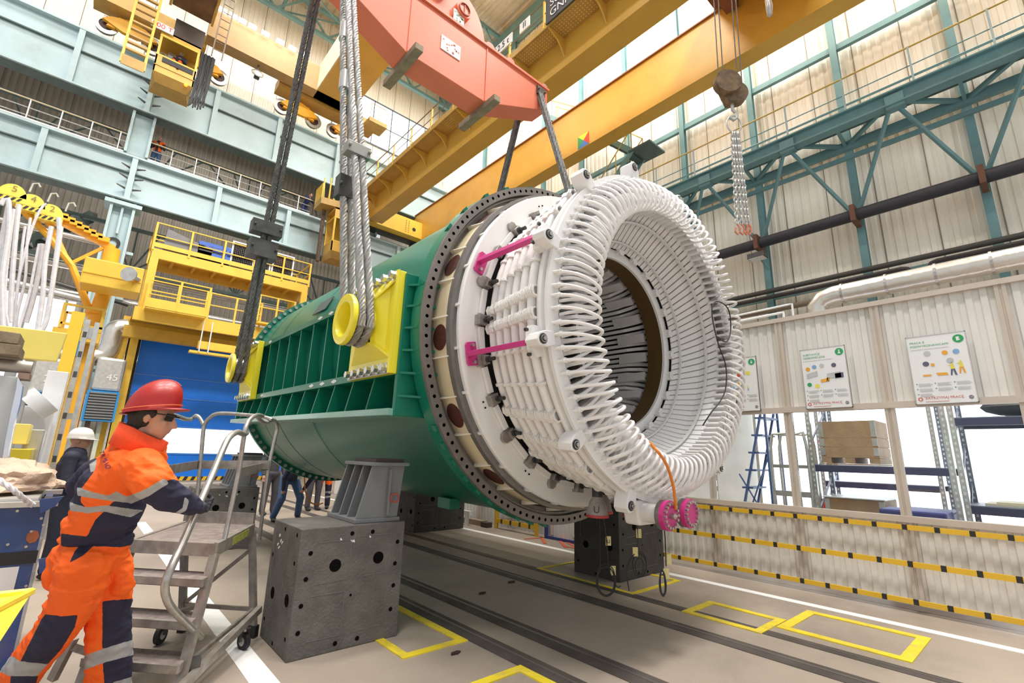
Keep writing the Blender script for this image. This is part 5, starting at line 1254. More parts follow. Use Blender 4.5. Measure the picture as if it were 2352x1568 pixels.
for f in (1,.55): sr.box(x0-.03,x0+.03,YP,YP+1.95,zd+.3+1.15*f-.04,zd+.3+1.15*f); sr.box(x1-.03,x1+.03,YP,YP+1.95,zd+.3+1.15*f-.04,zd+.3+1.15*f)
build('side_railing',sr,yel2,pt_)
zl=PY(304,735,YP).z
build('lower_deck_beam',MB().box(x0-.15,x1+.3,YP-.25,YP-.1,zl,zl+.5).box(x0-.15,x1+.3,YP+1.75,YP+1.9,zl,zl+.5),yel2,pt_)
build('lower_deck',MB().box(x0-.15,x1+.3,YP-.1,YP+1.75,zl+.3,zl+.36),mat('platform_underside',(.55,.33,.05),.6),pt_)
build('door_beam',MB().box(x0-.3,x1+.3,YP+1.0,YP+1.3,zl-.45,zl+.0),mat('platform_joist',(.62,.38,.05),.55),pt_)
for x in (x0+.12,x1-.12): build('platform_post',MB().box(x-.13,x+.13,YP+1.75,YP+1.9,0,zl),yel2,pt_)
a=pp_(345,640); b=pp_(478,668)
m_=MB(); zb_=a.z-1.25
railing(pt_,a.x,b.x,YP-.7,zb_,1.2,2,'basket_railing'); railing(pt_,a.x,b.x,YP-.15,zb_,1.2,2,'basket_railing')
build('basket_tray',MB().box(a.x,b.x,YP-.7,YP-.1,zb_-.05,zb_+.02).box(a.x,b.x,YP-.72,YP-.7,zb_,zb_+.35),yel2,pt_)
railing(pt_,b.x+.1,b.x+2.0,YP-.2,zl+.5,1.1,2,'middle_railing')
c=pp_(590,688); railing(pt_,c.x,c.x+1.4,YP-.6,zl+.7,1.15,2,'right_basket_railing'); build('right_basket_tray',MB().box(c.x,c.x+1.4,YP-.6,YP-.15,zl+.62,zl+.7),yel2,pt_)
hb_=thing('hoist_beam','yellow hoist beam with two white tie rods hanging below the platform','beam',(3.4,YP,zl-.6))
q=pp_(455,775); build('beam_body',MB().box(q.x,q.x+3.2,YP-.35,YP-.15,zl-.75,zl-.45).box(q.x-.25,q.x+3.2,YP-.4,YP-.1,zl-.95,zl-.86),yel2,hb_)
for x in (q.x+.05,q.x+.35,q.x+3.0): build('tie_rod',MB().cyl((x,YP-.42,zl-.9),(x,YP-.42,zl+.35),.022,6),white,hb_)
# goods on the upper deck
zD=zd+.42
def cage(xa,xb,label,fill,fm):
    t=thing('mesh_cage',label,'cage',((xa+xb)/2,YP+.7,zD)); m_=MB()
    for x in (xa,xb):
        for y in (YP+.08,YP+1.1): m_.box(x-.03,x+.03,y-.03,y+.03,zD,zD+1.15)
    for z in (zD+.05,zD+1.12): m_.box(xa+.031,xb-.031,YP+.04,YP+.10,z-.03,z+.03); m_.box(xa,xb,YP+1.07,YP+1.13,z-.03,z+.03)
    build('cage_frame',m_,white,t); g=MB()
    k=xa+.06
    while k<xb: g.box(k-.006,k+.006,YP+.06,YP+.07,zD,zD+1.1); k+=.07
    for j in range(14): g.box(xa,xb,YP+.29,YP+.07,zD+.08*j,zD+.08*j+.012)
    build('cage_mesh',g,dksteel,t)
    tag(build(fill[0],MB().ball(((xa+xb)/2,YP+.7,zD+fill[2]),.38,14,8,(1.1*(xb-xa)/1.1,.9,fill[3])).box(xa+.08,xb-.08,YP+.38,YP+1.0,zD+.06,zD+fill[2]),fm,smooth=False),fill[1],fill[4]); return t
burl=mat('burlap_brown',(.42,.26,.18),.85,var=.2,scale=6,bump=.6,bscale=20)
g0=pp_(530,600).x; cage(g0,g0+.85,'white-framed mesh cage filled with brown sacking, beside the blue crate on the platform',('sacking','brown sacking heaped in the mesh cage on the yellow platform',.75,.8,'sack'),burl)
g1=pp_(625,620).x; cage(g1,g1+.85,'white-framed mesh cage with an orange bundle, right part of the yellow platform',('orange_bundle','orange bundle inside the right mesh cage on the platform',.55,.5,'bundle'),mat('bundle_orange',(.8,.2,.04),.7))
g2=g1-.66; cage(g2,g2+.56,'white-framed mesh cage holding dark blue goods behind the dark rope',('blue_goods','dark blue goods in the cage behind the dark rope',.5,.6,'goods'),mat('goods_blue',(.06,.1,.25),.6))
q=pp_(465,575); cx=q.x-.12
bx_=thing('slatted_crate','blue slatted crate on the upper yellow platform','crate',(cx+.6,YP+.6,zD))
for z in (0,.22,.44,.62): build('crate_slat',MB().box(cx,cx+1.15,YP+.07,YP+.11,zD+z,zD+z+.15).box(cx,cx+1.15,YP+1.0,YP+1.04,zD+z,zD+z+.15),mat('crate_royal_blue',(.05,.14,.55),.5),bx_)
build('crate_end',MB().box(cx-.03,cx,YP+.07,YP+1.04,zD,zD+.75).box(cx+1.15,cx+1.18,YP+.07,YP+1.04,zD,zD+.75).box(cx,cx+1.15,YP+.07,YP+1.04,zD,zD+.04),mat('crate_royal_blue',(.05,.14,.55),.5),bx_)
tag(build('sack_heap',MB().ball((cx+.6,YP+.68,zD+.55),.42,14,8,(1.1,.75,.95)),burl,smooth=True),'brown sacks heaped above the blue slatted crate','sack')
tag(build('grey_cut_out_plate',MB().prism([(x0+.3,YP+.07,zD),(x0+1.9,YP+.07,zD),(x0+1.95,YP+.07,zD+.5),(x0+.35,YP+.07,zD+.9)],(0,.05,0)),mat('plate_grey',(.2,.2,.21),.6)),'grey plate leaning behind the railing at the left end of the yellow platform','plate')
# ---------------------------------------------------------------- wall clutter left of the door
YW=24.0
d0=PY(287,750,YW); du=thing('air_duct','silver spiral duct with a double bend left of the blue door','duct',(d0.x,YW,3))
pts=[PY(295,752,YW),PY(268,755,YW),PY(258,775,YW),PY(250,800,YW),PY(235,816,YW),PY(205,820,YW),PY(185,818,YW)]
build('duct_pipe',MB().tube(smoothpath(pts,40),.34,16),foil,du,smooth=True)
wl=mat('aisle_clutter_wall',(.62,.58,.52),.6,var=.3,scale=1.2,dirt=(.25,.22,.2),dirt_amt=.6,dscale=1.0)
def unit(cx,cy,lab,s):
    q=PY(cx,cy,23.2); t=thing('ventilation_unit',lab,'ventilator',(q.x,23.2,q.z-1.2))
    build('hood',MB().box(q.x-.42,q.x+.42,23.0,23.9,q.z-.5,q.z+.75),galv,t,bevel=.1)
    text('unit_number',s,white,(q.x+.1,22.98,q.z),(1,0,0),(0,0,1),.35,t,.005)
    build('louvre_frame',MB().box(q.x-.5,q.x+.42,22.9,23.6,q.z-1.6,q.z-.52),mat('louvre_blue',(.02,.25,.6),.5),t)
    m_=MB()
    for k in range(10): m_.box(q.x-.42,q.x+.34,22.87,22.9,q.z-1.52+.1*k,q.z-1.47+.1*k)
    build('louvre_slat',m_,mat('slat_grey',(.2,.21,.21),.4),t)
    build('unit_leg',MB().box(q.x-.35,q.x-.28,23.2,23.3,0,q.z-1.6).box(q.x+.28,q.x+.35,23.2,23.3,0,q.z-1.6),galv,t)
    build('louvre_back',MB().box(q.x-.43,q.x+.35,22.885,22.9,q.z-1.55,q.z-.58),black,t)
unit(249,868,'ventilation unit marked 45 with blue louvre, between column 2 and the blue door','45')
unit(99,870,'ventilation unit marked 2 with blue louvre at the left, behind the leaning-looking yellow post','2')
q0=PY(185,847,16); q1=PY(272,858,16)
build('side_pole',MB().cyl(PY(185,847,24.1),PY(272,858,24.1),.06,8),white,dr_,smooth=True)
for i,(a,b,r,m_) in enumerate((((0,607),(295,700),.10,dksteel),((30,650),(240,700),.16,galv),((0,505),(240,560),.12,foil))):
    pa=PY(a[0]-60,a[1]-15,26.5); pb_=PY(*b,26.5); tag(build('aisle_pipe',MB().cyl(pa,pb_,r,10),m_,smooth=True),['dark pipe crossing behind the white hanging hoses','grey pipe crossing low behind the white hanging hoses','bright pipe crossing behind the numbered yellow drums'][i],'pipe')
vd=MB(); 
for i,(x,y0_,y1_,w_,m_) in enumerate(((212,820,1020,.35,brn),(262,830,960,.2,mat('pale_green_panel',(.55,.6,.5),.5)),(232,840,1020,.25,mat('umber_pipe',(.16,.09,.05),.6)),(190,900,1020,.12,galv),(200,905,1020,.12,galv))):
    a=PY(x,y0_,23.6-i*.15); b=Vector((a.x,a.y,.05)); tag(build('wall_conduit',MB().beam(a,b,w_,w_*.6,(1,0,0)),m_),['brown vertical conduit beside column 2','pale green vertical panel next to the door jamb','umber vertical pipe right of column 2','left galvanised bottle-shaped riser near the white helmet','right galvanised bottle-shaped riser near the white helmet'][i],'conduit')
# bright machine hall behind the left clutter: daylight through the low aisle windows
aw=struct('window_10',MB().box(-14,-1.6,36.7,36.75,1.0,9.5),mat('aisle_daylight',(1,1,1),.5,emit=(.93,.96,1),es=1.6))
fm_=MB(); x=-14
while x<-1.5: fm_.box(x-.06,x+.06,36.6,36.7,1,9.5); x+=1.5
for z in (3.1,5.2,7.3): fm_.box(-14,-1.6,36.6,36.7,z-.06,z+.06)
build('window_frame',fm_,galv,aw)
# ================================================================ yellow jib crane with numbered drums
YJ=15.0
jc=thing('jib_crane','yellow jib crane with numbered drums 5, 4 and 2, hung with white hoses','crane',(PY(205,760,YJ).x,YJ,3.2))
def PJ(x,y): return PY(x,y,YJ)
a=PJ(230,640); b=PJ(205,775); build('jib_mast',MB().cyl((b.x,YJ,PJ(205,770).z),(b.x+.12,YJ,PJ(250,600).z),.15,16),orange_y,jc,smooth=True)
build('mast_head',MB().cyl(PJ(258,572),PJ(250,610),.17,14),orange_y,jc,smooth=True)
build('mast_collar',MB().cyl((b.x,YJ,PJ(205,720).z),(b.x,YJ,PJ(205,712).z),.2,16),orange_y,jc,smooth=True)
build('top_arm',MB().beam(PJ(262,572),PJ(-20,428),.11,.15),orange_y,jc)
for k in range(7): q=PJ(140+16*k,508+9*k); build('arm_clip',MB().box(q.x-.11,q.x+.11,YJ-.14,YJ+.14,q.z+.06,q.z+.17),orange_y,jc)
build('lower_arm',MB().tube([PJ(205,712),PJ(165,610),PJ(110,540),PJ(10,440)],.075,8),orange_y,jc)
build('middle_strut',MB().tube([PJ(150,590),PJ(122,530),PJ(90,478)],.065,8),orange_y,jc)
build('side_strut',MB().beam(PJ(245,565),PJ(162,605),.07,.07),orange_y,jc)
for (cx,cy,s) in ((32,450,'5'),(75,473,'4'),(117,495,'2')):
    q=PJ(cx,cy); d=build('numbered_drum',MB().prism([(q.x+.235*math.cos(t),YJ-.25,q.z-.1+.29*math.sin(t)) for t in [PI*k/14 for k in range(15)]],(0,.3,0)).box(q.x-.232,q.x+.232,YJ-.245,YJ+.045,q.z-.22,q.z-.101),mat('drum_yellow',(.93,.72,.1),.45),jc)
    text('drum_number',s,mat('drum_ink',(.25,.2,.08),.5),(q.x+.02,YJ-.26,q.z+.07),(1,0,0),(0,0,1),.2,d,.004)
    m_=MB()
    for k in range(4): m_.prism([(q.x-.22+.10*k,YJ-.255,q.z-.2),(q.x-.17+.10*k,YJ-.255,q.z-.2),(q.x-.12+.10*k,YJ-.255,q.z-.12),(q.x-.17+.10*k,YJ-.255,q.z-.12)],(0,.004,0))
    build('hazard_mark',m_,bkb,d)
    build('hook_arm',MB().tube([q+Vector((.22,0,.2)),q+Vector((.24,0,.42)),q+Vector((.32,0,.46)),q+Vector((.37,0,.38))],.022,6),galv,d)
hosew=mat('white_woven_hose',(.72,.71,.74),.5,var=.1,scale=12)
HL=[[(2,470),(18,455),(20,530),(5,640),(8,770)],[(32,480),(22,560),(12,660),(12,775)],[(44,470),(40,500),(34,560),(28,640),(24,740)],[(107,468),(95,478),(75,520),(55,590),(40,660),(30,775)],[(134,500),(136,530),(128,600),(118,670),(105,740),(85,768),(50,775)],[(90,560),(80,610),(66,680),(48,740),(38,772)],[(97,560),(90,620),(75,690),(60,740)],[(58,520),(52,560),(46,620),(36,700),(30,770)],[(140,520),(132,580),(122,640)],[(8,560),(2,640),(14,720),(26,778)],[(20,470),(8,530),(-4,600)],[(70,500),(62,560),(58,640),(40,720),(36,776)],[(118,520),(104,600),(98,680),(86,760)]]
for i,h in enumerate(HL):
    P_=[PY(x,y,14.3+.1*(i%4)) for x,y in h]; tag(build('hanging_hose',MB().tube(smoothpath(P_,30),.026 if i%2 else .045,8),hosew,smooth=True),['white hose hanging from drum 5 at the photo edge','thin white hose beside the leftmost hanging hose','white hose hanging from the right side of drum 5','thick white hose arching left from drum 2','longest white hose curving down from drum 2 to the bottom','white hose hanging halfway between drums 4 and 2','thin white hose hanging beside the middle bundle','white hose hanging from drum 4','short thin hose parallel to the long drum 2 hose','thin white hose slanting along the left photo border','short white hose end beside drum 5 at the border','thin white hose running down between the drum 5 and drum 4 bundles','thin white hose just left of the longest drum 2 hose'][i],'hose')
# yellow box beam by the jib and little platform
q0=PY(198,583,19); q1=PY(325,672,19)
q0=PY(198,583,14.0); q1=PY(325,672,14.0)
build('side_box',MB().box(q0.x,q1.x-.03,14.0,14.75,q1.z-.03,q0.z-.05),yel2,jc,bevel=.02)
build('box_seam',MB().box(q0.x+.01,q1.x-.05,13.985,13.995,(q0.z+q1.z)/2-.1,(q0.z+q1.z)/2-.08).box(q0.x+.9,q0.x+.91,13.985,13.995,q1.z,(q0.z+q1.z)/2-.1),orange_y,jc)
build('side_shaft',MB().cyl(PY(297,630,13.75),PY(318,642,14.0),.055,12).cyl(PY(295,629,13.72),PY(297,630,13.75),.17,18),galv,jc,smooth=True)
sp2=thing('jib_service_platform','small yellow railed platform around the jib crane mast','platform',(PJ(190,770).x,YJ,3.4))
A_=PJ(152,705);B_=PJ(245,712); zf=PJ(195,768).z
build('service_deck',MB().box(A_.x-.1,B_.x,YJ-.5,YJ+.5,zf-.25,zf),yel2,sp2)
m_=MB()
for x in (A_.x,B_.x-.03): 
    for y in (YJ-.48,YJ+.48): m_.box(x-.03,x+.03,y-.03,y+.03,zf,A_.z)
m_.box(A_.x,B_.x,YJ-.505,YJ-.455,A_.z-.05,A_.z).box(A_.x,B_.x,YJ+.45,YJ+.51,A_.z-.05,A_.z).box(A_.x,B_.x,YJ-.51,YJ-.45,A_.z-.5,A_.z-.45); build('service_railing',m_,yel2,sp2)
build('mast_foot',MB().cyl((b.x,YJ,.0),(b.x,YJ,zf-.26),.16,14),orange_y,sp2,smooth=True)
build('blue_motor',MB().box(b.x-.35,b.x-.1,YJ-.6,YJ-.3,zf-.6,zf-.26),mat('louvre_blue',(.02,.25,.6),.5),sp2)
# yellow upright with grey channels
YQ=11.0; a=PY(182,722,YQ); 
up_=thing('machine_upright','tall yellow upright with grey guide channels left of the man in the white helmet','upright',(-.35,YQ,0))
build('yellow_upright',MB().box(-.50,-.33,YQ-.1,YQ+.15,0,3.72),mat('machine_yellow',(.95,.62,.05),.45,var=.04),up_)
build('grey_channel',MB().box(-.31,-.24,YQ-.05,YQ+.1,0,3.62).box(-.18,-.11,YQ-.02,YQ+.1,0,3.6),galv,up_)
build('channel_bracket',MB().box(-.31,-.11,YQ+.02,YQ+.1,3.3,3.5).box(-.31,-.11,YQ+.02,YQ+.1,1.9,2.0),galv,up_)
m_=MB()
for k in range(9): m_.box(-.3,-.25,YQ-.055,YQ-.05,.5+.35*k,.6+.35*k)
build('channel_slots',m_,dksteel,up_)
# yellow machine panel, timber and grey machine at the far left
YM=9.0
p0=PY(-40,742,YM);p1=PY(155,765,YM);p2=PY(130,830,YM)
ysc=thing('machine_screen','big plain yellow screen panel at the left edge, below the white hoses','screen',(p0.x+.8,YM+.1,0))
build('screen_panel',MB().prism([(p0.x,YM,p0.z),(p1.x,YM,p1.z),(p2.x,YM,p2.z),(p0.x,YM,PY(-40,815,YM).z)],(0,.12,0)),mat('panel_lemon',(.95,.77,.18),.4,var=.04),ysc,bevel=.01)
post_=MB().box(p0.x+.3,p0.x+.4,YM+.13,YM+.3,0,p2.z+.3).box(p1.x-.35,p1.x-.25,YM+.13,YM+.3,0,p2.z+.3); build('screen_posts',post_,galv,ysc)
def PL(x,y,Y=5.9): return PY(x,y,Y)
tq0=PL(-30,770); tq1=PL(62,832)
gm_=thing('grey_machine','grey rounded machine casing with a bright curved edge at the left photo border','machine',(PL(0,1000).x-.3,6.0,0))
prof=[]
for x,y in ((45,868),(42,895),(30,950),(18,1010),(10,1060),(2,1110)): q=PL(x,y); prof.append((q.x,5.8,q.z))
prof+=[(prof[-1][0],5.8,.0),(-2.6,5.8,.0),(-2.6,5.8,prof[0][2])]
build('casing',MB().prism(prof,(0,.5,0)),mat('machine_grey',(.50,.51,.51),.4,var=.04),gm_,bevel=.01)
pr2=[]
for x,y in ((45,868),(56,890),(50,930),(36,980),(24,1040),(14,1100),(2,1110),(10,1060),(18,1010),(30,950),(42,895)): q=PL(x,y); pr2.append((q.x,5.72,q.z))
build('bright_rim',MB().prism(pr2,(0,.12,0)),mat('polished_rim',(.75,.76,.82),.18,metal=.9),gm_)
build('round_bar',MB().cyl((PL(74,845).x,5.9,PL(74,845).z),(-2.6,5.9,PL(74,845).z+.0),.055,14),mat('dull_metal',(.42,.38,.33),.5,metal=.6),gm_,smooth=True)
build('bar_foot',MB().box(PL(45,858).x,PL(72,858).x,5.8,6.0,PL(50,872).z,PL(50,858).z),mat('rust_foot',(.3,.2,.15),.6),gm_)
q=PL(60,775); z1=q.z; z0=PL(55,830).z+.02
tag(build('timber_stack',MB().box(-2.6,q.x,5.7,6.1,z0,(z0+z1)/2-.004).box(-2.6,q.x-.02,5.7,6.1,(z0+z1)/2,z1),wood,bevel=.006),'two weathered timbers lying on the grey machine at the left edge','timber')
# low yellow and white machinery beyond
ym=thing('yellow_machine','yellow and white machine parts seen past the grey casing','machine',(-.75,8,0))
def bxp(x0_,y0_,x1_,y1_,Y,d,m_,nm,par,z0=None):
    a=PY(x0_,y0_,Y); b=PY(x1_,y1_,Y); return build(nm,MB().box(min(a.x,b.x),max(a.x,b.x),Y,Y+d,b.z if z0 is None else z0,a.z),m_,par,bevel=.008)
bxp(12,1030,62,1078,8,.6,mat('mustard',(.62,.5,.03),.45),'mustard_block',ym,0)
bxp(30,972,60,1020,8.2,.4,mat('panel_lemon',(.95,.77,.18),.4),'lemon_block',ym)
bxp(60,985,95,1024,8.6,.4,galv,'grey_block',ym,0)
bxp(42,930,112,985,9.6,.5,mat('machine_white',(.86,.87,.9),.4),'white_housing',ym,0)
bxp(110,850,140,930,10.2,.4,mat('machine_white',(.86,.87,.9),.4),'white_cabinet',ym,0)
build('white_roll',MB().cyl(PY(70,935,9.3),PY(105,915,9.3),.22,18),mat('machine_white',(.86,.87,.9),.4),ym,smooth=True)
build('red_bar',MB().box(PY(10,1085,7.6).x,PY(70,1085,7.6).x,7.6,7.7,PY(40,1092,7.6).z,PY(40,1084,7.6).z),mat('frame_red',(.7,.05,.05),.5),ym)
build('machine_base',MB().box(-1.6,-.5,7.9,9.3,0,.7),dksteel,ym)
# blue steel bin with burlap, and the yellow bin
YB=4.35
def PB(x,y,Y=YB): return PY(x,y,Y)
tl=PB(-60,1160);tr__=PB(108,1162);br__=PB(55,1400)
bin_=thing('blue_steel_bin','dark blue steel bin with a slot and rivets at the lower left edge','bin',(-.6,YB+.4,0))
navy=mat('bin_navy',(.02,.06,.2),.35,var=.15,dirt=(.2,.15,.15),dirt_amt=.3,dscale=4,coat=.3)
build('bin_front',MB().hexa([(-1.6,YB,0.02),(br__.x,YB,.02),(br__.x,YB+.04,.02),(-1.6,YB+.04,.02),(-1.6,YB,tr__.z),(tr__.x,YB,tr__.z),(tr__.x,YB+.04,tr__.z),(-1.6,YB+.04,tr__.z)]),navy,bin_)
build('bin_side',MB().hexa([(br__.x-.04,YB+.04,.02),(br__.x,YB+.04,.02),(br__.x,YB+1.0,.02),(br__.x-.04,YB+1.0,.02),(tr__.x-.04,YB+.04,tr__.z),(tr__.x,YB+.04,tr__.z),(tr__.x,YB+1.0,tr__.z),(tr__.x-.04,YB+1.0,tr__.z)]),navy,bin_)
build('bin_back',MB().box(-1.6,tr__.x,YB+1.0,YB+1.04,.02,tr__.z),navy,bin_)
build('bin_lip',MB().box(-1.6,tr__.x+.05,YB-.03,YB+.05,tr__.z,tr__.z+.03).box(-1.6,tr__.x+.05,YB+.98,YB+1.08,tr__.z,tr__.z+.03),galv,bin_)
for (x,y) in ((120,1150),(118,1285)):
    q=PB(x,y); build('corner_flap',MB().prism([(q.x-.06,YB-.05,q.z+.015),(q.x+.05,YB-.05,q.z+.03),(q.x+.02,YB-.05,q.z-.03),(q.x-.04,YB-.05,q.z-.07)],(0,.03,0)),navy,bin_)
a=PB(-30,1272);b=PB(82,1292); build('bin_slot',MB().box(a.x,b.x,YB-.004,YB,b.z,a.z),black,bin_)
a=PB(-60,1310);b=PB(30,1360); build('paper_sheet',MB().box(a.x,b.x,YB-.006,YB,b.z,a.z),mat('paper_white',(.75,.74,.72),.6),bin_)
rv=MB()
for x,y in ((40,1173),(96,1171),(95,1190),(72,1220),(95,1235),(60,1255),(18,1250),(78,1310),(60,1345),(100,1205)): q=PB(x,y); rv.cyl((q.x,YB-.006,q.z),(q.x,YB,q.z),.008,8)
build('rivet',rv,steel,bin_)
q=PB(75,1232); build('rust_spot',MB().prism([(q.x+.03*math.cos(k*.9),YB-.003,q.z+.04*math.sin(k*.9)) for k in range(7)],(0,.002,0)),mat('rust_orange',(.4,.12,.05),.7),bin_)
bm=MB(); 
import bmesh
def lump(label,c,sx,sy,sz,seed,m_,name='sacking_heap',cat='sack',amp=.25):
    rr=random.Random(seed); b_=bmesh.new(); bmesh.ops.create_icosphere(b_,subdivisions=4,radius=1)
    from mathutils import noise
    for v in b_.verts:
        n=noise.noise(v.co*2.2+Vector((seed,0,0)))*amp+noise.noise(v.co*5+Vector((seed,3,0)))*amp*.5
        v.co=Vector((v.co.x*sx,v.co.y*sy,v.co.z*sz))*(1+n)
        if v.co.z<-.3*sz: v.co.z=-.3*sz
    m__=MB(); m__.v=[v.co+Vector(c) for v in b_.verts]; m__.f=[tuple(v.index for v in f.verts) for f in b_.faces]; m__.m=[0]*len(m__.f); b_.free()
    return tag(build(name,m__,m_,smooth=True),label,cat)
brl=mat('burlap_tan',(.55,.40,.30),.85,var=.15,scale=6,bump=.7,bscale=40)
q=PY(50,1110,4.95); lump('crumpled tan burlap heaped on the blue bin at the left edge',(q.x-.12,4.95,q.z+.01),.31,.35,.15,5,brl)
tag(build('bin_shelf',MB().box(-1.58,tr__.x-.05,YB+.06,YB+.97,q.z-.12,q.z-.06),galv),'grey tray under the burlap inside the blue bin','tray')
tag(build('white_rope',ropem(MB(),[PY(-25,1085,4.25),PY(30,1125,4.2),PY(75,1160,4.3)],.018,3,.12,.02),hosew,smooth=True),'white twisted rope draped over the edge of the blue bin','rope')
YY=2.35
yb_=thing('yellow_plastic_bin','bright yellow open bin in the lower left corner, in front of the blue bin','bin',(-.3,YY,0))
def PYy(x,y,Y=YY): return PY(x,y,Y)
a=PYy(72,1362,2.6); b=PYy(0,1440,2.2); lem=mat('bin_yellow',(.95,.68,.06),.4,var=.08,dirt=(.5,.35,.1),dirt_amt=.35,dscale=5)
zt=a.z; 
build('bin_shell',MB().hexa([(-1.2,1.75,zt-.15),(a.x-.09,1.95,zt-.15),(a.x-.09,2.55,zt-.15),(-1.2,2.45,zt-.15),(-1.2,1.6,zt),(a.x-.35,1.6,zt),(a.x,2.6,zt),(-1.2,2.6,zt)]),lem,yb_)
build('bin_rim',MB().tube([(-1.2,1.6,zt+.005),(a.x-.35,1.6,zt+.005),(a.x,2.6,zt+.005),(-1.2,2.6,zt+.005)],.014,6),lem,yb_)
build('bin_legs',MB().box(a.x-.5,a.x-.45,2.3,2.35,0,zt-.15).box(-1,-.95,2.3,2.35,0,zt-.15).box(a.x-.5,a.x-.45,1.95,2.0,0,zt-.15).box(-1,-.95,1.95,2.0,0,zt-.15),galv,yb_)
# ================================================================ mobile steps
alu=mat('worn_aluminium',(.40,.36,.32),.42,metal=.55,var=.2,scale=14,dirt=(.2,.15,.12),dirt_amt=.45,dscale=9)
alutube=mat('scuffed_tube',(.45,.43,.40),.35,metal=.6,var=.18,scale=16,dirt=(.25,.2,.15),dirt_amt=.4,dscale=12)
tread=mat('ribbed_tread',(.27,.22,.20),.6,metal=.2,var=.25,scale=18,bump=.5,bscale=60)
def PP(x,y,P0,n):
    d=_ray(x,y); n=Vector(n); return CC+d*((Vector(P0)-CC).dot(n)/d.dot(n))
zdk=.85
FR=Vector((.82,3.97,zdk)); FLc=Vector((.39,4.44,zdk)); e1=Vector((.47,.90,0)).normalized(); e2=(FLc-FR); W2=e2.length; e2=e2/W2
BR=FR+e1*.95; BL=FLc+e1*.95
nR=Vector((e1.y,-e1.x,0)); nB=Vector((e2.y,-e2.x,0))
def R_(x,y): return PP(x,y,FR,nR)
def B_(x,y): return PP(x,y,BR,nB)
def L_(x,y): return PP(x,y,FLc,nR)
ms=thing('mobile_steps','worn aluminium mobile steps with tube handrails, being pushed by the worker in orange','steps',tuple((FR+BL)/2-Vector((0,0,zdk))))
dk_=MB(); th=Vector((0,0,-.06)); dk_.hexa([FR+th,BR+th,BL+th,FLc+th,FR,BR,BL,FLc]); build('deck',dk_,tread,ms)
rim=MB(); 
for a,b in ((FR,BR),(BR,BL),(BL,FLc),(FLc,FR)): rim.beam(a-Vector((0,0,.035)),b-Vector((0,0,.035)),.03,.085)
build('deck_frame',rim,alu,ms)
lbm=MB(); a=FR.lerp(BR,.35)+nR*.017-Vector((0,0,.035)); b=FR.lerp(BR,.8)+nR*.017-Vector((0,0,.035)); lbm.beam(a,b,.003,.055); build('maker_label',lbm,mat('label_lime',(.4,.42,.08),.5,var=.3,scale=30),ms)
tb_=MB(); tb_.beam(BR+Vector((0,0,.05)),BL+Vector((0,0,.05)),.02,.09); build('toe_rail',tb_,alu,ms)
s0=R_(493,1272); s1_=R_(412,1568); dd=(s1_-s0); s1_=s0+dd*((s0.z-.03)/(s0.z-s1_.z))
off=e2*W2
def bar(mb,a,b,w=.03,h=.05): mb.beam(a,b,w,h,e2); return mb
for nm,o in (('r',Vector()),('l',off)): build('stile',bar(MB(),s0+o,s1_+o,.035,.055),alu,ms)
def onstile(t): return s0.lerp(s1_,t)
for (x,y) in ((475,1325),(447,1422),(412,1528)):
    p=R_(x,y); f=(s0.z-p.z)/(s0.z-s1_.z); p=onstile(f)
    t_=MB(); 
    for (dz,hh,back) in ((0,.05,.22),):
        A=p-e1*.10; B=p+e1*.10; t_.hexa([A-Vector((0,0,hh)),B-Vector((0,0,hh)),B+off-Vector((0,0,hh)),A+off-Vector((0,0,hh)),A,B,B+off,A+off])
    build('tread',t_,tread,ms); build('tread_nosing',MB().beam(A-Vector((0,0,.02)),A+off-Vector((0,0,.02)),.025,.045),alu,ms)
lr=Vector((1.33,4.62,.02)); o2=BL-BR
for nm,o in (('r',Vector()),('l',o2)):
    build('rear_leg',bar(MB(),BR+o-Vector((0,0,.06)),lr+o*1.0,.045,.045),alu,ms)
    build('leg_foot',MB().beam(lr+o+Vector((0,0,.07)),lr+o-Vector((0,0,.018)),.05,.05,e2),black,ms)
zz=.20; rb=BR.lerp(lr,.78); fb=onstile(.78)
build('lower_brace',MB().beam(rb,rb+o2,.025,.03).beam(rb.lerp(rb,1),fb,.02,.025),alu,ms)
up1=BR.lerp(lr,.22)
build('cross_brace',MB().beam(up1,rb+o2,.015,.03,(0,0,1)).beam(up1,up1+o2,.02,.03),alu,ms)
oa=PZ(590,1408,.2); ob=PZ(405,1590,.12); build('outrigger_bar',MB().beam(PZ(596,1398,.24),ob,.04,.05),alu,ms)
build('outrigger_clamp',MB().box(-.03,.03,-.03,.03,-.05,.05).xf(Matrix.Translation(PZ(445,1530,.17))),dksteel,ms)
oc_=PZ(165,1485,.3); build('left_outrigger_bar',MB().beam(oc_+Vector((-.0,0,.05)),PZ(120,1560,.12),.035,.045).beam(oc_,PZ(210,1500,.22),.03,.04),alu,ms)
def caster(x,y,ang,r=.055):
    g=PZ(x,y,0)+Vector((0,0,r)); d=Vector((math.cos(ang),math.sin(ang),0)); o=build('caster_wheel',MB().cyl(g-d*.016,g+d*.016,r,20),black,ms,smooth=True)
    build('caster_hub',MB().cyl(g-d*.02,g+d*.02,r*.5,14),galv,o); build('caster_fork',MB().beam(g-d*.026,g-d*.026+Vector((0,0,.1)),.006,.03,d).beam(g+d*.026,g+d*.026+Vector((0,0,.1)),.006,.03,d).box(g.x-.03,g.x+.03,g.y-.03,g.y+.03,g.z+.09,g.z+.10),dksteel,o)
caster(365,1479,.9+PI/2,.065); caster(557,1492,.35,.06)
q=PZ(365,1479,0); build('caster_arm',MB().beam(Vector((q.x,q.y,.2)),rb+o2*.75,.03,.03),alu,ms)
def tb(name,pts,r=.017,n=50): return build(name,MB().tube(smoothpath(pts,n),r,10),alutube,ms,smooth=True)
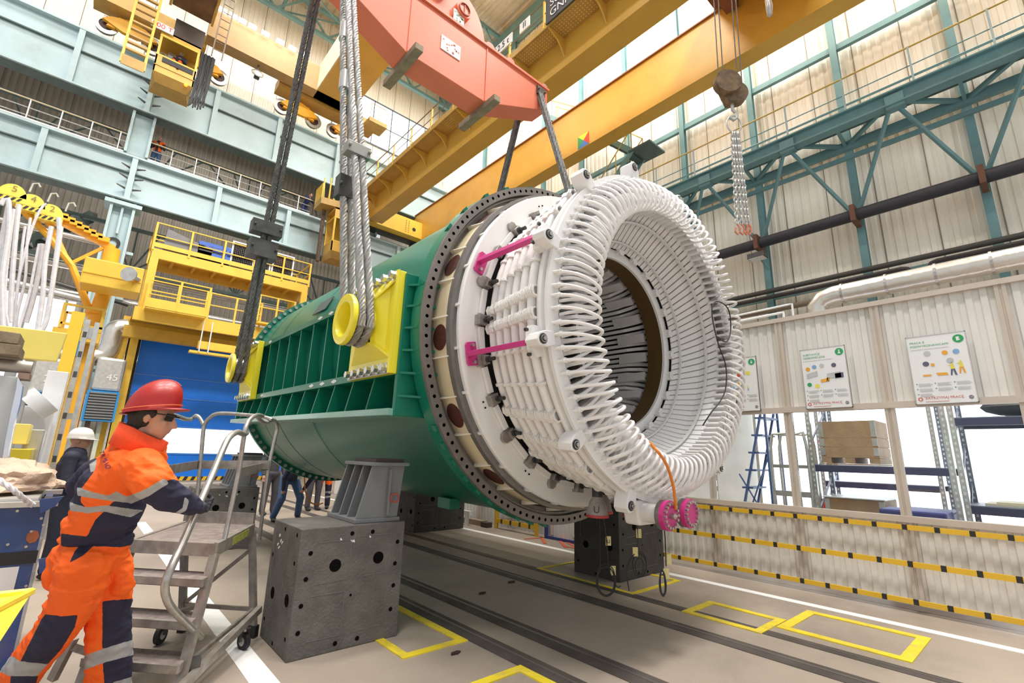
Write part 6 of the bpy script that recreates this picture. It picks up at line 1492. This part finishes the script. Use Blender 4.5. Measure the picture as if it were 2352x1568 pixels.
tb('guard_post',[R_(596,1240),R_(604,1170),R_(617,1075),R_(631,1010),R_(637,985),R_(635,970),R_(626,964),R_(612,970),R_(600,966),R_(590,956)])
tb('guard_post',[R_(511,1262),R_(530,1170),R_(548,1085),R_(559,1010),R_(565,980),R_(575,962),R_(590,953),R_(603,955)])
tb('handrail',[R_(461,1463),R_(430,1433),R_(398,1400),R_(383,1375),R_(379,1345),R_(390,1310),R_(420,1245),R_(455,1165),R_(490,1085),R_(515,1025),R_(528,1003),R_(545,992),R_(560,997),R_(566,994)],.021)
tb('back_guard_rail',[B_(450,1195),B_(452,1150),B_(460,1070),B_(466,1000),B_(470,975),B_(484,957),B_(505,949),B_(560,952),B_(605,957),B_(625,964)])
tb('left_guard_rail',[B_(467,975),B_(459,960),B_(450,954),B_(440,962),L_(425,962),L_(405,955),L_(380,950)])
fl2=MB(); fl2.beam(R_(617,1069),R_(549,1086),.008,.075); build('flat_mid_rail',fl2,alu,ms)
build('flat_mid_rail',MB().beam(B_(619,1067),B_(455,1067),.008,.075),alu,ms)
build('flat_mid_rail',MB().beam(B_(455,1067),L_(350,1085),.008,.075),alu,ms)
lhr=[p+off for p in (R_(461,1463),R_(398,1400),R_(379,1345),R_(420,1245),R_(490,1085))]
tb('left_handrail',lhr,.02)
# ================================================================ people
def remesh(mb,vox=.012,smooth_it=4):
    me=D.meshes.new('tmp'); me.from_pydata([tuple(v) for v in mb.v],[],mb.f); o=D.objects.new('tmp',me); COL.objects.link(o)
    r=o.modifiers.new('r','REMESH'); r.mode='VOXEL'; r.voxel_size=vox; r.use_smooth_shade=True
    if smooth_it: s=o.modifiers.new('s','SMOOTH'); s.factor=.5; s.iterations=smooth_it
    dg=bpy.context.evaluated_depsgraph_get(); ev=D.meshes.new_from_object(o.evaluated_get(dg))
    out=MB(); out.v=[v.co.copy() for v in ev.vertices]; out.f=[tuple(p.vertices) for p in ev.polygons]; out.m=[0]*len(out.f)
    D.objects.remove(o); D.meshes.remove(me); D.meshes.remove(ev); return out
def cap(mb,a,b,r0,r1,n=12,k=7,flat=None):
    a=Vector(a);b=Vector(b); m=max(2,int((b-a).length/max(.01,min(r0,r1)*.55)))
    for i in range(m+1):
        t=i/m; mb.ball(a.lerp(b,t),r0+(r1-r0)*t,n,k)
    return mb
def ell(mb,c,rx,ry,rz,R=None,n=18,m=12):
    e=MB().ball((0,0,0),1,n,m,(rx,ry,rz)); M=Matrix.Translation(Vector(c))@(R.to_4x4() if R else Matrix())
    for v in e.v: mb.v.append(M@v)
    b=len(mb.v)-len(e.v)
    for f in e.f: mb.f.append(tuple(i+b for i in f)); mb.m.append(0)
    return mb
def basis(fwd,up=(0,0,1)):
    f=Vector(fwd).normalized(); u=Vector(up); u=(u-f*u.dot(f)).normalized(); l=u.cross(f)
    return Matrix(((f.x,l.x,u.x),(f.y,l.y,u.y),(f.z,l.z,u.z)))   # columns: forward, left, up
skin=mat('skin',(.50,.27,.19),.5,var=.06,scale=12); hairm=mat('dark_hair',(.025,.02,.018),.7,var=.3,scale=40,bump=.5,bscale=90)
def head_mb(c,B,s=1.0):
    """head about its centre c; columns of B are forward, left, up"""
    m=MB(); T=lambda x,y,z: Vector(c)+B@Vector((x*s,y*s,z*s))
    ell(m,T(-.012,0,.03),.098*s,.076*s,.098*s,B)
    ell(m,T(.035,0,-.035),.062*s,.058*s,.075*s,B)
    ell(m,T(.052,0,-.088),.030*s,.030*s,.024*s,B)           # chin
    ell(m,T(.02,0,-.07),.055*s,.052*s,.035*s,B)
    for k in range(5): ell(m,T(.092+.006*k*.8,0,.012-.011*k),.010*s+.0012*k,.008*s+.0016*k,.011*s,B,10,8)  # nose
    ell(m,T(.088,.0,-.052),.012*s,.024*s,.006*s,B,10,8); ell(m,T(.086,.0,-.064),.012*s,.020*s,.007*s,B,10,8)   # lips
    for q in (-1,1):
        ell(m,T(.078,q*.032,.022),.016*s,.020*s,.008*s,B,10,8); ell(m,T(.060,q*.045,-.02),.025*s,.018*s,.022*s,B,10,8)
        ell(m,T(-.005,q*.078,-.01),.018*s,.008*s,.030*s,B,12,8); ell(m,T(.0,q*.083,.006),.014*s,.006*s,.014*s,B,10,8)
    cap(m,T(-.035,0,-.05),T(-.045,0,-.15),.052*s,.056*s)
    return m,T
def helmet_mb(T,B,s,col,rim,parent,tilt=0):
    m=MB(); rows=[]
    n=32
    for j in range(9):
        p=j/8*PI*.5; row=[]
        for k in range(n):
            t=2*PI*k/n; rr=math.cos(p) if j else 1.0
            x=.135*math.cos(t)*math.cos(p)-.005; y=.112*math.sin(t)*math.cos(p); z=.045+.105*math.sin(p)
            if abs(y)<.03 and j>2: z+=.006
            row.append(m.V(T(x,y,z)))
        rows.append(row)
    for a,b in zip(rows,rows[1:]):
        for k in range(n): m.F(a[k],a[(k+1)%n],b[(k+1)%n],b[k])
    # rim and peak
    low=[]; pk=[]
    for k in range(n):
        t=2*PI*k/n; c_=math.cos(t); f=max(0,c_)
        low.append(m.V(T(.140*c_-.005,.117*math.sin(t),.018))); pk.append(m.V(T((.150+.045*f**2)*c_-.005,(.125+.0*f)*math.sin(t),.016-.010*f)))
    for k in range(n): m.F(rows[0][k],low[k],low[(k+1)%n],rows[0][(k+1)%n]); m.F(low[k],pk[k],pk[(k+1)%n],low[(k+1)%n])
    o=build('hard_hat',m,col,parent,smooth=True,ang=50)
    md=o.modifiers.new('s','SOLIDIFY'); md.thickness=.004
    r=MB(); r.tube([T((.1445)*math.cos(2*PI*k/40)-.005,.1205*math.sin(2*PI*k/40),.030) for k in range(40)],.0022,6,closed=True); build('hat_line',r,rim,o)
    rd=MB(); rd.tube([T(.10-.2*k/10-.005,0,.045+.105*math.sqrt(max(0,1-((.10-.2*k/10)/.135)**2))+.004) for k in range(11)],.008,8); build('hat_ridge',rd,col,o,smooth=True)
    return o
def project(P):
    d=Vector(P)-CC; w_=d.dot(CF); return 1176+FPX*d.dot(CR)/w_,784-FPX*d.dot(CU)/w_
def inpoly(x,y,poly):
    c=False; j=len(poly)-1
    for i in range(len(poly)):
        xi,yi=poly[i]; xj,yj=poly[j]
        if (yi>y)!=(yj>y) and x<(xj-xi)*(y-yi)/(yj-yi+1e-9)+xi: c=not c
        j=i
    return c
def paint(mb,regions):
    for i,f in enumerate(mb.f):
        c=sum((mb.v[k] for k in f),Vector())/len(f); x,y=project(c)
        for mi,poly in regions:
            if inpoly(x,y,poly): mb.m[i]=mi
    ed={}
    for i,f in enumerate(mb.f):
        for a,b in zip(f,f[1:]+f[:1]): ed.setdefault((min(a,b),max(a,b)),[]).append(mb.m[i])
    nb={}
    for (a,b),ms_ in ed.items():
        if len(ms_)==2 and ms_[0]!=ms_[1]: nb.setdefault(a,[]).append(b); nb.setdefault(b,[]).append(a)
    for it in range(5):
        new={v:(mb.v[v]+sum((mb.v[q] for q in ns),Vector())/len(ns))/2 for v,ns in nb.items() if len(ns)==2}
        for v,p in new.items(): mb.v[v]=p
    return mb
ora=mat('hi_vis_orange',(1.0,.13,.005),.75,var=.08,scale=6,bump=.7,bscale=14); nav=mat('work_navy',(.018,.017,.045),.8,var=.2,scale=9,bump=.6,bscale=14); refl=mat('reflective_tape',(.36,.36,.36),.5,var=.1,scale=20)
gl_=mat('glove_dark',(.02,.02,.03),.7,bump=.5,bscale=40); colm=mat('collar_orange',(1.0,.09,.02),.75,var=.05,bump=.3,bscale=30)
ZW=2.62
wkr=thing('person','worker in orange hi-vis clothes and red hard hat, leaning forward and pushing the mobile steps','person',tuple(AT(215,1250,ZW).xy)+(0,))
fwd=(CR*.93+Vector((CF.x,CF.y,0)).normalized()*.36); fwd.z=0; fwd.normalize()
def J(x,y,d=0): return AT(x,y,ZW+d)
# body: one continuous mesh under the clothes
Bh=basis(fwd+Vector((0,0,-.14)),Vector((0,0,1))+fwd*.12)
hc=J(352,958,.02)
bm_,T=head_mb(hc,Bh,1.04)
pelv=J(222,1268); chest=J(290,1100); neckb=J(325,1025,.02)
shR=J(322,1082,-.17); shL=J(295,1062,.19); elR=J(385,1140,-.12); wrR=J(452,1166,.0)
elL=J(178,1110,.25); wrL=J(205,1165,.22)
hipR=J(200,1300,-.09); hipL=J(248,1300,.10); knR=J(135,1425,-.1); anR=J(25,1590,-.02); knL=J(246,1440,.08); anL=J(247,1622,.12)
cap(bm_,T(-.045,0,-.15),neckb,.055,.06); cap(bm_,neckb,chest,.07,.085); cap(bm_,chest,pelv,.085,.085)
for a,b,c in ((shR,elR,wrR),(shL,elL,wrL)): cap(bm_,neckb,a,.05,.045); cap(bm_,a,b,.042,.036); cap(bm_,b,c,.036,.026)
for a,b,c in ((hipR,knR,anR),(hipL,knL,anL)): cap(bm_,pelv,a,.08,.075); cap(bm_,a,b,.07,.055); cap(bm_,b,c,.055,.04)
# right hand: palm, four curled fingers and a thumb closed on the handrail
hr0=J(468,1166,.02); ax=(R_(455,1165)-R_(490,1085)).normalized()
pd=(hr0-wrR).normalized()
cap(bm_,wrR,hr0-pd*.03,.027,.03)
sk=remesh(bm_,.0075,3)
build('body',sk,skin,wkr,smooth=True,ang=180)
gm_=MB(); rc=R_(467,1158); side=ax
towards=(-CF).normalized()
ell(gm_,rc-pd*.035+towards*.012,.045,.03,.045,basis(pd,-ax)); cap(gm_,wrR+pd*.02,rc-pd*.05,.034,.034)
for k in range(4):
    o_=ax*(-.036+.025*k); ln_=1-.06*abs(k-1.2)
    p=[rc-pd*.012+towards*.035+o_,rc+pd*.016+towards*.036+o_,rc+pd*.036+towards*.012+o_,rc+pd*.030-towards*.018+o_,rc+pd*.008-towards*.032+o_]
    for a,b in zip(p,p[1:]): cap(gm_,a,a.lerp(b,ln_),.0125,.0115,10,7)
tp=[rc-pd*.05-ax*.04,rc-pd*.03-ax*.062-towards*.01,rc+pd*.005-ax*.058-towards*.025,rc+pd*.02-ax*.04-towards*.03]
for a,b in zip(tp,tp[1:]): cap(gm_,a,b,.014,.012,10,7)
build('work_glove',remesh(gm_,.005,2),gl_,wkr,smooth=True,ang=180)
cf_=MB(); cap(cf_,J(441,1164,.0),J(447,1166,.0),.034,.033)
build('wrist_skin',remesh(cf_,.006,2),skin,wkr,smooth=True,ang=180)
lh=MB(); cap(lh,wrL,wrL+(wrL-elL).normalized()*.06,.03,.035); 
for k in range(4): 
    b=wrL+(wrL-elL).normalized()*.08+Vector((0,0,.012*(k-1.5)))+towards*.0; cap(lh,b,b+(wrL-elL).normalized()*.04+fwd*.03,.011,.010,8,6)
cap(lh,wrL+(wrL-elL).normalized()*.04,wrL+(wrL-elL).normalized()*.07+fwd*.05,.012,.011,8,6)
build('left_glove',remesh(lh,.007,2),gl_,wkr,smooth=True,ang=180)
# hair, glasses, hat
hm=MB(); ell(hm,T(-.035,0,-.005),.082,.082,.07,Bh); ell(hm,T(-.055,0,-.055),.05,.068,.045,Bh); ell(hm,T(-.01,.07,.02),.045,.02,.035,Bh); ell(hm,T(-.01,-.07,.02),.045,.02,.035,Bh)
build('hair',remesh(hm,.008,3),hairm,wkr,smooth=True,ang=180)
helm=mat('hard_hat_red',(.38,.014,.012),.42,var=.05,coat=.1)
helmet_mb(lambda x,y,z:T(x*.88-.012,y*.98,z*1.22+.012+.27*x),Bh,1,helm,mat('hat_orange_line',(.8,.2,.08),.4),wkr)
gg=MB()
for q in (-1,1): gg.tube([T(.02,q*.086,.02),T(.07,q*.078,.022),T(.103,q*.06,.02)],.0035,6); 
build('safety_glasses',gg,black,wkr)
gv=MB()
for q in (-1,1): gv.hexa([T(.088,q*.012,-.008),T(.070,q*.068,-.006),T(.073,q*.070,-.006),T(.093,q*.012,-.008),T(.095,q*.012,.032),T(.074,q*.070,.03),T(.077,q*.072,.03),T(.100,q*.012,.032)])
build('glasses_lens',gv,mat('smoke_lens',(.03,.03,.035),.1),wkr)
# trousers
from mathutils import noise as _nz
def folds(mb,amp,sc,seed=0,ridge=.6):
    for i,v in enumerate(mb.v):
        a=_nz.noise(Vector((v.x*sc,v.y*sc,v.z*sc*1.7))+Vector((seed,0,0))); b=1-abs(_nz.noise(Vector((v.x*sc*1.6+v.z*sc,v.y*sc*1.6,v.z*sc*2.6))+Vector((seed+9,2,5))))*2
        d=v-cen(v); d.z*=.4; 
        if d.length>1e-6: mb.v[i]=v+d.normalized()*amp*(a+ridge*b-.3)
    return mb
tr=MB()
ell(tr,J(210,1275),.175,.135,.13,basis(fwd,(0,0,1)))
ell(tr,J(226,1243),.165,.12,.075,basis(fwd,(0,0,1)))
cap(tr,J(195,1300,-.08),J(178,1370,-.09),.130,.118); cap(tr,J(178,1370,-.09),J(132,1442,-.1),.118,.104); cap(tr,J(132,1442,-.1),J(62,1530,-.06),.104,.100); cap(tr,J(62,1530,-.06),J(20,1592,-.02),.100,.098)
cap(tr,J(246,1300,.08),J(250,1370,.08),.118,.110); cap(tr,J(250,1370,.08),J(250,1450,.08),.110,.108); cap(tr,J(250,1450,.08),J(250,1610,.12),.108,.115)
cap(tr,J(140,1272,-.04),J(128,1330,-.06),.055,.06); cap(tr,J(276,1290,.05),J(280,1345,.05),.055,.055)
tr=remesh(tr,.0055,10)
def cen(v):
    return Vector((pelv.x,pelv.y,v.z))
tr=folds(tr,.012,9,3)
paint(tr,[(1,[(96,1420),(104,1410),(140,1415),(178,1412),(172,1440),(140,1492),(100,1535),(46,1520)]),
 (1,[(235,1380),(310,1374),(310,1620),(243,1620),(235,1500)]),(2,[(-30,1500),(18,1500),(45,1518),(110,1525),(85,1552),(20,1552),(-30,1530)]),(1,[(25,1553),(88,1552),(60,1640),(10,1640)]),
 (2,[(185,1508),(236,1490),(320,1464),(320,1500),(237,1522),(190,1540)]),(2,[(260,1566),(310,1552),(310,1590),(250,1600)]),
 (1,[(140,1200),(320,1200),(305,1250),(280,1256),(214,1254),(190,1276),(160,1292),(172,1265),(183,1252),(150,1242)])])
build('trousers',tr,[ora,nav,refl],wkr,smooth=True,ang=180)
# jacket
jk=MB()
def seg(x0,y0,d0,x1,y1,d1,r0,r1): cap(jk,J(x0,y0,d0),J(x1,y1,d1),r0,r1,14,9)
ell(jk,J(300,1072,.0),.125,.20,.15,basis(fwd+Vector((0,0,-.6))))
ell(jk,J(265,1110,0),.155,.195,.17,basis(fwd+Vector((0,0,-.5))))
ell(jk,J(248,1165,0),.165,.18,.15,basis(fwd+Vector((0,0,-.3))))
ell(jk,J(228,1205,0),.165,.16,.10,basis(fwd,(0,0,1)))
ell(jk,J(224,1235,0),.165,.135,.05,basis(fwd,(0,0,1)))
seg(268,1070,0,300,1030,.02,.10,.10); seg(300,1030,.02,326,1008,.02,.10,.082); seg(335,1050,.02,345,1030,.02,.10,.075)
seg(325,1072,-.13,350,1105,-.16,.100,.097); seg(350,1105,-.16,385,1138,-.12,.095,.080); seg(385,1138,-.12,440,1162,-.02,.078,.050)
seg(265,1068,.18,210,1088,.25,.09,.078); seg(210,1088,.25,184,1115,.25,.078,.072); seg(184,1115,.25,198,1152,.22,.070,.052)
seg(170,1205,-.02,200,1225,-.02,.05,.05)
jk=remesh(jk,.0055,12)
def cen(v):
    f=max(0,min(1,(v.z-pelv.z)/max(.01,neckb.z-pelv.z))); return pelv.lerp(neckb,f)
jk=folds(jk,.013,8,7)
paint(jk,[(1,[(150,1040),(222,1052),(215,1085),(188,1120),(185,1152),(205,1175),(150,1170)]),(1,[(280,1150),(300,1140),(372,1105),(400,1100),(480,1130),(480,1210),(330,1185),(270,1165)]),
 (1,[(218,1195),(262,1150),(345,1150),(332,1200),(310,1272),(140,1272),(140,1225),(200,1232)]),
 (2,[(176,1118),(215,1130),(248,1138),(268,1128),(290,1140),(300,1155),(240,1148),(178,1138)]),(2,[(288,1142),(330,1125),(378,1098),(388,1110),(340,1140),(300,1157)]),
 (2,[(160,1152),(176,1158),(200,1165),(240,1160),(328,1172),(300,1188),(238,1174),(200,1178),(160,1172)]),
 (2,[(424,1140),(435,1150),(428,1172),(404,1184),(398,1180),(420,1166)]),(2,[(205,1065),(222,1055),(218,1080),(208,1085)])])
build('jacket',jk,[ora,nav,refl],wkr,smooth=True,ang=180)
cl_=MB(); crow=[]
B2=basis(fwd*1.0+Vector((0,0,-.35)))
for k in range(29):
    t=rad(6)+(2*PI-rad(12))*k/28; fr_=max(0,math.cos(t))
    a_=J(308,1030,.0)+B2@Vector((.118*math.cos(t)+.02*fr_,.118*math.sin(t),-.012-.05*fr_)); b_=J(322,984,.0)+B2@Vector((.100*math.cos(t)+.06*fr_**3,.105*math.sin(t),.0-.02*fr_)); crow.append((cl_.V(a_),cl_.V(b_)))
for a,b in zip(crow,crow[1:]): cl_.F(a[0],b[0],b[1],a[1])
co_=build('jacket_collar',cl_,colm,wkr,smooth=True,ang=180); md=co_.modifiers.new('s','SOLIDIFY'); md.thickness=.014
# printed back lettering, laid onto the cloth
lt_=text(None,'TRMAO',None,(0,0,0),(1,0,0),(0,1,0),1); lm2=MB()
import mathutils
bv=mathutils.bvhtree.BVHTree.FromPolygons([tuple(v) for v in jk.v],jk.f)
for v_ in lt_.v:
    x_=240+v_.x*12*.42+v_.y*17; y_=1056+v_.x*12*1.0-v_.y*4
    h=bv.ray_cast(CC,_ray(x_,y_).normalized()); lm2.V((h[0] if h[0] else AT(x_,y_,ZW-.2))+(CC-(h[0] or CC)).normalized()*.004)
lm2.f=lt_.f; lm2.m=lt_.m; build('back_lettering',lm2,mat('purple_print',(.15,.03,.25),.6),wkr)
bt=MB()
for a,b in ((knR,anR),(knL,anL)): 
    f=Vector((b.x,b.y,.05)); ell(bt,f+fwd*.06+Vector((0,0,-.005)),.145,.055,.05,basis(fwd)); cap(bt,f+Vector((0,0,.12)),f+Vector((0,0,.02)),.06,.055)
build('boots',remesh(bt,.01,2),mat('boot_black',(.02,.02,.02),.6),wkr,smooth=True,ang=180)
# ---------------------------------------------------------------- generic standing figures
def figure(label,pos,face,top,leg,helmet=None,hair=None,pose='stand',vox=.02,H=1.76,vest=None,badge=False,stripes=False):
    t=thing('person',label,'person',tuple(pos)); B=basis(face); k=H/1.76; P=lambda x,y,z:Vector(pos)+B@Vector((x*k,y*k,z*k))
    pel=P(0,0,.93); ch=P(.0,0,1.30); nk=P(0,0,1.48); hd=(.02,0,1.63)
    sh={s:P(0,s*.19,1.42) for s in (-1,1)}; el={s:P(0,s*.25,1.13) for s in (-1,1)}; wr={s:P(.08,s*.25,.88) for s in (-1,1)}
    hp={s:P(0,s*.10,.90) for s in (-1,1)}; kn={s:P(.02,s*.12,.50) for s in (-1,1)}; an={s:P(0,s*.13,.09) for s in (-1,1)}
    Bh=B
    if pose in ('phone','cross'):
        el={s:P(.02,s*.25,1.14) for s in (-1,1)}; wr={s:P(.27,s*.06,1.22) for s in (-1,1)}
    if pose=='bend':
        ch=P(.33,0,1.12); nk=P(.48,0,1.22); hd=(.60,0,1.28); sh={s:P(.40,s*.19,1.2) for s in (-1,1)}; el={s:P(.40,s*.30,.92) for s in (-1,1)}; wr={s:P(.22,s*.22,.66) for s in (-1,1)}
        pel=P(-.05,0,.90); hp={s:P(-.05,s*.11,.87) for s in (-1,1)}; kn={s:P(.15,s*.2,.48) for s in (-1,1)}; an={s:P(-.02,s*.26,.09) for s in (-1,1)}
    if pose=='lean':
        ch=P(.15,0,1.22); nk=P(.27,0,1.36); hd=(.36,0,1.47); sh={s:P(.2,s*.19,1.33) for s in (-1,1)}; el={s:P(.34,s*.22,1.12) for s in (-1,1)}; wr={s:P(.5,s*.05,1.1) for s in (-1,1)}
    if pose=='sit':
        kn={s:P(.42,s*.12,.92) for s in (-1,1)}; an={s:P(.45,s*.12,.5) for s in (-1,1)}; el={s:P(.12,s*.24,1.15) for s in (-1,1)}; wr={s:P(.38,s*.12,1.12) for s in (-1,1)}
    m,T=head_mb(P(*hd),Bh,k); cap(m,T(-.045,0,-.15),nk,.055*k,.06*k); cap(m,nk,ch,.09,.12); cap(m,ch,pel,.12,.12)
    for s in (-1,1):
        cap(m,nk,sh[s],.06,.055); cap(m,sh[s],el[s],.048,.04); cap(m,el[s],wr[s],.04,.028); d=(wr[s]-el[s]).normalized(); cap(m,wr[s],wr[s]+d*.06,.03,.035)
        for q in range(4): b=wr[s]+d*.08+B@Vector((0,.022*(q-1.5),0)); cap(m,b,b+d*.05-Vector((0,0,.02)),.012,.01,8,6)
        cap(m,wr[s]+d*.03,wr[s]+d*.06+B@Vector((0,-s*.05,0)),.013,.012,8,6)
        cap(m,pel,hp[s],.1,.09); cap(m,hp[s],kn[s],.075,.055); cap(m,kn[s],an[s],.05,.038)
    build('body',remesh(m,vox*.6,1),skin,t,smooth=True,ang=180)
    c=MB(); cap(c,nk-(nk-ch).normalized()*.03,ch,.115,.155); cap(c,ch,pel,.155,.145)
    for s in (-1,1): cap(c,nk.lerp(ch,.35),sh[s],.10,.075); cap(c,sh[s],el[s],.07,.058); cap(c,el[s],wr[s]-(wr[s]-el[s]).normalized()*.02,.056,.045)
    ob=build('top',remesh(c,vox,2),top,t,smooth=True,ang=180)
    if vest:
        v_=MB(); cap(v_,nk-(nk-ch).normalized()*.06,ch,.13,.165); cap(v_,ch,pel+Vector((0,0,.08)),.165,.155)
        for s in (-1,1): cap(v_,nk.lerp(ch,.35),sh[s],.105,.08)
        vm=remesh(v_,vox,2); fr=[f for f in vm.f if (sum((vm.v[i] for i in f),Vector())/len(f)-ch).dot(B@Vector((0,1,0)))**2>.003 or (sum((vm.v[i] for i in f),Vector())/len(f)-ch).dot(B@Vector((1,0,0)))<0]; vm.f=fr; vm.m=[0]*len(fr); build('vest',vm,vest,t,smooth=True,ang=180)
    l=MB(); ell(l,pel-Vector((0,0,.02)),.15,.17,.13,B)
    for s in (-1,1): cap(l,hp[s],kn[s],.105,.085); cap(l,kn[s],an[s]+Vector((0,0,.02)),.082,.07)
    lm_=remesh(l,vox,2)
    if stripes:
        for i,f in enumerate(lm_.f):
            z=(sum((lm_.v[k_] for k_ in f),Vector())/len(f)).z
            lm_.m[i]=1 if (.28<z<.33 or .40<z<.45) else (2 if z>.62 else 0)
        build('trousers',lm_,[leg,refl,ora],t,smooth=True,ang=180)
    else: build('trousers',lm_,leg,t,smooth=True,ang=180)
    b=MB()
    for s in (-1,1): f=Vector((an[s].x,an[s].y,an[s].z-.045)); ell(b,f+B@Vector((.06,0,0)),.13,.05,.045,B)
    build('shoes',remesh(b,vox*.7,1),black,t,smooth=True,ang=180)
    if helmet: 
        helmet_mb(lambda x,y,z:T(x,y,z+.01),Bh,1,helmet,helmet,t); g=MB(); g.tube([T(0,-.08,.02),T(.09,-.06,.02),T(.105,0,.02),T(.09,.06,.02),T(0,.08,.02)],.006,6); build('safety_glasses',g,galv,t)
    elif hair:
        h=MB(); ell(h,T(-.02,0,.05),.095,.085,.085,Bh); build('hair',remesh(h,.01,2),hair,t,smooth=True,ang=180)
    if badge: q=ch-Vector((0,0,.2))+B@Vector((.03,.05,0)); q=P(.42,.0,.92); build('badge',MB().box(q.x-.04,q.x+.04,q.y-.02,q.y-.01,q.z-.03,q.z+.03),white,t)
    return t
jersey=mat('navy_sweater',(.022,.024,.045),.8,var=.15,scale=10); gtr=mat('grey_trousers',(.07,.065,.08),.75); jean=mat('blue_jeans',(.05,.10,.22),.75); dnav=mat('navy_overall',(.015,.025,.10),.7)
p=AT(160,1100,5.7); figure('man in white hard hat and dark navy clothes standing with hands raised in front','' or (p.x,p.y,0),(1,-.2,0),jersey,mat('navy_trousers',(.018,.02,.04),.8),helmet=mat('hard_hat_white',(.72,.68,.64),.35),pose='cross',vox=.014,H=1.66)
p=PY(357,366,25.8); figure('man in orange vest and jeans on the blue girder walkway, hands together','' or (p.x,25.85,13.86),(-.3,-1,0),mat('dark_shirt',(.03,.02,.03),.8),jean,pose='phone',vest=ora,vox=.022,H=1.8)
p=PY(708,480,25.8); figure('man in dark blue overall leaning on the walkway railing left of the yellow landing','' or (p.x-.2,25.85,13.86),(.5,-1,0),dnav,dnav,hair=hairm,pose='lean',vox=.022,H=1.75)
figure('crane driver with fair hair, navy top and orange trousers sitting in the upper cab',(.35,23.05,16.75),(-.3,-1,0),jersey,ora,hair=mat('fair_hair',(.5,.38,.25),.7),pose='sit',vox=.022,H=1.7)
q=PZ(612,1182,0); figure('man in grey clothes with a white glove standing behind the cylinder, legs visible','' or (q.x,q.y,0),(.3,-1,0),gtr,gtr,hair=hairm,vox=.02,H=1.8)
q=PZ(655,1196,0); figure('man in navy top and jeans bending down with hands on knees under the cylinder','' or (q.x,q.y,0),(.1,-1,0),mat('navy_fleece',(.015,.02,.055),.8),jean,hair=hairm,pose='bend',badge=True,vox=.02)
q=PZ(715,1172,0); figure('person in grey trousers whose legs show right of the bending man','' or (q.x,q.y,0),(.2,-1,0),gtr,gtr,hair=hairm,vox=.02)
q=PZ(738,1168,0); figure('person in navy hi-vis trousers with silver bands, partly behind the grey bracket','' or (q.x,q.y,0),(-.4,-1,0),ora,nav,hair=hairm,vox=.02,stripes=True)
q=PY(703,1110,9.6); tag(build('orange_hose',MB().tube(smoothpath([PY(699,1095,9.6),PY(702,1130,9.6),PY(712,1152,9.6),PY(728,1158,9.6),PY(742,1155,9.6)],20),.012,6),mat('cable_orange',(.75,.22,.02),.45)),'thin orange hose hanging under the rear flange of the cylinder','hose')
